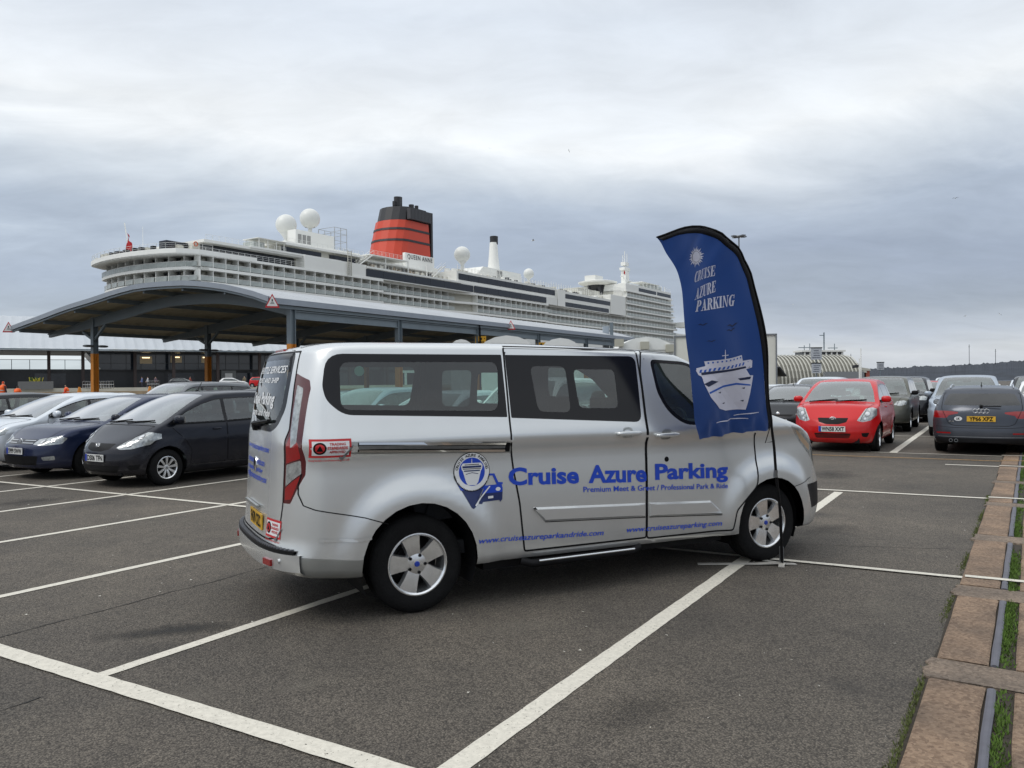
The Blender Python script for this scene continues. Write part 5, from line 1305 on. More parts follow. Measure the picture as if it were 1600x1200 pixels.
# ---- right hand rows
hl_y = [('headlight', M_LAMP, [(.46, .66), (.54, .80), (.60, .905), (.72, .93), (.80, .90), (.80, .76), (.70, .66), (.56, .63)], 'both'), ('upper_grille', M_BLACK, [(-.30, .715), (.30, .715), (.27, .63), (.12, .585), (-.12, .585), (-.27, .63)], 'one'),
        ('lower_grille', M_BLACK, [(-.36, .40), (.36, .40), (.32, .30), (-.32, .30)], 'one'), ('fog_recess', M_BLACK, [(.54, .41), (.68, .41), (.64, .32), (.56, .33)], 'both')]
yar, shy, _ = build_car('mini', P_RED, 'bright red small hatchback facing the viewer, plate WN58 XXT', dict(front=hl_y))
bowls(shy, yar, [(.64, .80, .055), (.60, .70, .04)])
place(yar, -3.14, 19.55 + 2.63); yar.scale = (1.07, 1.07, 1.07)
co, no = shy.hit('front', 0, .50); plate(yar, (co.x + .012, 0, .49), 'WN58 XXT', False, 1, .52); co, no = shy.hit('front', 0, .70); badge(yar, co.x + .012, .69, 'oval3')
for z_ in (.32, .345, .37): shy.ribbon('grille_bar', 'front', [(-.34, z_), (.34, z_)], .008, M_RED, parent=yar, off=.002)
co, no = shy.hit('top', 2.15, .44)
if co: m = MB(); m.box((co.x - .02, co.y, co.z - .03), (.01, .09, .07)); m.build('permit', [M_WPLATE], yar)
fie, shf, _ = build_car('fiesta', P_DGREY, 'dark grey hatchback with oval badge behind the flag, plate LR09 EKT', dict(front=[('headlight', M_LAMP, [(.46, .64), (.56, .72), (.72, .82), (.84, .84), (.82, .74), (.66, .66)], 'both'), ('upper_grille', M_BLACK, [(-.42, .64), (.42, .64), (.36, .58), (-.36, .58)], 'one'), ('lower_grille', M_BLACK, [(-.55, .50), (.55, .50), (.44, .28), (-.44, .28)], 'one')], aerial=1.2, alen=.18))
place(fie, -5.35, 24.1 + 2.489)
co, no = shf.hit('front', 0, .50); plate(fie, (co.x + .012, 0, .45), 'LR09 EKT', False, 1, .52); co, no = shf.hit('front', 0, .62); badge(fie, co.x, .655, 'oval')
oli, sho, _ = build_car('suv', P_OLIVE, 'olive grey off roader parked behind the red hatchback', dict(front=[('headlight', M_LAMP, [(.50, .84), (.58, .94), (.76, .97), (.86, .94), (.84, .84), (.66, .80)], 'both'), ('grille', M_BLACK, [(-.42, .94), (.42, .94), (.38, .80), (-.38, .80)], 'one')], mirror=M_BLACK), glassm=G_CLEAR)
place(oli, -3.20, 27.4 + 2.66)
crv, shv, _ = build_car('suv', P_DGREY, 'dark grey off roader two rows behind the red hatchback', dict(front=[('headlight', M_LAMP, [(.42, .84), (.50, .96), (.76, .99), (.88, .94), (.84, .82)], 'both'), ('grille', M_CHROME, [(-.40, .97), (.40, .97), (.36, .92), (-.36, .92)], 'one')], mirror=M_BLACK))
place(crv, -3.1, 33.8 + 2.66)
E_A = dict(rear=[('tail_light', M_RED, [(.42, .905), (.42, .875), (.60, .83), (.64, .775), (.87, .775), (.92, .80), (.92, .925), (.60, .925)], 'both'), ('bumper_reflector', M_RED, [(.56, .475), (.84, .475), (.84, .445), (.56, .445)], 'both'), ('lower_bumper', M_BLACK, [(-.86, .36), (.86, .36), (.84, .20), (-.84, .20)], 'one')], aerial=-.25, alen=.07, mirror=P_GREY)
aud, sha, _ = build_car('estate', P_GREY, 'steel grey estate car seen from behind, yellow plate YP66 XPZ', E_A)
place(aud, -.30, 20.35, 0, True)
co, no = sha.hit('rear', 0, .78); plate(aud, (co.x - .012, 0, .765), 'YP66 XPZ', True, -1, .52, tilt=.05)
co, no = sha.hit('rear', 0, .93); badge(aud, co.x - .012, .93, 'rings', -1)
co, no = sha.hit('rear', 0, .99); m = MB(); m.tube([(co.x - .02, .0, 1.03), (co.x - .02, -.36, 1.03)], .014, 6); m.lathe([(0, co.x - .04), (.03, co.x - .03), (.035, co.x + .02)], c=(0, 0, 1.03), axis='x', n=12); m.build('wiper', [M_BLACK], aud)
sha.ribbon('tailgate_gap', 'rear', roundpoly([(-.70, 1.30), (-.74, .98), (-.60, .66), (-.5, .62), (.5, .62), (.60, .66), (.74, .98), (.70, 1.30)], .04), .010, M_VK, parent=aud)
sha.ribbon('bumper_line', 'rear', [(-.85, .60), (-.5, .575), (.5, .575), (.85, .60)], .008, M_VK, parent=aud)
sha.ribbon('bumper_trim', 'rear', [(-.80, .385), (.80, .385)], .012, M_ALLOYD, parent=aud, off=.005)
for y in (.46, .56): m = MB(); co, no = sha.hit('rear', y, .30); m.lathe([(.026, -.02), (.036, -.02), (.036, .06), (.026, .06)], c=(co.x - .01, y, .305), axis='x', n=14); m.build('exhaust_pipe', [M_ALLOYD], aud)
m = MB(); co, no = sha.hit('rear', .33, .78); m.lathe([(0, -.004), (.075, -.004), (.075, .004)], c=(co.x - .003, .34 + .08, .765), axis='x', n=22); st_ = m.build('country_sticker', [M_VW], aud); st_.scale = (1, 1, .62); st_.location = (0, 0, .765 * .38)
vs, fs = text_fit('UK', .07, .05, bold=.03); mesh_obj('sticker_lettering', [(co.x - .009, .42 + .035 - a, b + .74) for a, b in vs], fs, M_VK, aud)
for sg in (-1, 1):
    m = MB(); P = [(x, sg * (smooth_tab(SPEC['estate']['side'], 1.40) - .07), smooth_tab(SPEC['estate']['top'], x) - .018) for x in (-.35, -.2, .2, .8, 1.3, 1.45)]; P = [(a, b, c + (.035 if 0 < i < 5 else 0)) for i, (a, b, c) in enumerate(P)]; m.tube(P, .014, 6); m.build('roof_rail', [M_CHROME], aud)
vs, fs = text_fit('A4', .10, .035, bold=.02); co, no = sha.hit('rear', .52, .71); mesh_obj('model_lettering', [(co.x - .006, .60 - a, b + .69) for a, b in vs], fs, M_CHROME, aud)
sil, shs, _ = build_car('suv', P_SIL, 'silver people carrier facing the viewer behind the grey estate', dict(), lod=0)
place(sil, -.75, 25.6 + 2.66)
red2, sh2, _ = build_car('mini', P_PINK, 'faded red hatchback between the dark off roader and the silver people carrier', dict(), lod=0)
place(red2, -2.9, 41.5 + 2.46)
wh, shw, _ = build_car('hatch', P_WHITE, 'white hatchback far down the first column of cars behind the olive off roader', dict(), lod=1)
place(wh, -5.3, 60)
# ---- the far rows: copies of what stands in front, each with its own paint
for o in list(bpy.data.objects):
    if o.type == 'MESH' and o.parent in (wh, cross):
        pass
protos = {'hatch': wh}
pr2, _a, _b = build_car('mini', P_SIL, 'x', dict(), lod=1); pr3, _a, _b = build_car('suv', P_SIL, 'x', dict(), lod=1)
for p_, mm_ in ((wh, P_WHITE), (pr2, P_SIL), (pr3, P_SIL)):
    for o in bpy.data.objects:
        a = o.parent; r_ = a if a == p_ else (a.parent if a and a.parent == p_ else None)
        if r_ == p_ and o.type == 'MESH' and len(o.material_slots) == 1 and o.material_slots[0].material == mm_:
            o.material_slots[0].link = 'OBJECT'; o.material_slots[0].material = mm_
tree = snapshot()
P_MIX = [('black', P_DGREY), ('silver', P_SIL), ('white', P_WHITE), ('dark blue', P_BLUE), ('red', P_RED), ('steel grey', P_GREY), ('sand', P_TAN), ('pale silver', P_ICE)]
GRP = 'cars in the far rows of the car park'
def far_copy(p_, base, n, d, k, flip=False, label=None):
    c = copy_tree(p_, None, tree); nm, mt = P_MIX[k]
    for o in kids(c):
        for q in [o] + kids(o):
            if q.type == 'MESH' and q.material_slots and q.material_slots[0].link == 'OBJECT' : q.material_slots[0].material = mt
    place(c, n, d, random.uniform(-.01, .01), flip); tag(c, label or (nm + ' car in the far rows of the car park'), 'car', GRP); return c
def kids_fast(): pass
_pl = [pr2, pr3, wh]
ki = 0
ORD = ['nearest', 'second', 'third', 'fourth', 'fifth', 'sixth', 'seventh', 'eighth']
COLN = {-5.4: 'behind the dark grey hatchback', -7.65: 'in the far column hidden partly by the flag', -9.9: 'in the far column behind the white lorry', -.9: 'behind the silver people carrier', 1.4: 'in the column right of the silver people carrier', 3.65: 'in the rightmost far column', -3.1: 'behind the faded red hatchback'}
COLS = [(-5.4, (31.5, 38.0, 45.5, 53)), (-7.65, (27, 33.5, 41, 49, 56)), (-9.9, (50, 58, 66)), (-.9, (36, 44, 52, 60, 68, 77)), (1.4, (23.3, 28.6, 36, 44, 52, 61)), (3.65, (36, 45, 54, 63)), (-3.1, (50, 58, 67, 76))]
random.seed(5)
for col, ds in COLS:
    for j, d_ in enumerate(ds):
        k = random.choice([0, 1, 2, 3, 5, 5, 1, 6, 7, 7, 4]); proto_ = [pr2, wh, pr3, pr2][random.randrange(4)]
        kd = {pr2.name: 'small hatchback', wh.name: 'hatchback', pr3.name: 'off roader'}[proto_.name]
        far_copy(proto_, None, col, d_, k, False, '%s %s, %s car %s' % (P_MIX[k][0], kd, ORD[j], COLN[col]))
for j_, (n_, d_, k, pr_) in enumerate(((-15.0, 17.4, 3, wh), (-12.8, 15.9, 1, pr2), (-10.5, 15.7, 7, wh), (-8.3, 16.0, 2, pr3), (-6.1, 16.2, 0, pr2), (-11.6, 24, 5, wh), (-8.8, 24, 1, pr2))):
    c_ = far_copy(pr_, None, n_, d_, k, False, P_MIX[k][0] + ' car seen only through the minibus windows, ' + ('first', 'second', 'third', 'fourth', 'fifth', 'sixth', 'seventh')[j_] + ' from its rear'); c_['group'] = 'cars seen through the minibus windows'
for p_ in (pr2, pr3):
    tagged = p_
    place(p_, -10, 68 if p_ is pr2 else 75); p_['group'] = GRP
    p_['label'] = 'silver blue small hatchback in the farthest car row' if p_ is pr2 else 'silver blue off roader in the farthest car row'
wh['group'] = GRP
# ================================================================== feather flag
FB = Vector((2.335, 6.955, 0))            # foot of the pole
# flag plane faces the viewer a little to the left: u runs along it (to the left of the pole), v is height
FD = Vector((-.93, -.37, 0)).normalized(); FU_ = Vector((0, -.24, 1))      # the wind pushes the top towards the viewer
FN = FD.cross(FU_).normalized()
if FN.y > 0: FN = -FN
def P3(u, v): return FD * u + FU_ * v
flag = empty('feather_flag', FB); tag(flag, 'tall blue feather flag on a black pole, Cruise Azure Parking printed on it', 'flag')
M_FLAG = bpy.data.materials.new('flag_cloth'); M_FLAG.use_nodes = True
def cloth(m, col):
    t = m.node_tree; b = t.nodes['Principled BSDF']; b.inputs['Base Color'].default_value = (*col, 1); b.inputs['Roughness'].default_value = .55
    b.inputs['Sheen Weight'].default_value = .3
    tl_ = t.nodes.new('ShaderNodeBsdfTranslucent'); tl_.inputs[0].default_value = (*[min(1, c * 1.6) for c in col], 1)
    ms = t.nodes.new('ShaderNodeMixShader'); ms.inputs[0].default_value = .35; t.links.new(b.outputs[0], ms.inputs[1]); t.links.new(tl_.outputs[0], ms.inputs[2]); t.links.new(ms.outputs[0], t.nodes['Material Output'].inputs[0])
    tc = t.nodes.new('ShaderNodeTexCoord'); w_ = t.nodes.new('ShaderNodeTexNoise'); w_.inputs['Scale'].default_value = 300; t.links.new(tc.outputs['Object'], w_.inputs['Vector'])
    bp = t.nodes.new('ShaderNodeBump'); bp.inputs['Strength'].default_value = .08; t.links.new(w_.outputs[0], bp.inputs['Height']); t.links.new(bp.outputs[0], b.inputs['Normal'])
cloth(M_FLAG, (.011, .044, .175))
M_FPRINT = pm('flag_print_white', (.62, .62, .72), .6); M_FDARK = pm('flag_print_dark', (.012, .02, .06), .6); M_FMID = pm('flag_print_blue', (.02, .10, .45), .6)
FLAGPX = {}
def flag_uv(px, py):
    """picture measurement turned into a length on the flag's plane (u to the left of the foot, v up)"""
    d = _f + _r2 * ((px - 800) / 1248) - _u2 * ((py - 600) / 1248)
    o = Vector((0, 0, EYE)); t = (FB - o).dot(FN) / d.dot(FN); p = o + d * t - FB
    v = p.z; return (p - FU_ * v).dot(FD), v
def fold(u, v):
    """depth of the cloth: soft vertical billow and diagonal creases, loose at the free edge"""
    a = max(0, u) ; 
    return (.028 * sin(v * 3.1 + u * 5) * min(1, a * 3) + .012 * sin(v * 9 - u * 14 + 1) * min(1, a * 3) + .020 * sin((v * 2.2 + u * 9) * 1.3) * sstep(.2, .5, a)
            + (.016 * sin(u * 30 + v * 10) + .010 * sin(u * 55 - v * 22)) * sstep(1.45, 1.20, v) * min(1, a * 8) + .022 * sin(v * 16 + u * 26) * sstep(.25, .5, a) * sstep(2.2, 2.7, v) * .6 - .02 * sstep(.25, .62, a))
def F3(u, v, off=0.0): p = P3(u, v) + FN * (fold(u, v) + off); return (p.x, p.y, p.z)
# outlines measured from the flag itself
pole_px = [(1222, 884), (1219, 800), (1213, 745), (1209, 690), (1206, 660), (1199, 590), (1192, 520), (1185, 468), (1177, 430), (1163, 397), (1144, 374), (1118, 359), (1085, 353), (1056, 359), (1028, 371)]
edge_px = [(1203, 672), (1190, 560), (1182, 500), (1172, 450), (1160, 412), (1143, 388), (1120, 372), (1090, 364), (1062, 366), (1036, 376)]
free_px = [(1028, 371), (1036, 384), (1050, 412), (1062, 440), (1072, 480), (1079, 520), (1083, 570), (1084, 620), (1087, 660), (1089, 685)]
bot_px = [(1089, 685), (1110, 681), (1135, 680), (1160, 676), (1180, 673), (1203, 672)]
PU = [flag_uv(*p) for p in pole_px]; EU = [flag_uv(*p) for p in edge_px]; FU = [flag_uv(*p) for p in free_px]; BU = [flag_uv(*p) for p in bot_px]
def resample(P, n):
    L_ = [0]
    for a, b in zip(P, P[1:]): L_.append(L_[-1] + hypot(a[0] - b[0], a[1] - b[1]))
    out = []
    for i in range(n):
        s = L_[-1] * i / (n - 1)
        for j in range(len(P) - 1):
            if s <= L_[j + 1] + 1e-9: t = (s - L_[j]) / (L_[j + 1] - L_[j]); out.append((P[j][0] + (P[j + 1][0] - P[j][0]) * t, P[j][1] + (P[j + 1][1] - P[j][1]) * t)); break
    return out
def smooth_path(P, n):
    """Catmull-Rom"""
    Q = [P[0]] + P + [P[-1]]; D = []
    for i in range(1, len(Q) - 2):
        for k in range(8):
            t = k / 8; p0, p1, p2, p3 = Q[i - 1], Q[i], Q[i + 1], Q[i + 2]
            D.append(tuple(.5 * (2 * p1[j] + (p2[j] - p0[j]) * t + (2 * p0[j] - 5 * p1[j] + 4 * p2[j] - p3[j]) * t * t + (3 * p1[j] - p0[j] - 3 * p2[j] + p3[j]) * t ** 3) for j in (0, 1)))
    D.append(P[-1]); return resample(D, n)
outer = smooth_path(EU, 60); free = smooth_path(FU, 60)[::-1]      # bottom to top both
vs = []; NX = 26
for a, b in zip(outer, free):
    for k in range(NX + 1):
        t = k / NX; u, v = a[0] + (b[0] - a[0]) * t, a[1] + (b[1] - a[1]) * t; vs.append(F3(u, v))
fs = [(i * (NX + 1) + k, i * (NX + 1) + k + 1, (i + 1) * (NX + 1) + k + 1, (i + 1) * (NX + 1) + k) for i in range(59) for k in range(NX)]
mesh_obj('flag_panel', vs, fs, M_FLAG, flag, None, True)
# black pole sleeve round the outer edge
sleeve_out = smooth_path([PU[4]] + PU[5:], 60); vs = []
for a, b in zip(sleeve_out, outer):
    for t, dz in ((0, -.012), (.5, .016), (1.04, .002)): u, v = a[0] + (b[0] - a[0]) * t, a[1] + (b[1] - a[1]) * t; p = F3(u, v, dz * (1 if dz != -.012 else 1)); vs.append(p)
    u, v = (a[0] + b[0]) / 2, (a[1] + b[1]) / 2; vs.append(F3(u, v, -.016))
fs = []
for i in range(59):
    for k, l in ((0, 1), (1, 2), (2, 3), (3, 0)): fs.append((4 * i + k, 4 * i + l, 4 * i + 4 + l, 4 * i + 4 + k))
M_SLV = pm('black_canvas', (.010, .010, .012), .85, bump=.3, bscale=120)
mesh_obj('pole_sleeve', vs, fs, M_SLV, flag, None, True)
pp = smooth_path(PU, 60); m = MB(); pc = [P3(u, v) + FN * fold(u, v) * sstep(1.0, 1.5, v) for u, v in pp]
m.tube(pc, [.014 - .008 * i / 59 for i in range(60)], 8); m.build('pole', [M_BLACK], flag, True)
u, v = PU[2]; m = MB(); m.tube([P3(u + .012, v + .0), P3(u + .010, v + .06)], .018, 8); m.build('pole_joint', [M_ALLOYD], flag)
u, v = PU[3]; q = P3(u + .012, v); v = q.z; m = MB(); m.tube([(q.x, q.y, v), (q.x - .06, q.y, v - .01), (q.x - .02, q.y, v + .12)], .004, 5); m.build('elastic_cord', [M_BLACK], flag)
# foot: spike socket on flat steel legs, one pushed under the front tyre
m = MB(); m.tube([(0, 0, .02), (0, 0, .16)], .019, 10); m.build('pole_socket', [M_ALLOYD], flag)
M_FOOT = pm('galvanised_foot', (.50, .48, .44), .5, .3, var=.25, vscale=14)
for a, l in ((175, .72), (10, .13), (120, .22), (250, .10)):
    a = radians(a); m = MB(); e_ = (cos(a), sin(a)); m.bar((0, 0, .022), (e_[0] * l * .3, e_[1] * l * .3, .012), .055, .007); m.bar((e_[0] * l * .3, e_[1] * l * .3, .012), (e_[0] * l, e_[1] * l, .006), .05, .007); m.build('foot_leg', [M_FOOT], flag)
# ---- print on the cloth
def fshape(name, P, mat, off=.004, px=True, grid=.06, fs=None):
    pts = [flag_uv(*p) for p in P] if px else P
    bm = bmesh.new(); V_ = [bm.verts.new((a, b, 0)) for a, b in pts]
    for f in (fs or [tuple(range(len(pts)))]):
        try: bm.faces.new([V_[i] for i in f])
        except ValueError: pass
    for ax in (0, 1):
        lo = min(v[ax] for v in pts); hi = max(v[ax] for v in pts); k = math.ceil(lo / grid) * grid
        while k < hi: no = Vector((1, 0, 0)) if ax == 0 else Vector((0, 1, 0)); bmesh.ops.bisect_plane(bm, geom=bm.verts[:] + bm.edges[:] + bm.faces[:], dist=1e-6, plane_co=no * k, plane_no=no); k += grid
    for s_ in ((off, -off) if False else (off,)):
        for v in bm.verts: v.co = Vector(F3(v.co.x, v.co.y, s_))
    me = bpy.data.meshes.new(name); bm.to_mesh(me); bm.free(); me.materials.append(mat); o = bpy.data.objects.new(name, me); COL.objects.link(o); o.parent = flag; return o
n = 22; cxx, cyy = 1088, 401
star = []
for k in range(2 * n): r = 15.5 if k % 2 == 0 else 10.2; r *= (1 + .12 * sin(k * 1.7)); star.append((cxx + r * cos(pi * k / n), cyy + r * sin(pi * k / n)))
fshape('sun_print', star, M_FPRINT, .004)
fshape('sun_print', [(cxx + 9.0 * cos(2 * pi * k / 24), cyy + 9.0 * sin(2 * pi * k / 24)) for k in range(24)], M_FDARK, .0055)
fshape('sun_print', [(cxx + 8.4 * cos(2 * pi * k / 24), cyy + 8.4 * sin(2 * pi * k / 24)) for k in range(24)], M_FPRINT, .007)
# heavy slab capitals, drawn stroke by stroke in a 0..1 box (w is the glyph width)
def serif(x0, x1, y, h=.07): return [(x0, y), (x1, y), (x1, y + h), (x0, y + h)]
def R4(a, b, c, d): return [(a, b), (c, b), (c, d), (a, d)]
def arcband(cx_, cy_, rx, ry, ix, iy, a0, a1, n=9, dx=0):
    o = [(cx_ + rx * cos(radians(a0 + (a1 - a0) * k / n)), cy_ + ry * sin(radians(a0 + (a1 - a0) * k / n))) for k in range(n + 1)]
    i = [(cx_ + dx + ix * cos(radians(a0 + (a1 - a0) * k / n)), cy_ + iy * sin(radians(a0 + (a1 - a0) * k / n))) for k in range(n + 1)]
    return [[o[k], o[k + 1], i[k + 1], i[k]] for k in range(n)]
GL = {
 'I': (.30, [R4(.06, 0, .24, 1), serif(0, .30, 0), serif(0, .30, .93)]),
 'C': (.52, arcband(.28, .5, .28, .51, .09, .44, 55, 305, 12) + [R4(.44, .66, .49, 1), R4(.46, 0, .50, .30)]),
 'R': (.60, [R4(.06, 0, .24, 1), serif(0, .30, 0), serif(0, .28, .93)] + arcband(.28, .74, .26, .26, .08, .19, -90, 90) + [R4(.2, .93, .3, 1), R4(.2, .47, .3, .53), [(.28, .5), (.44, .46), (.60, .05), (.60, 0), (.44, 0)]]),
 'U': (.56, [R4(.06, .22, .24, 1), serif(0, .30, .93), R4(.44, .22, .49, 1), serif(.38, .56, .93)] + arcband(.275, .26, .215, .27, .12, .2, 180, 360, 9, .06)),
 'S': (.46, [[(.04, .80), (.10, .95), (.24, 1.01), (.36, .96), (.38, .90), (.26, .94), (.17, .84)], [(.04, .80), (.17, .84), (.24, .70), (.44, .38), (.30, .36), (.12, .58)], [(.44, .38), (.30, .36), (.31, .14), (.22, .05), (.10, .08), (.09, .02), (.24, -.02), (.40, .06), (.45, .22)], R4(.38, .70, .42, 1), R4(.03, 0, .07, .30)]),
 'E': (.52, [R4(.06, 0, .24, 1), serif(0, .48, 0), serif(0, .46, .93), R4(.2, .47, .36, .53), R4(.34, .38, .38, .62), R4(.42, .70, .46, 1), R4(.44, 0, .50, .30)]),
 'A': (.60, [[(.22, 1), (.34, 1), (.56, .0), (.36, .0)], [(.10, 0), (.15, 0), (.30, .86), (.27, .96)], R4(.14, .28, .40, .34), serif(0, .22, 0), serif(.30, .62, 0)]),
 'Z': (.50, [[(.30, .95), (.48, .95), (.20, .05), (.02, .05)], serif(.04, .48, .93), serif(.02, .48, 0), R4(.04, .70, .08, 1), R4(.44, 0, .49, .30)]),
 'P': (.54, [R4(.06, 0, .24, 1), serif(0, .32, 0), serif(0, .28, .93)] + arcband(.28, .72, .26, .28, .08, .21, -90, 90) + [R4(.2, .93, .3, 1), R4(.2, .44, .3, .50)]),
 'K': (.62, [R4(.06, 0, .24, 1), serif(0, .30, 0), serif(0, .30, .93), [(.24, .40), (.24, .50), (.50, .96), (.55, .96)], [(.30, .58), (.38, .72), (.60, .04), (.42, .04)], serif(.38, .64, 0), serif(.42, .60, .93)]),
 'N': (.60, [R4(.08, 0, .13, 1), serif(0, .20, 0), [(.04, 1), (.20, 1), (.52, 0), (.44, 0)], R4(.47, 0, .52, 1), serif(.40, .60, .93)]),
 'G': (.58, arcband(.28, .5, .28, .51, .09, .44, 55, 305, 12) + [R4(.44, .66, .49, 1), R4(.36, 0, .52, .42), serif(.30, .58, .40)]),
}
def fword(word, p0, p1, hpx):
    """word between two baseline measurements"""
    wsum = sum(GL[c][0] + .04 for c in word); A = Vector(p0); B = Vector(p1); d = (B - A) / wsum; x = 0
    up = Vector((0.02, -1)) * hpx; up = Vector((hpx * .10, -hpx))
    for c in word:
        w_, polys = GL[c]; P = []; F = []
        for pl in polys:
            ar = sum(a[0] * b[1] - b[0] * a[1] for a, b in zip(pl, pl[1:] + pl[:1]))
            if ar < 0: pl = pl[::-1]
            b0 = len(P); P += [tuple(A + d * (x + a) + up * b) for a, b in pl]; F.append(tuple(range(b0, b0 + len(pl))))
        fshape('flag_letter', P, M_FPRINT, .0045, True, .05, F); x += w_ + .04
fword('CRUISE', (1085, 442), (1125, 432), 17); fword('AZURE', (1090, 470), (1125, 457), 18); fword('PARKING', (1093, 489), (1150, 478), 18)
# gulls, ship seen from the bow, waves
for gx, gy, s_ in ((1104, 509, 7), (1146, 509, 10), (1143, 516, 8), (1114, 534, 6)):
    fshape('gull_print', [(gx - s_, gy + 1), (gx - s_ * .4, gy - s_ * .22), (gx, gy + 0), (gx + s_ * .5, gy - s_ * .38), (gx + s_, gy - s_ * .45), (gx + s_ * .5, gy - s_ * .12), (gx + .5, gy + s_ * .22), (gx - s_ * .4, gy + s_ * .02)], M_FDARK, .004)
hull = [(1099, 594), (1176, 586), (1173, 600), (1165, 640), (1150, 641), (1135, 642), (1123, 638), (1108, 620), (1101, 602)]
fshape('ship_print', hull, M_FPRINT, .004)
fshape('ship_print', [(1091, 580), (1176, 563), (1175, 574), (1166, 577), (1172, 588), (1100, 596), (1098, 589), (1094, 587)], M_FPRINT, .0045)
fshape('ship_print', [(1104, 566), (1160, 555), (1161, 564), (1174, 562), (1176, 567), (1092, 582), (1092, 577), (1105, 573)], M_FPRINT, .005)
fshape('ship_print', [(1098, 583), (1172, 571), (1172, 574), (1098, 587)], M_FDARK, .0058)
for i in range(12):
    x = 1097 + i * 6.4; y = 579 - i * 1.25; fshape('ship_print', [(x, y), (x + 3.2, y - .6), (x + 1.2, y + 4.2), (x - 1.8, y + 4.8)], M_FMID, .0058)
for i in range(9):
    x = 1108 + i * 6; y = 567 - i * 1.15; fshape('ship_print', [(x, y), (x + 2.2, y - .4), (x + 2.2, y + 2), (x, y + 2.4)], M_FMID, .0066)
fshape('ship_print', [(1106, 612), (1130, 602), (1150, 598), (1171, 600), (1171, 602), (1150, 601), (1130, 605), (1107, 614.5)], M_FMID, .0055)
for (x, y) in ((1121, 613), (1158, 606), (1128, 630), (1157, 626)): fshape('ship_print', [(x, y), (x + 5, y - 1.5), (x + 4, y + 1.5)], M_FDARK, .0055)
fshape('ship_print', [(1100, 600), (1112, 594), (1122, 596), (1106, 604)], M_FDARK, .0055); fshape('ship_print', [(1152, 591), (1173, 588), (1171, 592), (1156, 594)], M_FDARK, .0055)
fshape('ship_print', [(1130.5, 562), (1132.5, 562), (1131.8, 546), (1131.2, 546)], M_FPRINT, .0045); fshape('ship_print', [(1127, 555), (1136, 553.5), (1136, 554.7), (1127, 556.2)], M_FPRINT, .0045)
fshape('wave_print', [(1117, 659), (1140, 656), (1168, 653), (1168, 654), (1140, 657.6), (1117, 660)], M_FPRINT, .004); fshape('wave_print', [(1150, 650), (1170, 644.5), (1184, 643), (1184, 644), (1170, 646), (1150, 651)], M_FPRINT, .004)
# ================================================================== cruise ship alongside
SHIP_RZ = atan2(.8329, .5534)
ship = empty('cruise_ship', (-65.6, 159.8, 0), SHIP_RZ); tag(ship, 'huge white cruise ship with balconies and a red and black funnel, QUEEN ANNE', 'ship')
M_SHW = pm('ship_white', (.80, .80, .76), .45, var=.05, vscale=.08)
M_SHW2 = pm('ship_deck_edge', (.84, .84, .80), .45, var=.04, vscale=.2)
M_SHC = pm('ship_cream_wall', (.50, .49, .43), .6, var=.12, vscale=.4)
M_SHD = pm('ship_dark_glass', (.010, .012, .018), .15, spec=.6, rvar=.05, vscale=.6)
M_SHR = pm('funnel_red', (.56, .050, .018), .45, var=.05, vscale=.2)
M_SHK = pm('funnel_black', (.022, .022, .025), .5)
M_BALG = pm('balcony_glass', (.40, .43, .41), .2, spec=.5, var=.3, vscale=.35)
M_TEAK = pm('deck_teak', (.28, .22, .15), .7)
BEAM = 36.0; SHL = 259.5
def inset(x, z=25):
    if x < 58.5: return 0
    if x < 90: return 1.6
    if x < 99: return 1.6 * (1 - sstep(90, 99, x))
    if x < 142: return 0
    if x < 200: return 1.3
    if x < 208: return 1.3 * (1 - sstep(200, 208, x))
    return 0
def stern(y, bulge=3.6, dx=0.0): return dx - bulge * (1 - ((y - 18) / 18) ** 2)
def outline(x1, off=0.0, sx=0.0, steps=True, bul=3.6):
    """plan of a deck: stern curve, near side with its recesses, far side"""
    P = []
    for k in range(17):
        y = BEAM - off - (BEAM - 2 * off) * k / 16; r = 0
        e_ = min(y - off, BEAM - off - y); r = 3.0 * max(0, 1 - e_ / 3.0) ** 2
        P.append((stern(y, bul, sx) + r + off * .5, y))
    xs = sorted(set([4, 12, 20, 30, 40, 50, 58.4, 58.6, 70, 80, 89, 91, 93, 95, 97, 99, 110, 120, 130, 141.9, 142.1, 160, 180, 199.9, 202, 204, 206, 208, 220, 240, x1 - .01]))
    for x in xs:
        if x <= x1: P.append((x, (inset(x) if steps else 0) + off))
    P.append((x1, 3 + off)); P.append((x1 + 3.5 * (1 if x1 > 200 else 0), 18)); P.append((x1, BEAM - off)); P.append((30, BEAM - off))
    return P
m = MB(); m.prism(outline(310, 0, 4.4, False, 3.6)[:-4] + [(300, 6), (322, 18), (300, 30), (30, 36)], -3, 19.8); m.build('hull', [M_SHW], ship)
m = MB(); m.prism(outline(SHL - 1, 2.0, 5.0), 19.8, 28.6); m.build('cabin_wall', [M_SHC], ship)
LEVELS = [19.9, 22.8, 25.7, 28.6]
for i, z in enumerate(LEVELS):
    m = MB(); m.prism(outline(SHL, 0, [4.4, 3.6, 3.0, .8][i]), z - .38, z + .22 if i < 3 else z + .15); m.build('deck_slab', [M_SHW2], ship)
# open deck fascia right aft
m = MB(); P = outline(18, -.1, .6); m.prism([(x, y) for x, y in P], 28.4, 29.35); m.build('deck_fascia', [M_SHW2], ship)
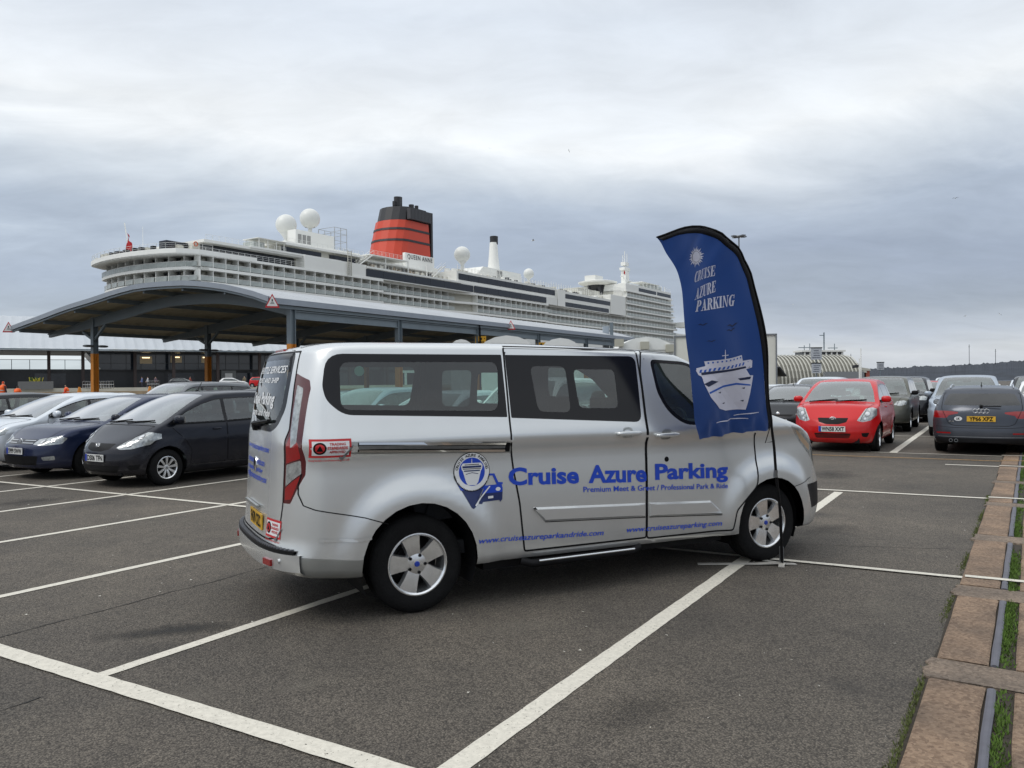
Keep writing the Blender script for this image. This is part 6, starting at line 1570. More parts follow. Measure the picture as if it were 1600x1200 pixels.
# balconies: one mesh shared by every cabin
def balc_mesh():
    b = MB(); b.box((0, 1.0, 1.25), (.14, 1.95, 2.35), m=0); b.box((0.9, 1.93, 1.12), (1.1, .06, 2.1), m=1); b.box((2.0, 1.92, 1.35), (.8, .05, 1.3), m=3)
    b.box((.9, 1.1, .55), (.75, .8, .8), m=1); b.box((2.3, .6, .6), (.6, .6, .5), m=1); b.box((1.55, .10, .62), (3.0, .05, .95), m=2); b.box((1.55, .07, 1.14), (3.05, .07, .06), m=0)
    return b
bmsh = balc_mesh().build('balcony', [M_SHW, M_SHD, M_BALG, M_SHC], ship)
first = True; nb = 0
def balcony(x, z, y):
    global first, nb
    if first: o = bmsh; first = False
    else: o = bmsh.copy(); COL.objects.link(o)
    o.parent = ship; o.location = (x, y, z); nb += 1; return o
rest = []
for z in LEVELS[:3]:
    x = 4.0
    while x < SHL - 4:
        if nb < 299 and not (88.5 < x < 99): balcony(x, z + .22, inset(x) + .05)
        elif not (88.5 < x < 99): rest.append((x, z + .22, inset(x) + .05))
        x += 3.1
for z in (29.0, 31.6, 34.35, 37.1):     # forward block rises four more decks
    x = 205.5
    while x < SHL - 5 - (z - 29) * .35:
        rest.append((x, z, .05)); x += 3.1
if rest:
    b = MB(); proto = balc_mesh()
    for (x, z, y) in rest: b.M = Matrix.Translation((x, y, z)); 
    b.M = None
    for (x, z, y) in rest:
        k = len(b.v); b.v += [v_ + Vector((x, y, z)) for v_ in proto.v]; b.f += [tuple(k + i for i in f) for f in proto.f]; b.m += proto.m
    o = b.build('balcony', [M_SHW, M_SHD, M_BALG, M_SHC], ship); tag(o, kind='stuff')
# stern balconies, set round the curve
for z in LEVELS[1:3]:
    for k in range(9):
        y = 3.5 + k * 3.4; o = bmsh.copy(); COL.objects.link(o); o.parent = ship; sl = atan2(7.2 * (y - 18) / 324, 1); o.location = (stern(y, 3.6, 3.4) + .1 + .3 * (y < 6), y, z + .22); o.rotation_euler = (0, 0, -pi / 2 - sl)
m = MB(); m.prism(outline(30, 2.0, 5.0), 25, 28.4); m.build('stern_wall', [M_SHC], ship)
def rail(pts, h=1.05, post=2.2, name='railing', t=.05, nbar=3, par=None):
    """open guard rail along a path"""
    b = MB(); pts = [Vector(p) for p in pts]
    for a, c in zip(pts, pts[1:]):
        for k in range(nbar): b.bar(a + Vector((0, 0, h * (k + 1) / nbar)), c + Vector((0, 0, h * (k + 1) / nbar)), t if k == nbar - 1 else t * .6)
        n = max(1, int((c - a).length / post))
        for i in range(n + 1): p = a.lerp(c, i / n); b.bar(p, p + Vector((0, 0, h)), t)
    o = b.build(name, [M_SHW], par or ship); tag(o, kind='stuff'); return o
def glassrail(pts, h=1.1, par=None):
    b = MB(); pts = [Vector(p) for p in pts]
    for a, c in zip(pts, pts[1:]):
        b.bar(a + Vector((0, 0, h * .5)), c + Vector((0, 0, h * .5)), .04, h * .9, m=1); b.bar(a + Vector((0, 0, h)), c + Vector((0, 0, h)), .08, m=0)
        n = max(1, int((c - a).length / 2.0))
        for i in range(n + 1): p = a.lerp(c, i / n); b.bar(p, p + Vector((0, 0, h)), .07, m=0)
    o = b.build('glass_railing', [M_SHW, M_BALG], par or ship); tag(o, kind='stuff'); return o
def sternpath(z, sx, off=.15, x1=6): return [(stern(y, 3.6, sx) + 3.0 * max(0, 1 - min(y, BEAM - y) / 3.0) ** 2 + off, y, z) for y in [35.5 - k * 2.2 for k in range(16)] + [.6]] + [(x1, .1, z)]
rail(sternpath(29.35, .7, .2, 7), 1.2); 
for z, sx in ((25.92, 3.0), (23.02, 3.6)): glassrail(sternpath(z, sx, .1, 4))
# ---- upper works: block(name, x0, x1, y0, z0, z1)
def block(name, x0, x1, y0, z0, z1, mat=M_SHW, y1=None, rake=0.0):
    b = MB(); y1 = y1 if y1 is not None else BEAM - y0
    vs = [(x0, y0, z0), (x1, y0, z0), (x1, y1, z0), (x0, y1, z0), (x0 + rake, y0, z1), (x1 - rake * 0, y0, z1), (x1, y1, z1), (x0 + rake, y1, z1)]
    b.add(vs, [(3, 2, 1, 0), (4, 5, 6, 7), (0, 1, 5, 4), (1, 2, 6, 5), (2, 3, 7, 6), (3, 0, 4, 7)]); return b.build(name, [mat], ship)
def darkband(x0, x1, y, z0, z1, r=.4, panes=3.2):
    """long strip of dark windows with mullions, set in the wall"""
    P = roundpoly([(x0, z0), (x1, z0), (x1, z1), (x0, z1)], r, 4); b = MB(); b.prism(P, y - .06, y + .2, 'y'); o = b.build('window_band', [M_SHD], ship)
    b = MB(); x = x0 + panes
    while x < x1 - 1: b.box((x, y - .07, (z0 + z1) / 2), (.06, .03, z1 - z0 - .05)); x += panes
    b.build('mullion', [M_SHK], o); return o
block('upper_house', 3.5, 33, 3.2, 28.7, 31.3, M_SHC, rake=1.5)
darkband(6.2, 31.4, 3.2, 29.0, 31.2); rail([(4, .5, 28.85), (33, .5, 28.85)], 1.15, 1.6)
block('roof_edge', 5.5, 52.5, .9, 31.25, 31.85, M_SHW2); rail([(6, 1.0, 31.85), (27, 1.0, 31.85)], 1.05, 1.6)
block('side_wall', 31.8, 52.3, .15, 28.7, 31.85); block('bulwark', 17, 44, .6, 31.6, 32.0, M_SHW2)
# terrace screens and parasols aft
b = MB()
for x in (20, 22.4, 24.8, 27): b.box((x, 1.6, 33), (.14, .14, 2.4)); b.box((x, 6, 33), (.14, .14, 2.4))
b.box((23.5, 3.8, 34.2), (8.2, 5.2, .12)); b.box((20.5, 4, 32.7), (3.0, 3.6, 1.5), m=1); b.build('terrace_frame', [M_SHW, M_BALG], ship)
block('lido_house', 26.8, 52, 3.0, 31.85, 34.0, M_SHC); darkband(27.4, 39.6, 3.0, 31.95, 33.6, .1, 2.0); darkband(42.2, 51.2, 3.0, 31.95, 33.5, .1, 2.0)
block('roof_edge', 26, 53, 1.8, 33.9, 34.4, M_SHW2); rail([(27, 1.9, 34.4), (53, 1.9, 34.4)], 1.1, 1.7)
block('deck_house', 39.6, 52.6, 12, 34.4, 40.4, M_SHW, 15); 
for k in range(3): b = MB(); b.box((40.9 + k * 1.5, 11.94, 38.2), (1.05, .12, 2.2)); b.build('louvre', [pm('louvre_grey', (.28, .28, .27), .6)], ship)
b = MB()
for x in (52.8, 55, 57.2):
    for y in (12, 18): b.bar((x, y, 36), (x, y, 43), .12)
for z in (37.5, 39.5, 41.5, 43): b.bar((52.8, 12, z), (57.2, 12, z), .09); b.bar((52.8, 18, z), (57.2, 18, z), .09); b.bar((57.2, 12, z), (57.2, 18, z), .09); b.bar((52.8, 12, z), (52.8, 18, z), .09)
b.build('net_cage', [pm('cage_grey', (.35, .36, .36), .5)], ship)
block('mid_house', 33, 58, 8, 34.4, 36.2, M_SHW)
b = MB(); 
for z in range(12): b.box((46, -.15, 28.9 + z * .5), (.9, .3, .06))
for x in (45.4, 46.6): b.box((x, -.2, 31.6), (.12, .2, 6.2))
b.build('side_ladder', [M_SHC], ship)
def radome(x, y, zb, r, cone=2.2, leg=2.5):
    b = MB(); prof = [(r * sin(pi * k / 18), zb + leg + cone + r * (1 - cos(pi * k / 18)) - .4 * r) for k in range(3, 19)]
    b.lathe([(.5 * r * .4, zb), (.5 * r * .4, zb + leg), (r * .62, zb + leg + cone * .75), (r * .62, zb + leg + cone * .85)] , c=(x, y, 0), n=20); b.lathe(prof, c=(x, y, 0), n=20); o = b.build('radome', [pm('radome_white', (.70, .71, .68), .4)], ship, angle=.8); return o
radome(41.8, 18, 35.5, 2.65, 2.0, 3.4); radome(49.8, 18, 41.4, 2.65, 1.0, 1.4); radome(108.3, 12, 36.5, 2.6, 1.8, 3.0); radome(148.2, 12, 34.9, 1.9, 1.0, 4.0)
# amidships
block('side_wall', 52.3, 148, .10, 28.75, 31.4, M_SHW, 30)
darkband(52.1, 98, .10, 29.0, 30.95, .3, 6.4); darkband(98.3, 140.4, -.05, 29.05, 31.0, .3, 6.4)
block('deck_fascia', 52.3, 92, -.15, 31.1, 31.6, M_SHW2)
block('pool_terrace', 54, 90, 7, 31.6, 33.6, M_TEAK); rail([(53, .3, 31.6), (90, .3, 31.6)], 1.1, 1.5); rail([(53, 4, 33.9), (78, 4, 33.9)], 1.1, 1.5)
block('deck_fascia', 53, 84, 3.2, 33.5, 33.95, M_SHW2)
b = MB()
for i in range(60):
    x = random.uniform(56, 88); b.box((x, random.uniform(1.5, 6.5), 32.2), (random.uniform(.4, 1.5), .5, random.uniform(.5, 1.2)), m=random.choice((0, 1, 2, 0)))
o = b.build('deck_furniture', [M_SHC, M_SHD, M_TEAK], ship); tag(o, kind='stuff')
def stair(x0, z0, x1, z1, y):
    b = MB()
    for dy in (0, 1.4): b.bar((x0, y + dy, z0), (x1, y + dy, z1), .12, .3); b.bar((x0, y + dy, z0 + 1), (x1, y + dy, z1 + 1), .07)
    n = 9
    for i in range(n): t = (i + .5) / n; b.box((x0 + (x1 - x0) * t, y + .7, z0 + (z1 - z0) * t), (.35, 1.4, .05))
    b.build('stairway', [M_SHW2], ship)
stair(50.5, 31.7, 56, 35.1, 1.2); stair(80, 31.7, 86, 35.6, 1.2)
block('gangway_deck', 55, 70, 1.4, 34.9, 35.2, M_SHW2, 8); rail([(55, 1.5, 35.2), (70, 1.5, 35.2)], 1.1, 1.4)
b = MB()
for x in (61, 70, 78): b.bar((x, 1.6, 31.6), (x, 1.6, 35), .2)
b.build('deck_pillar', [M_SHW], ship)
# funnel: raked, three red panels between black hoops, ribbed black top with uptakes
def funnel_sec(z):
    t = (z - 36) / 20.0; x0 = 74.6 + 5.2 * t; x1 = 93.4 - .4 * t; return x0, x1
def fpoly(z, g=0.0, hw=7.0):
    x0, x1 = funnel_sec(z); x0 -= g; x1 += g; hw = hw + g - (z - 36) * .05
    P = []
    for k in range(9): a = pi / 2 + pi * k / 8; P.append((x0 + 5 + 5 * cos(a), 18 + hw * sin(a)))
    for k in range(7): a = -pi / 2 + pi * k / 6; P.append((x1 - 2 + 2 * cos(a), 18 + hw * sin(a)))
    return P
def floft(name, zs, mat, g=0.0, par=None):
    R = [[(x, y, z) for x, y in fpoly(z, g)] for z in zs]; n = len(R[0]); vs = [p for r in R for p in r]
    fs = [(i * n + k, i * n + (k + 1) % n, (i + 1) * n + (k + 1) % n, (i + 1) * n + k) for i in range(len(R) - 1) for k in range(n)] + [tuple(range(n))[::-1], tuple((len(R) - 1) * n + k for k in range(n))]
    return mesh_obj(name, vs, fs, mat, par or ship)
fn_ = floft('funnel', [35.0, 42, 49.6], M_SHR)
for z in (43.2, 46.6): floft('funnel_hoop', [z, z + .65], M_SHK, .12, fn_)
# the hoops are thin on the real thing: funnel top
floft('funnel_top', [49.6, 53.8], M_SHK, -.35, fn_); b = MB()
for k in range(15): x0, x1 = funnel_sec(53); x = x0 + 3 + (x1 - x0 - 5) * k / 14; b.box((x, 18 - 6.6, 51.5), (.55, 1.2, 3.2))
b.build('funnel_rib', [pm('rib_dark_grey', (.05, .05, .055), .5)], fn_)
for k, (x, h, r) in enumerate(((82.0, 2.4, 1.0), (84.3, 3.0, 1.15), (86.6, 2.2, .8), (88, 1.2, .5), (90.2, 1.8, .8), (91.6, .9, .5), (80.6, .9, .5), (92.6, 1.9, .6))):
    b = MB(); b.lathe([(r * .7, 53.3), (r, 54.2), (r, 54.5 + h), (r * .8, 54.5 + h), (r * .8, 53.6)], c=(x, 16 + (k % 3) * 1.6, 0), n=14); b.build('uptake_pipe', [M_SHK], fn_)
b = MB(); x0, x1 = funnel_sec(40); b.box((x1 - .3, 18, 44.4), (.9, 12.2, 18.2)); b.build('funnel_casing', [M_SHK], fn_)
block('name_panel', 76.2, 89.2, 8.0, 35.0, 39.0, M_SHW2, 9)
vs, fs = text_fit('QUEEN ANNE', 11.2, 1.25, bold=.01, spacing=1.15)
mesh_obj('ship_name', [(77.1 + a, 7.94, 37.4 + b_) for a, b_ in vs], fs, M_SHK, ship)
block('pool_house', 58, 92, 9, 33.9, 36.2, M_SHW); block('vent_house', 70, 90, 9.5, 34, 37.0, M_SHC)
# forward of the funnel
block('side_wall', 90.5, 148.3, .6, 31.4, 34.8, M_SHW, 30); darkband(91.3, 147.4, .6, 32.25, 34.1, .3, 5.0)
rail([(91, .8, 34.8), (203, .8, 34.8)], 1.3, 1.25)
b = MB()
for i in range(64): x = 92 + i * 1.75; b.bar((x, 1.4, 34.8), (x, 1.4, 34.8 + random.uniform(1.4, 2.6)), .09); 
for i in range(90): x = random.uniform(92, 200); b.box((x, random.uniform(3, 7), 35.3), (random.uniform(.6, 2), .8, random.uniform(.5, 1.7)), m=random.choice((0, 1, 1, 2)))
o = b.build('deck_furniture', [M_SHW, M_SHC, M_SHD], ship); tag(o, kind='stuff')
block('deck_house', 113, 143, 12, 34.8, 40.4, M_SHW, 24, rake=7)
for k in range(2): b = MB(); b.box((128.5 + k * 1.8, 11.9, 38.2), (1.1, .2, 3.4)); b.build('louvre', [MATS['louvre_grey']], ship)
b = MB(); b.lathe([(2.3, 40.4), (1.7, 46), (1.35, 51)], c=(134.6, 18, 0), n=18); ex = b.build('exhaust_stack', [M_SHW2], ship, angle=.8); b = MB(); b.lathe([(1.42, 50.4), (1.45, 53.2), (1.2, 53.3)], c=(134.9, 18, 0), n=18); b.build('stack_cap', [M_SHK], ex, angle=.8)
block('side_wall', 148.3, 153.6, -.05, 28.7, 34.6, M_SHW2, 30)
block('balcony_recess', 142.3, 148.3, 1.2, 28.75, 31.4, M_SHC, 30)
block('side_wall', 153.6, 204, .55, 28.7, 34.4, M_SHW, 30); darkband(154.6, 190.6, .55, 31.9, 33.5, .1, 6); darkband(153.8, 189.4, .55, 29.0, 30.55, .1, 6)
block('side_wall', 190.8, 204.4, .30, 28.7, 36.5, M_SHW, 30)
b = MB()
for i in range(10): b.bar((194 + i, .4, 34.4), (194 + i, .4, 40), .22)
b.build('louvre_screen', [M_SHW2], ship)
block('forward_core', 204.4, 257, 2.0, 28.7, 39.6, M_SHC, 34)
for k, z in enumerate((28.8, 31.4, 34.15, 36.9, 39.4)):
    x1 = SHL - .5 - k * 1.0; b = MB(); b.prism([(204.4, 0), (x1 - 1, 0), (x1, 2), (x1 + 2, 18), (x1, 34), (x1 - 1, 36), (204.4, 36)], z - .4, z + .2); b.build('deck_slab', [M_SHW2], ship)
block('observation_lounge', 210, 253.5, .6, 39.6, 42.6, M_SHW, 35); darkband(218, 236.5, .6, 40.1, 41.6, .1, 2.2); darkband(237.5, 253.2, .6, 40.1, 41.6, .1, 2.2)
block('side_wall', 204.4, 217, .2, 39.6, 42.2, M_SHW, 30)
b = MB(); b.lathe([(1, 42.2), (6, 42.4), (8.2, 43.2), (8.3, 43.8), (7, 44.1), (.2, 44.2)], c=(206, 14, 0), n=30); b.build('round_terrace', [M_SHW2], ship, angle=.7)
b = MB(); b.lathe([(3.5, 38), (4.5, 42.3)], c=(206, 14, 0), n=24); b.build('terrace_base', [M_SHD], ship)
block('equipment_house', 200, 207, 12, 44.1, 46.2, M_SHW, 17); block('equipment_house', 178, 196, 8, 34.4, 38.6, M_SHC, 26)
rail([(205, .6, 42.6), (253, .6, 42.6)], 1.6, 1.5)
b = MB(); 
for x in range(228, 254, 4): b.bar((x, 3, 42.6), (x, 3, 45.4), .2)
b.box((237, 6, 45.4), (20, 6, .25)); b.build('sun_canopy', [M_SHW2], ship)
block('lounge_roof', 236, 250, 4, 42.6, 45.0, M_BALG, 20)
# mast
b = MB(); b.prism([(238, 16), (245, 16.5), (245, 19.5), (238, 20)], 42.6, 47); b.prism([(239.4, 16.8), (243.5, 17), (243.5, 19), (239.4, 19.2)], 47, 54.5); b.box((241, 18, 53.6), (6, 2.6, 1.2)); b.box((241, 18, 56), (4, 2.2, 1.6)); b.box((241, 18, 50), (9, .4, .3)); b.box((241, 18, 59), (.25, .25, 6)); b.box((239, 18, 58), (.2, .2, 4)); b.box((243.4, 18, 58.6), (.2, .2, 5)); b.box((244, 18, 48), (5, 4, .3))
b.build('radar_mast', [M_SHW2], ship)
# bridge wing
b = MB(); b.box((262, -3.5, 27.9), (9, 9, 2.2)); w_ = b.build('bridge_wing', [M_SHW2], ship); b = MB()
for x in range(7): b.box((258.4 + x * 1.3, -8.03, 28.2), (1.0, .08, 1.1))
b.build('bridge_window', [M_SHD], w_)
block('forward_hull_top', 257, 285, 3, 19.8, 24.5, M_SHW, 33)
# ensign aft and small flag at the mast
def pennant(root_, x, y, z, w__, h, mat, droop=.4, name='ensign'):
    b = MB(); vs = []; 
    for i in range(9):
        for j in range(5): t = i / 8; vs.append((x + w__ * t * .35 + .12 * h * sin(t * 7 + j), y + .2 * sin(t * 9), z - h * j / 4 - t * w__ * droop))
    b.add(vs, [(i * 5 + j, i * 5 + j + 1, i * 5 + j + 6, i * 5 + j + 5) for i in range(8) for j in range(4)]); return b.build(name, [mat], root_)
b = MB(); b.bar((7.0, 30, 29.3), (5.6, 30, 38.6), .16); b.bar((10, 30, 29), (10, 30, 38.4), .06); b.build('ensign_staff', [M_SHW2], ship); pennant(ship, 6.2, 30, 36.4, 2.6, 3.6, pm('ensign_red', (.42, .015, .02), .7), .8)
pennant(ship, 236, 16, 52.6, 3.4, 1.6, MATS['ensign_red'], .2)
b = MB()
for i in range(40): y = random.uniform(4, 34); x = stern(y, 3.6, 1.4) + random.uniform(.5, 3); b.box((x, y, 29.9), (.9, .8, random.uniform(.6, 1.3)), m=random.choice((0, 1)))
b.box((2, 6, 30.2), (5, 2.5, 1.9), m=1); o = b.build('deck_furniture', [M_SHC, M_SHD], ship); tag(o, kind='stuff')
b = MB(); b.tube([(3.2 + .42 * cos(2 * pi * k / 16), .35, 30.4 + .42 * sin(2 * pi * k / 16)) for k in range(17)], .1, 6, cap=False); b.build('lifebuoy', [pm('lifebuoy_orange', (.6, .12, .04), .6)], ship)
# ================================================================== canopy over the drop-off bays
CANR = pi / 2 - A1
can = empty('canopy', G(-27.1, 25.64), CANR); tag(can, 'long curved steel canopy with corrugated roof on grey and orange columns', 'canopy')
PROF = [(0, 5.40), (.8, 5.66), (1.6, 5.86), (3.5, 6.24), (6.1, 6.53), (9.0, 6.60), (11, 6.45), (12.9, 6.2), (15.6, 5.88), (18.4, 5.44), (20.2, 5.18), (21.1, 5.02)]
def pz(w_): return smooth_tab(PROF, w_)
CX0, CX1 = -1.4, 39.4
M_ROOF = pm('roof_sheet', (.40, .42, .44), .45, .15, var=.12, vscale=.5)
M_SOFF = pm('roof_underside', (.44, .40, .28), .65, var=.25, vscale=.5)
M_GSTL = pm('canopy_steel', (.165, .20, .225), .5, .1, var=.12, vscale=.8)
M_TRIM = pm('roof_trim', (.30, .33, .37), .4, .4, var=.08)
M_ORAN = pm('safety_orange', (.55, .20, .018), .6, var=.12, vscale=2)
def sheet(name, z_off, mat, x0, x1, step, amp, ws, flip=False):
    n = int((x1 - x0) / step); vs = []; fs = []
    for i in range(n + 1):
        x = x0 + (x1 - x0) * i / n; a = amp * (1 if (i // 2) % 2 else 0)
        for w_ in ws: vs.append((x, w_, pz(w_) + z_off + a))
    m_ = len(ws)
    for i in range(n):
        for k in range(m_ - 1): q = (i * m_ + k, i * m_ + k + 1, (i + 1) * m_ + k + 1, (i + 1) * m_ + k); fs.append(q if flip else q[::-1])
    o = mesh_obj(name, vs, fs, mat, can); return o
WS = [21.1 * k / 22 for k in range(23)]
sheet('roof_sheet', 0.0, M_ROOF, CX0, CX1, .09, .035, WS); sheet('roof_soffit', -.16, M_SOFF, CX0, CX1, .16, .05, WS, True)
def arcbeam(name, x, w0, w1, top, depth, thick, mat, taper=0, n=22, par=None):
    b = MB(); vs = []; 
    for i in range(n + 1):
        w_ = w0 + (w1 - w0) * i / n; zt = pz(w_) + top; d = depth * (1 if not taper else (.35 + .65 * min(1, min(abs(w_ - w1), 99) / taper)))
        vs += [(x - thick / 2, w_, zt), (x + thick / 2, w_, zt), (x + thick / 2, w_, zt - d), (x - thick / 2, w_, zt - d)]
    fs = [(4 * i + k, 4 * i + (k + 1) % 4, 4 * i + 4 + (k + 1) % 4, 4 * i + 4 + k) for i in range(n) for k in range(4)] + [(3, 2, 1, 0), (4 * n, 4 * n + 1, 4 * n + 2, 4 * n + 3)]
    return mesh_obj(name, vs, fs, mat, par or can)
arcbeam('gable_trim', CX0 - .04, -.05, 21.2, .06, .24, .10, M_TRIM); arcbeam('gable_trim', CX0 + .03, -.02, 21.2, -.20, .09, .10, M_GSTL); arcbeam('gable_trim', CX1 + .04, -.05, 21.2, .06, .28, .10, M_TRIM)
b = MB(); b.bar((CX0, -.08, 5.28), (CX1, -.08, 5.28), .16, .26); b.build('gutter', [M_TRIM], can)
b = MB(); b.bar((CX0, .02, 5.06), (CX1, .02, 5.06), .10, .14); b.build('eaves_beam', [M_GSTL], can)
b = MB(); b.bar((CX0, 21.15, 4.92), (CX1, 21.15, 4.92), .12, .16); b.build('gutter', [M_TRIM], can)
for w_ in (3, 6, 9, 12, 15, 18, 20.5): b = MB(); b.bar((CX0 + .1, w_, pz(w_) - .30), (CX1, w_, pz(w_) - .30), .12, .22); b.build('purlin', [M_GSTL], can)
def hcol(x, w_, h, orange):
    b = MB(); s = .28
    for dx in (-s / 2, s / 2): b.box((x + dx, w_, h / 2), (.03, .26, h))
    b.box((x, w_, h / 2), (s, .02, h)); c = b.build('column', [M_GSTL], can)
    if orange:
        b = MB()
        for dx in (-s / 2, s / 2): b.box((x + dx, w_, 1.72), (.04, .27, 3.44))
        b.box((x, w_, 1.72), (s - .05, .034, 3.44)); b.build('orange_guard', [M_ORAN], c)
    return c
for k in range(6):
    x = 7.55 * k
    hcol(x, .12, 5.1, True); hcol(x + .57, 16.3, pz(16.3) - .3, True)
    arcbeam('rafter', x + .57, .2, 20.8, -.40, .48, .16, M_GSTL, 4.5); arcbeam('rafter_flange', x + .57, .2, 20.8, -.36, .05, .30, M_GSTL)
    b = MB(); 
    for sg in (-1, 1): superblob(b, (x + .57 + sg * .42, 16.2, 3.86), (.62, .34, .14), 2.4)
    b.build('column_lamp', [M_ALLOYD], can, True)
    # haunch brackets
    b = MB(); b.bar((x + .57, 15.2, pz(15) - .9), (x + .57, 16.3, pz(16.3) - 1.6), .14, .12); b.bar((x + .57, 17.4, pz(17.4) - .9), (x + .57, 16.3, pz(16.3) - 1.6), .14, .12); b.build('haunch', [M_GSTL], can)
    if k < 5: b = MB(); b.box((x + 3.77, .12, 4.76), (7.25, .10, .36)); b.box((x + 3.77, .08, 4.93), (7.25, .22, .03)); b.box((x + 3.77, .08, 4.58), (7.25, .22, .03)); b.build('side_girder', [M_GSTL], can)
b = MB(); b.tube([(15.0, -.10, 5.2), (15.0, -.14, 4.9), (15.0, -.14, 0)], .05, 8); b.build('downpipe', [M_VK], can)
# signs on the canopy
CM = Matrix.Translation(G(-27.1, 25.64)) @ Matrix.Rotation(CANR, 4, 'Z')
M_SIGNW = pm('sign_white', (.72, .72, .70), .5)
def tri_sign(x, w_, z, label):
    p = CM @ Vector((x, w_, z)); r = empty('warning_sign', p, -.28 if x > 0 else .33); tag(r, label, 'sign', 'triangular signs on the canopy')
    T_ = lambda s, y, t0, t1, mt, nm: MB().prism(roundpoly([(-.31 * s, -.27 * s), (.31 * s, -.27 * s), (0, .35 * s)], .03 * s), y - t0, y - t1, 'y').build(nm, [mt], r)
    T_(1, 0, .0, .02, M_VR, 'board'); T_(.74, 0, .02, .024, M_SIGNW, 'face')
    b = MB(); b.box((0, -.027, .05), (.05, .004, .10)); b.build('symbol', [M_VK], r)
    for zz, w2 in ((-.04, .12), (-.09, .17)): b = MB(); b.box((0, -.027, zz), (w2, .004, .018)); b.build('sign_text', [M_VK], r)
tri_sign(CX0, -.22, 5.22, 'red bordered triangular sign on the near corner of the canopy roof'); tri_sign(18.5, -.22, 5.30, 'red bordered triangular sign halfway along the canopy gutter'); tri_sign(CX0 - .15, 21.2, 5.0, 'red bordered triangular sign on the far left tip of the canopy')
M_YSIG = pm('sign_yellow', (.70, .36, .012), .5)
for x, z, w_, h, lb in ((15.1, 4.22, .66, .48, 'square yellow sign with black symbols on the third canopy column'), (22.65, 4.15, .62, .44, 'yellow sign on the fourth canopy column above the van roof')):
    p = CM @ Vector((x, -.12, z)); r = empty('yellow_sign', p, -.1); tag(r, lb, 'sign', 'yellow signs on the canopy columns')
    b = MB(); b.box((0, -.02, 0), (w_, .03, h)); b.build('board', [M_YSIG], r)
    b = MB(); b.box((0.02, -.038, .08), (.12, .004, .13)); b.box((-.12, -.038, -.12), (.08, .004, .09)); b.box((.02, -.038, -.12), (.10, .004, .09)); b.box((.15, -.038, -.12), (.07, .004, .09)); b.box((.24, -.038, .1), (.05, .004, .05)); b.build('sign_text', [M_VK], r)
# ================================================================== passenger terminal on its raised forecourt
TR = radians(30); TM = Matrix.Translation((-110, 108, 0)) @ Matrix.Rotation(TR, 4, 'Z')
M_CONC = pm('forecourt_concrete', (.34, .33, .30), .8, var=.15, vscale=.4)
M_KERB = pm('pale_kerb', (.48, .45, .38), .8, var=.2, vscale=.3)
fc = empty('forecourt', (-110, 108, 0), TR); 
b = MB(); b.box((20, 6, .62), (200, 52, 1.24)); o = b.build('forecourt', [M_CONC]); o.matrix_world = TM; tag(o, kind='structure')
bpy.data.objects.remove(fc)
b = MB(); b.box((20, -20.2, .98), (200, .3, .80)); o = b.build('kerb', [M_KERB]); o.matrix_world = TM; tag(o, kind='structure')
b = MB(); b.box((20, -26, .30), (200, 12, .60)); o = b.build('access_road', [M_CONC]); o.matrix_world = TM; tag(o, kind='structure')
b = MB(); b.box((20, -32.1, .48), (200, .3, .9)); o = b.build('kerb', [M_LINEO]); o.data.materials[0] = pm('stained_kerb', (.36, .27, .17), .85, var=.4, vscale=.5); o.matrix_world = TM; tag(o, kind='structure')
term = empty('terminal_building', (-110, 108, 0), TR); tag(term, 'cruise terminal with ribbed silver roof over dark glazed walls', 'building')
M_TROOF = pm('terminal_roof', (.46, .49, .52), .4, .2, var=.06, vscale=.3)
M_TDARK = pm('terminal_dark_wall', (.020, .022, .026), .35, var=.4, vscale=.4, spec=.5)
M_TGLS = pm('terminal_glass', (.016, .022, .032), .08, spec=.7, rvar=.03, vscale=.5)
TP = [(0, 7.75), (3, 9.1), (7, 10.8), (11, 12.4), (16, 13.9), (24, 14.6)]
vs = []; fs = []; n = 330; x0, x1 = -45, 122
for i in range(n + 1):
    x = x0 + (x1 - x0) * i / n; a = .09 * (1 if (i % 3) == 0 else 0)
    for y, z in TP: vs.append((x, y, z + a))
mm_ = len(TP)
fs = [(i * mm_ + k, (i + 1) * mm_ + k, (i + 1) * mm_ + k + 1, i * mm_ + k + 1) for i in range(n) for k in range(mm_ - 1)]
mesh_obj('ribbed_roof', vs, fs, M_TROOF, term)
b = MB(); b.box((38.5, .0, 7.62), (167, .3, .22)); b.build('roof_edge', [M_GSTL], term); b = MB(); b.box((38.5, 12, 7.45), (167, 23, .1)); b.build('ceiling', [M_TDARK], term)
b = MB(); b.box((30, 9, 2.85), (150, .3, 3.2)); b.build('ground_wall', [M_TDARK], term)
for k in range(30):
    if k % 3: b = MB(); b.box((-42 + k * 5.2, 8.82, 2.6), (4.6, .06, 2.5)); b.build('wall_panel', [pm('panel_grey', (.035, .036, .04), .4) if k % 2 else M_TGLS], term)
for x in (15, 33.5, 41, 46, 54, 60, 67.5, 75, 83, 92, 101, 110): b = MB(); b.box((x, 3 + (x * 7 % 4), 4.4), (.5, .5, 6.3)); b.build('pillar', [pm('pillar_dark_brown', (.045, .030, .028), .6)], term)
for k in range(5): b = MB(); b.box((-40 + k * 13 + 5, 2.5, 4.4), (.4, .4, 6.3)); b.build('pillar', [MATS['pillar_dark_brown']], term)
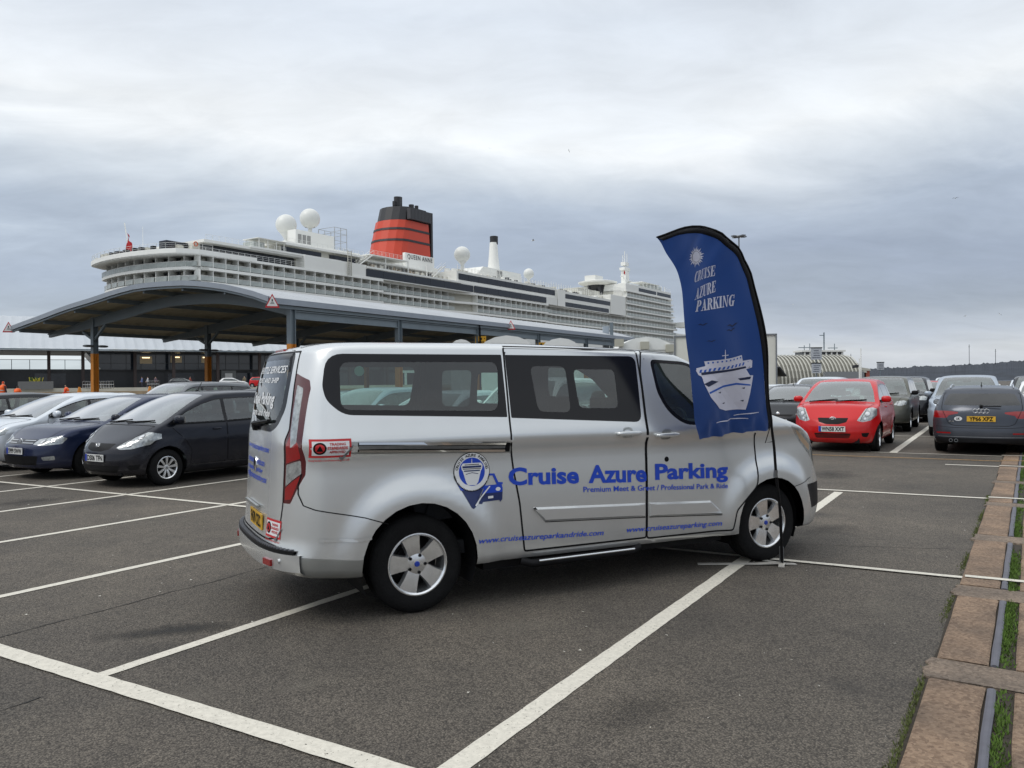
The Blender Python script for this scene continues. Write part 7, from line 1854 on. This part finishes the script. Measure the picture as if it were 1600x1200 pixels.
# balustrade seen against the sky on the open left half
b = MB()
for k in range(36): b.box((-45 + k * 2.6, 9.0, 5.3), (.09, .09, 1.9))
b.box((5, 9, 6.2), (100, .08, .08)); b.box((5, 9, 4.5), (100, .25, .15)); o = b.build('balustrade', [M_GSTL], term); tag(o, kind='stuff')
mesh_obj('balustrade_glass', [(-45, 9.05, 4.5), (50, 9.05, 4.5), (50, 9.05, 6.2), (-45, 9.05, 6.2)], [(0, 1, 2, 3)], glass('balustrade_glass', (.80, .84, .86)), term)
b = MB(); b.prism([(46.5, 7.5), (122, 7.5), (122, 4.4), (49, 4.4)], 7.6, 22, 'y'); b.build('glazed_hall', [M_TGLS], term)
b = MB()
for k in range(30): b.box((48 + k * 2.4, 7.55, 5.95), (.08, .08, 3.0))
for z in (4.5, 5.6): b.box((85, 7.54, z), (74, .06, .07))
o = b.build('glazing_bars', [M_TDARK], term); tag(o, kind='stuff')
M_LIT = pm('ceiling_lamp_lit', (1.0, .78, .45), .5, emit=1.6); M_LITW = pm('lit_room', (.34, .27, .17), .6, emit=.10)
for x, z, w_, h in ((61, 6.35, 1.9, 1.2), (66, 6.35, 1.4, 1.2), (56, 6.2, 2.0, 1.3), (88, 6.35, 1.7, 1.5), (92.6, 6.3, 1.7, 1.5), (97.2, 6.35, 1.9, 1.5)):
    b = MB(); b.box((x, 7.52, z), (w_, .05, h)); q = b.build('lit_opening', [M_LITW], term); b = MB(); b.box((x, 7.48, z + h * .32), (w_ * .62, .04, .18)); b.build('lamp', [M_LIT], q)
b = MB(); b.box((70, 7.4, 3.1), (2.6, 1.2, 2.4)); q = b.build('kiosk', [pm('kiosk_grey', (.16, .17, .17), .5)], term); b = MB(); b.box((70, 6.78, 3.3), (1.3, .04, 1.0)); b.build('kiosk_window', [M_SIGNW], q)
# ================================================================== people
def person(loc, face, label, top=(.6, .1, .03), legs=(.02, .02, .03), vest=True, h=1.75, lean=0.0, arm=.25, hat=None, hair=(.02, .015, .01), group=None):
    me = bpy.data.meshes.new('person'); k = h / 1.75
    J = {'pel': (0, 0, .95, .13), 'sp': (lean * .3, 0, 1.15, .125), 'ch': (lean * .7, 0, 1.38, .15), 'nk': (lean, 0, 1.52, .06), 'hd0': (lean + .01, 0, 1.60, .075), 'hd1': (lean + .02, 0, 1.70, .095)}
    for s, t in ((-1, 'r'), (1, 'l')):
        J['sh' + t] = (lean * .8, s * .19, 1.42, .062); J['el' + t] = (lean * .8 + arm * .3, s * .25, 1.14, .045); J['wr' + t] = (lean * .8 + arm, s * .20, .97, .032); J['ha' + t] = (lean * .8 + arm + .05, s * .19, .90, .035)
        J['hp' + t] = (0, s * .09, .90, .095); J['kn' + t] = (.04 * s, s * .10, .50, .062); J['an' + t] = (-.02 + .08 * s, s * .10, .10, .042); J['to' + t] = (.14 + .08 * s, s * .11, .045, .04)
    E_ = [('pel', 'sp'), ('sp', 'ch'), ('ch', 'nk'), ('nk', 'hd0'), ('hd0', 'hd1')]
    for t in 'rl': E_ += [('ch', 'sh' + t), ('sh' + t, 'el' + t), ('el' + t, 'wr' + t), ('wr' + t, 'ha' + t), ('pel', 'hp' + t), ('hp' + t, 'kn' + t), ('kn' + t, 'an' + t), ('an' + t, 'to' + t)]
    nm = list(J); me.from_pydata([tuple(c * k for c in J[n_][:3]) for n_ in nm], [(nm.index(a), nm.index(c)) for a, c in E_], [])
    o = bpy.data.objects.new('person', me); COL.objects.link(o)
    md = o.modifiers.new('s', 'SKIN'); sk = me.skin_vertices[0].data
    for i, n_ in enumerate(nm): r = J[n_][3] * k; sk[i].radius = (r, r); sk[i].use_root = (i == 0)
    o.modifiers.new('b', 'SUBSURF').levels = 1
    bpy.context.view_layer.update()
    m2 = bpy.data.meshes.new_from_object(o.evaluated_get(bpy.context.evaluated_depsgraph_get())); m2.name = 'person'; bpy.data.objects.remove(o)
    ms = [pm('cloth_%.2f_%.2f_%.2f' % top, top, .8), pm('cloth_%.2f_%.2f_%.2f' % legs, legs, .8), pm('skin_tone', (.42, .25, .18), .6), pm('hair_%.2f' % hair[0], hair, .8)]
    for q in ms: m2.materials.append(q)
    for p in m2.polygons:
        c = p.center; z = c.z / k; p.use_smooth = True
        p.material_index = 1 if z < .95 and abs(c.y) < .18 * k or z < .80 else 0
        if z > 1.52: p.material_index = 2
        if z > 1.68 or (z > 1.58 and c.x < lean): p.material_index = 3
        if z < 1.0 and abs(c.y) > .16 * k and z > .8: p.material_index = 2
    o = bpy.data.objects.new('person', m2); COL.objects.link(o); o.location = loc; o.rotation_euler = (0, 0, face); tag(o, label, 'person', group)
    if vest:
        b = MB(); R = []
        for z, rx, ry, cx_ in ((.88, .17, .20, 0), (1.1, .175, .19, lean * .3), (1.35, .185, .215, lean * .65), (1.47, .13, .20, lean * .8), (1.51, .08, .10, lean * .9)):
            R.append([(cx_ + rx * cos(2 * pi * j / 14), ry * sin(2 * pi * j / 14), z * k) for j in range(14)])
        for a, c in zip(R, R[1:]): b.add(a + c, [(j, (j + 1) % 14, 14 + (j + 1) % 14, 14 + j) for j in range(14)])
        v_ = b.build('hi_vis_vest', [pm('hi_vis_orange', (.95, .14, .015), .6)], o, True)
        b = MB(); 
        for z in (1.0, 1.18): b.lathe([(.192, z * k - .025), (.198, z * k), (.192, z * k + .025)], n=16)
        b.build('reflective_band', [pm('reflective_grey', (.55, .56, .55), .4)], v_, True)
    return o
def on(px, Z, z0): X = (px - 800) / 1248 * Z; return (X, Z, z0)
person(on(105, 62, 0), radians(200), 'person in an orange hi-vis jacket standing left of the orange column', (.75, .06, .03), (.015, .015, .02), True, 1.78, .08, .28)
person(on(27, 52, 0), radians(80), 'person in orange hi-vis clothing seen above the dark car roof', (.75, .12, .03), (.02, .02, .03), True, 1.74, .03, .1)
person(on(4, 50, .12), radians(60), 'person in orange cap and dark jacket at the left edge', (.05, .02, .03), (.02, .02, .03), True, 1.9, .03, .1, None, (.7, .08, .02))
for px, Z, c, lb in ((222, 121, (.10, .14, .30), 'person with a blue case on the terminal forecourt'), (231, 121, (.45, .45, .48), 'person in pale clothes walking on the terminal forecourt'), (243, 122, (.12, .08, .10), 'person in dark top beside the luggage trolleys'), (297, 120, (.28, .06, .04), 'person in red brown jacket beside the dark hatchback'), (382, 124, (.16, .13, .08), 'person in brown standing near the red car')):
    person(on(px, Z, 1.24), random.uniform(0, 6), lb, c, (.03, .03, .05), False, 1.74)
# luggage trolleys
def trolley():
    r = empty('luggage_trolley'); b = MB(); b.tube([(-.3, 0, .15), (-.35, 0, 1.05), (-.35, .55, 1.05), (-.3, .55, .15)], .025, 6); b.tube([(-.34, 0, .6), (-.34, .55, .6)], .02, 6); b.build('frame', [M_CHROME], r)
    b = MB(); b.tube([(-.3, .05, .18), (.55, .15, .18), (.55, .40, .18), (-.3, .5, .18)], .02, 6); b.build('tray', [M_CHROME], r)
    for p in ((-.25, .06), (-.25, .5), (.5, .27)): b = MB(); b.lathe([(0, -.02), (.08, -.02), (.08, .02), (0, .02)], c=(p[0], p[1], .08), axis='y', n=10); b.build('wheel', [M_BLACK], r)
    return r
t0 = trolley(); tree = snapshot(); k = 0
for base, cnt, wher in ((38, 8, 'left of the planter box'), (136, 7, 'left of the first orange column'), (157, 6, 'right of the first orange column'), (236, 4, 'beside the walking people')):
    for i in range(cnt):
        t = t0 if k == 0 else copy_tree(t0, None, tree); k += 1; Z = 112; t.location = on(base + i * 4.1, Z, 1.24); t.rotation_euler = (0, 0, radians(120))
        tag(t, ORD[i] + ' chrome luggage trolley from the left in the row ' + wher, 'trolley', 'luggage trolleys by the terminal')
# planter box, cones, posts
b = MB(); b.box((0, 0, .55), (4.2, .8, 1.1)); o = b.build('planter', [pm('planter_grey', (.13, .13, .13), .7)]); o.location = on(56, 110, 1.24); o.rotation_euler = (0, 0, TR); tag(o, 'grey planter box with yellow flowers in front of the terminal', 'planter')
b = MB()
for i in range(40): x = random.uniform(-.8, .8); b.bar((x, 0, 1.1), (x + random.uniform(-.2, .2), random.uniform(-.2, .2), random.uniform(1.2, 1.7)), .05, m=random.choice((0, 0, 1)))
b.build('flowers', [pm('leaf_green', (.06, .12, .02), .8), pm('flower_yellow', (.6, .5, .05), .8)], o)
def cone(loc, label):
    r = empty('traffic_cone', loc); tag(r, label, 'traffic cone'); b = MB(); b.lathe([(.24, .03), (.16, .3)], n=14); b.lathe([(.13, .5), (.06, .85)], n=14); b.build('cone', [M_ORAN], r); b = MB(); b.lathe([(.16, .3), (.13, .5)], n=14); b.build('band', [M_SIGNW], r); b = MB(); b.box((0, 0, .02), (.5, .5, .04)); b.build('base', [M_ORAN], r); r.scale = (1.6, 1.6, 1.6)
cone(on(124, 78, .2), 'orange and white cone right of the person in hi-vis'); cone(on(234, 80, .2), 'orange and white cone with a black bag on the kerb in front of the terminal')
b = MB(); superblob(b, (0, 0, .3), (.8, .5, .5), 2.5); o = b.build('bag', [M_VK], None, True); o.location = on(237.5, 79.5, .55); tag(o, 'black bag resting against the cone on the kerb', 'bag')
# three cars on the forecourt
tree = snapshot()
c = copy_tree(wh, None, tree); c.location = on(272, 117, 1.24); c.rotation_euler = (0, 0, radians(8)); tag(c, 'dark hatchback set down in front of the terminal', 'car', 'cars in front of the terminal')
def recol(c, mt):
    for o in snapshot().get(c.name, []):
        for q in [o] + kids(o):
            if q.type == 'MESH' and q.material_slots and q.material_slots[0].link == 'OBJECT': q.material_slots[0].material = mt
recol(c, P_DGREY)
c = copy_tree(wh, None, tree); c.location = on(350, 120, 1.24); c.rotation_euler = (0, 0, radians(12)); tag(c, 'white hatchback parked beside the second orange column', 'car', 'cars in front of the terminal'); recol(c, P_WHITE)
c = copy_tree(pr2, None, tree); c.location = on(396, 118, 1.24); c.rotation_euler = (0, 0, radians(5)); tag(c, 'bright red hatchback at the right end of the terminal front', 'car', 'cars in front of the terminal'); recol(c, P_RED)
# ================================================================== marquees, lorry, sheds and poles beyond the van
M_TENT = pm('tent_white', (.72, .73, .71), .6, var=.04)
def marquee(px, Z, wpx, top_y, rise, label, boxes=0, yaw=0.0):
    X = (px - 800) / 1248 * Z; W_ = wpx / 1248 * Z; zt = EYE + (597.7 - .0088 * (px - 800) - top_y) / 1248 * Z
    r = empty('marquee', (X, Z, 0), yaw); tag(r, label, 'marquee', 'white marquees in front of the canopy')
    P = [(-W_ / 2, zt - rise), (-W_ * .40, zt - rise * .55), (-W_ * .22, zt - rise * .16), (0, zt), (W_ * .22, zt - rise * .14), (W_ * .38, zt - rise * .45), (W_ / 2, zt - rise)]
    b = MB(); b.prism(P, 0, 3.5, 'y'); b.build('tent_roof', [M_TENT], r)
    b = MB(); b.box((0, 1.75, (zt - rise) / 2), (W_ - .1, 3.4, zt - rise - .02)); b.build('tent_wall', [M_TENT], r)
    for k in range(boxes): b = MB(); b.box((-W_ * .46 + k * W_ * .43, -.05, zt - rise * .45 - k * rise * .22), (W_ * .14, .5, .42)); b.build('vent_box', [pm('vent_cream', (.42, .41, .34), .6)], r)
    return r
marquee(792, 33, 82, 524, .45, 'largest white marquee roof, domed, between the two yellow signs')
marquee(721, 33, 36, 530, .3, 'small white marquee left of the first yellow sign')
marquee(876, 34, 60, 528, .4, 'white marquee right of the second yellow sign')
marquee(1010, 45, 92, 526, .75, 'white marquee with cream vent boxes beyond the end of the canopy', 3)
# tall pair of steel posts at the end of the canopy
b = MB(); b.box((0, 0, 3.1), (.5, .5, 6.2)); q = b.build('steel_kiosk_post', [pm('post_light_grey', (.40, .45, .50), .4, .2)]); q.location = (7.85, 66.5, 0); tag(q, 'pale grey steel box post rising past the canopy end', 'post')
b = MB(); b.box((0, 0, 3.25), (.26, .3, 6.5)); q = b.build('steel_post', [M_GSTL]); q.location = (8.26, 66.0, 0); tag(q, 'taller dark grey steel post beside the pale box post', 'post')
# box lorry behind the flag
lor = empty('box_lorry', (10.3, 38.6, 0), radians(-14)); tag(lor, 'white box lorry standing behind the blue flag', 'lorry')
b = MB(); b.box((0, 1.25, 2.35), (4.7, 2.45, 2.85)); b.build('cargo_box', [pm('lorry_cream', (.62, .62, .56), .5, var=.05)], lor)
b = MB(); b.box((2.37, -.0, 2.35), (.07, .07, 2.9)); b.box((-2.37, 0, 2.35), (.07, .07, 2.9)); b.box((0, -.0, 3.80), (4.8, .07, .07)); b.box((0, 0, .92), (4.8, .09, .09)); b.build('box_frame', [M_ALLOYD], lor)
b = MB(); b.box((0, 1.25, .70), (4.5, 1.6, .25)); b.build('chassis', [M_BLACK], lor)
for x in (-1.5, 1.4):
    for y in (.2, 2.3): b = MB(); b.lathe([(.0, -.14), (.25, -.14), (.44, -.12), (.46, 0), (.44, .12), (0, .14)], c=(x, y, .46), axis='y', n=20); b.build('wheel', [M_RUBBER], lor)
b = MB(); b.box((-3.3, 1.25, 1.7), (1.7, 2.2, 2.2)); b.build('cab', [M_WHITE], lor); b = MB(); b.box((-3.5, .12, 2.1), (1.0, .05, .8)); b.build('cab_window', [M_GLOSSB], lor)
def lamp_mast(x, y, h, label):
    r = empty('lamp_mast', (x, y, 0)); tag(r, label, 'lamp mast', 'tall lighting masts'); b = MB(); b.tube([(0, 0, 0), (0, 0, h)], [.16, .08], 8); b.build('mast', [M_ALLOYD], r)
    for k in range(4): a = k * pi / 2 + .4; b = MB(); b.box((.55 * cos(a), .55 * sin(a), h + .05), (.75, .45, .12), rz=a); b.build('floodlight', [M_ALLOYD], r)
    b = MB(); b.lathe([(.55, h - .05), (.58, h), (.55, h + .05)], n=16); b.build('ring', [M_ALLOYD], r)
lamp_mast(25.7, 90, 17.8, 'tall lighting mast whose head shows above the blue flag')
def post_sign(px, Z, boards, label, grp='car park notice boards'):
    r = empty('notice_board', on(px, Z, 0)); tag(r, label, 'sign', grp); top = 0
    for (y0, y1, w_) in boards:
        yh = 597.7 - .0088 * (px - 800); z1 = EYE + (yh - y0) / 1248 * Z; z0 = EYE + (yh - y1) / 1248 * Z; W_ = w_ / 1248 * Z; top = max(top, z1)
        b = MB(); b.box((0, -.05, (z0 + z1) / 2), (W_, .05, z1 - z0)); q = b.build('board', [pm('board_grey_white', (.42, .44, .47), .5)], r)
        n = 4
        for k in range(n): b = MB(); b.box((random.uniform(-.05, .05) * W_, -.08, z1 - (z1 - z0) * (.22 + .2 * k)), (W_ * random.uniform(.45, .8), .01, (z1 - z0) * .06)); b.build('print', [pm('print_grey', (.10, .11, .14), .6)], q)
        b = MB(); b.box((0, -.05, z1 + .03), (W_ + .06, .08, .07)); b.build('top_rail', [M_VK], q)
    b = MB(); b.tube([(0, .02, 0), (0, .02, top)], .05, 8); b.build('post', [M_GSTL], r)
post_sign(1275.5, 60, [(544, 562, 17), (568, 583, 15)], 'two grey notice boards stacked on one post in front of the ribbed shed'); post_sign(1375.5, 75, [(566.5, 577.5, 11)], 'single pale notice board on a post beyond the olive off roader')
# ribbed barrel-roofed shed
shd_ = empty('barrel_shed', on(1262, 186, 0), radians(8)); tag(shd_, 'pale ribbed barrel roofed shed with a red base behind the car rows', 'shed')
M_SHED = pm('shed_sheet', (.20, .195, .165), .6, var=.15, vscale=.5); M_SHED2 = pm('shed_rib', (.47, .46, .40), .6)
def arch(y, z, n=14): return [(y * cos(pi * k / n), z * sin(pi * k / n) ** .85) for k in range(n + 1)]
A_ = arch(7.0, 7.3); vs = []; nx = 2
b = MB(); b.M = Matrix.Rotation(0, 4, 'Z'); 
for i, x in enumerate((-10.2, 9.0)): vs += [(x, y, z) for y, z in A_]
k_ = len(A_); b.add(vs, [(j, j + 1, k_ + j + 1, k_ + j) for j in range(k_ - 1)] + [tuple(range(k_)), tuple(range(k_, 2 * k_))[::-1]]); b.build('barrel_roof', [M_SHED], shd_)
for i in range(22):
    x = -10.0 + i * .9; b = MB(); vs = []
    for y, z in arch(7.25, 7.5): vs += [(x, y, z), (x + .35, y, z)]
    b.add(vs, [(2 * j, 2 * j + 1, 2 * j + 3, 2 * j + 2) for j in range(k_ - 1)]); b.build('roof_rib', [M_SHED2], shd_)
b = MB(); b.box((9.2, 0, 1.3), (.3, 13.6, 2.6)); b.build('red_base', [pm('brick_red_paint', (.40, .08, .04), .7)], shd_)
b = MB(); b.box((9.3, 0, 3.9), (.1, 11, 3.0)); b.build('gable_sheet', [pm('gable_grey', (.30, .32, .34), .5)], shd_)
b = MB(); b.box((4.5, -7.6, 2.2), (9.5, .8, 2.4)); b.build('lean_to', [pm('lean_to_grey', (.22, .23, .24), .6)], shd_)
# dark open fronted shelter left of the shed, low pale sheds right of it
sl = empty('open_shelter', on(1213, 150, 0), radians(6)); tag(sl, 'dark open fronted shelter at the left end of the ribbed shed', 'shelter')
b = MB(); b.prism([(-2.2, 3.6), (.7, 4.2), (2.0, 2.6), (2.0, 2.3), (.6, 3.9), (-2.2, 3.3)], 0, 6, 'y'); b.build('roof', [M_TDARK], sl)
b = MB(); b.box((-.2, 5, 1.5), (3.8, .3, 3.0)); b.build('back_wall', [M_SHED], sl)
for i, (px, w_, h, mt) in enumerate(((1340, 26, 3.4, 'cream'), (1352, 14, 3.9, 'brick'))):
    Z = 210; b = MB(); W_ = w_ / 1248 * Z; b.box((0, 3, h / 2), (W_, 6, h)); o = b.build('low_shed', [pm('lowshed_' + mt, (.45, .42, .33) if mt == 'cream' else (.35, .09, .06), .7)]); o.location = on(px, Z, 0); tag(o, ('low cream shed' if mt == 'cream' else 'low red brick shed') + ' right of the ribbed barrel shed', 'shed')
    b = MB(); b.prism([(-W_ / 2 - .2, h), (W_ / 2 + .2, h), (W_ / 2, h + .5), (-W_ / 2, h + .9)], -.3, 6.3, 'y'); b.build('roof', [M_SHED2], o)
# ferry superstructure far behind
fe = empty('moored_vessel', on(1280, 420, 0), radians(5)); tag(fe, 'white wheelhouse of a vessel moored behind the ribbed shed', 'vessel')
b = MB(); b.box((0, 0, 6), (22, 10, 12)); b.box((0, 0, 16.6), (23.5, 11, .9)); b.build('superstructure', [M_SHW], fe); b = MB(); b.box((0, 0, 14.0), (22, 9, 4.2)); b.build('wheelhouse', [M_SHD], fe)
for k in range(8): b = MB(); b.box((-10 + k * 2.9, -4.7, 14.2), (.9, .3, 3.6)); b.build('window_post', [M_SHW], fe)
b = MB(); b.box((-8, 0, 18.6), (6, 1, .4)); b.box((2.8, 0, 19.5), (.5, .5, 14)); b.box((1.6, 0, 25.0), (2.4, .4, .4)); b.box((7.5, 0, 18.3), (5, 1, .4)); b.box((-8, 0, 18), (.3, .3, 3.6)); b.box((-5, 0, 18.5), (.3, .3, 4.4)); b.box((8.5, 0, 18.6), (.3, .3, 4.0)); b.build('masts', [M_GSTL], fe)
def pole(px, Z, ytop, label, flagc=None, r_=.07):
    h = EYE + (597.7 - .0088 * (px - 800) - ytop) / 1248 * Z; r = empty('flagpole', on(px, Z, 0)); tag(r, label, 'pole'); b = MB(); b.tube([(0, 0, 0), (0, 0, h)], [r_, r_ * .6], 8); b.build('pole', [M_SHW], r)
    if flagc: b = MB(); b.add([(-.1, 0, h * .80), (-1.1, .1, h * .78), (-1.2, 0, h * .68), (-.1, 0, h * .71)], [(0, 1, 2, 3)]); b.build('flag', [flagc], r)
pole(1345.5, 150, 544.5, 'thin white mast right of the ribbed shed', None, .13)
pole(1343, 130, 560, 'short grey pole with a small dark flag beside the white mast', M_DARK, .12)
# far shore line: low quay sheds left under the terminal roof, pylons on the hills
for az, h in ((23.0, 62), (29.8, 80), (31.2, 66), (19.5, 50)):
    a = radians(az); b = MB(); b.bar((0, 0, 0), (0, 0, h + 14), .9); b.box((0, 0, h + 8), (5, .5, .5)); o = b.build('pylon', [M_HILL]); o.location = (sin(a) * 2500, cos(a) * 2500, 0); tag(o, 'thin pylon on the hill ridge, %s' % {23.0: 'above the dark off roader roof', 29.8: 'left of the silver people carrier', 31.2: 'above the silver people carrier', 19.5: 'nearest the ribbed shed'}[az], 'pylon', 'pylons on the hills')
# gulls
def gull():
    r = empty('gull'); b = MB(); b.tube([(-.22, 0, 0), (-.1, 0, .01), (.1, 0, .01), (.24, 0, -.01)], [.02, .06, .06, .015], 8); b.build('bird_body', [M_SHW], r)
    for s in (-1, 1): b = MB(); b.add([(.08, s * .03, .03), (-.08, s * .03, .03), (-.06, s * .35, .16), (.08, s * .35, .17), (-.10, s * .72, .02)], [(0, 1, 2, 3), (3, 2, 4)]); b.build('wing', [pm('gull_grey', (.18, .19, .21), .7)], r)
    return r
g0 = gull(); tree = snapshot()
for i, (px, py, Z, lb) in enumerate(((835, 376, 110, 'gull flying right of the white exhaust stack of the ship'), (768, 232, 230, 'gull high in the pale cloud above the ship'), (892, 236, 230, 'gull high up to the left of the flag top'), (1495, 310, 170, 'gull alone in the grey sky above the right car rows'), (1509, 494, 190, 'gull low over the hills, left one of a pair'), (1563, 491, 190, 'gull low over the hills, right one of a pair'), (1240, 476, 170, 'gull just right of the flag'))):
    g_ = g0 if i == 0 else copy_tree(g0, None, tree); p = on(px, Z, 0); g_.location = (p[0], p[1], EYE + (597.7 - .0088 * (px - 800) - py) / 1248 * Z); g_.rotation_euler = (.3 * (i % 3), -.2, i * 1.3); tag(g_, lb, 'gull', 'gulls in the sky')
# chip of dark hull: quay wall edge between car park and water
# far-row labels are made distinct by who stands next to them
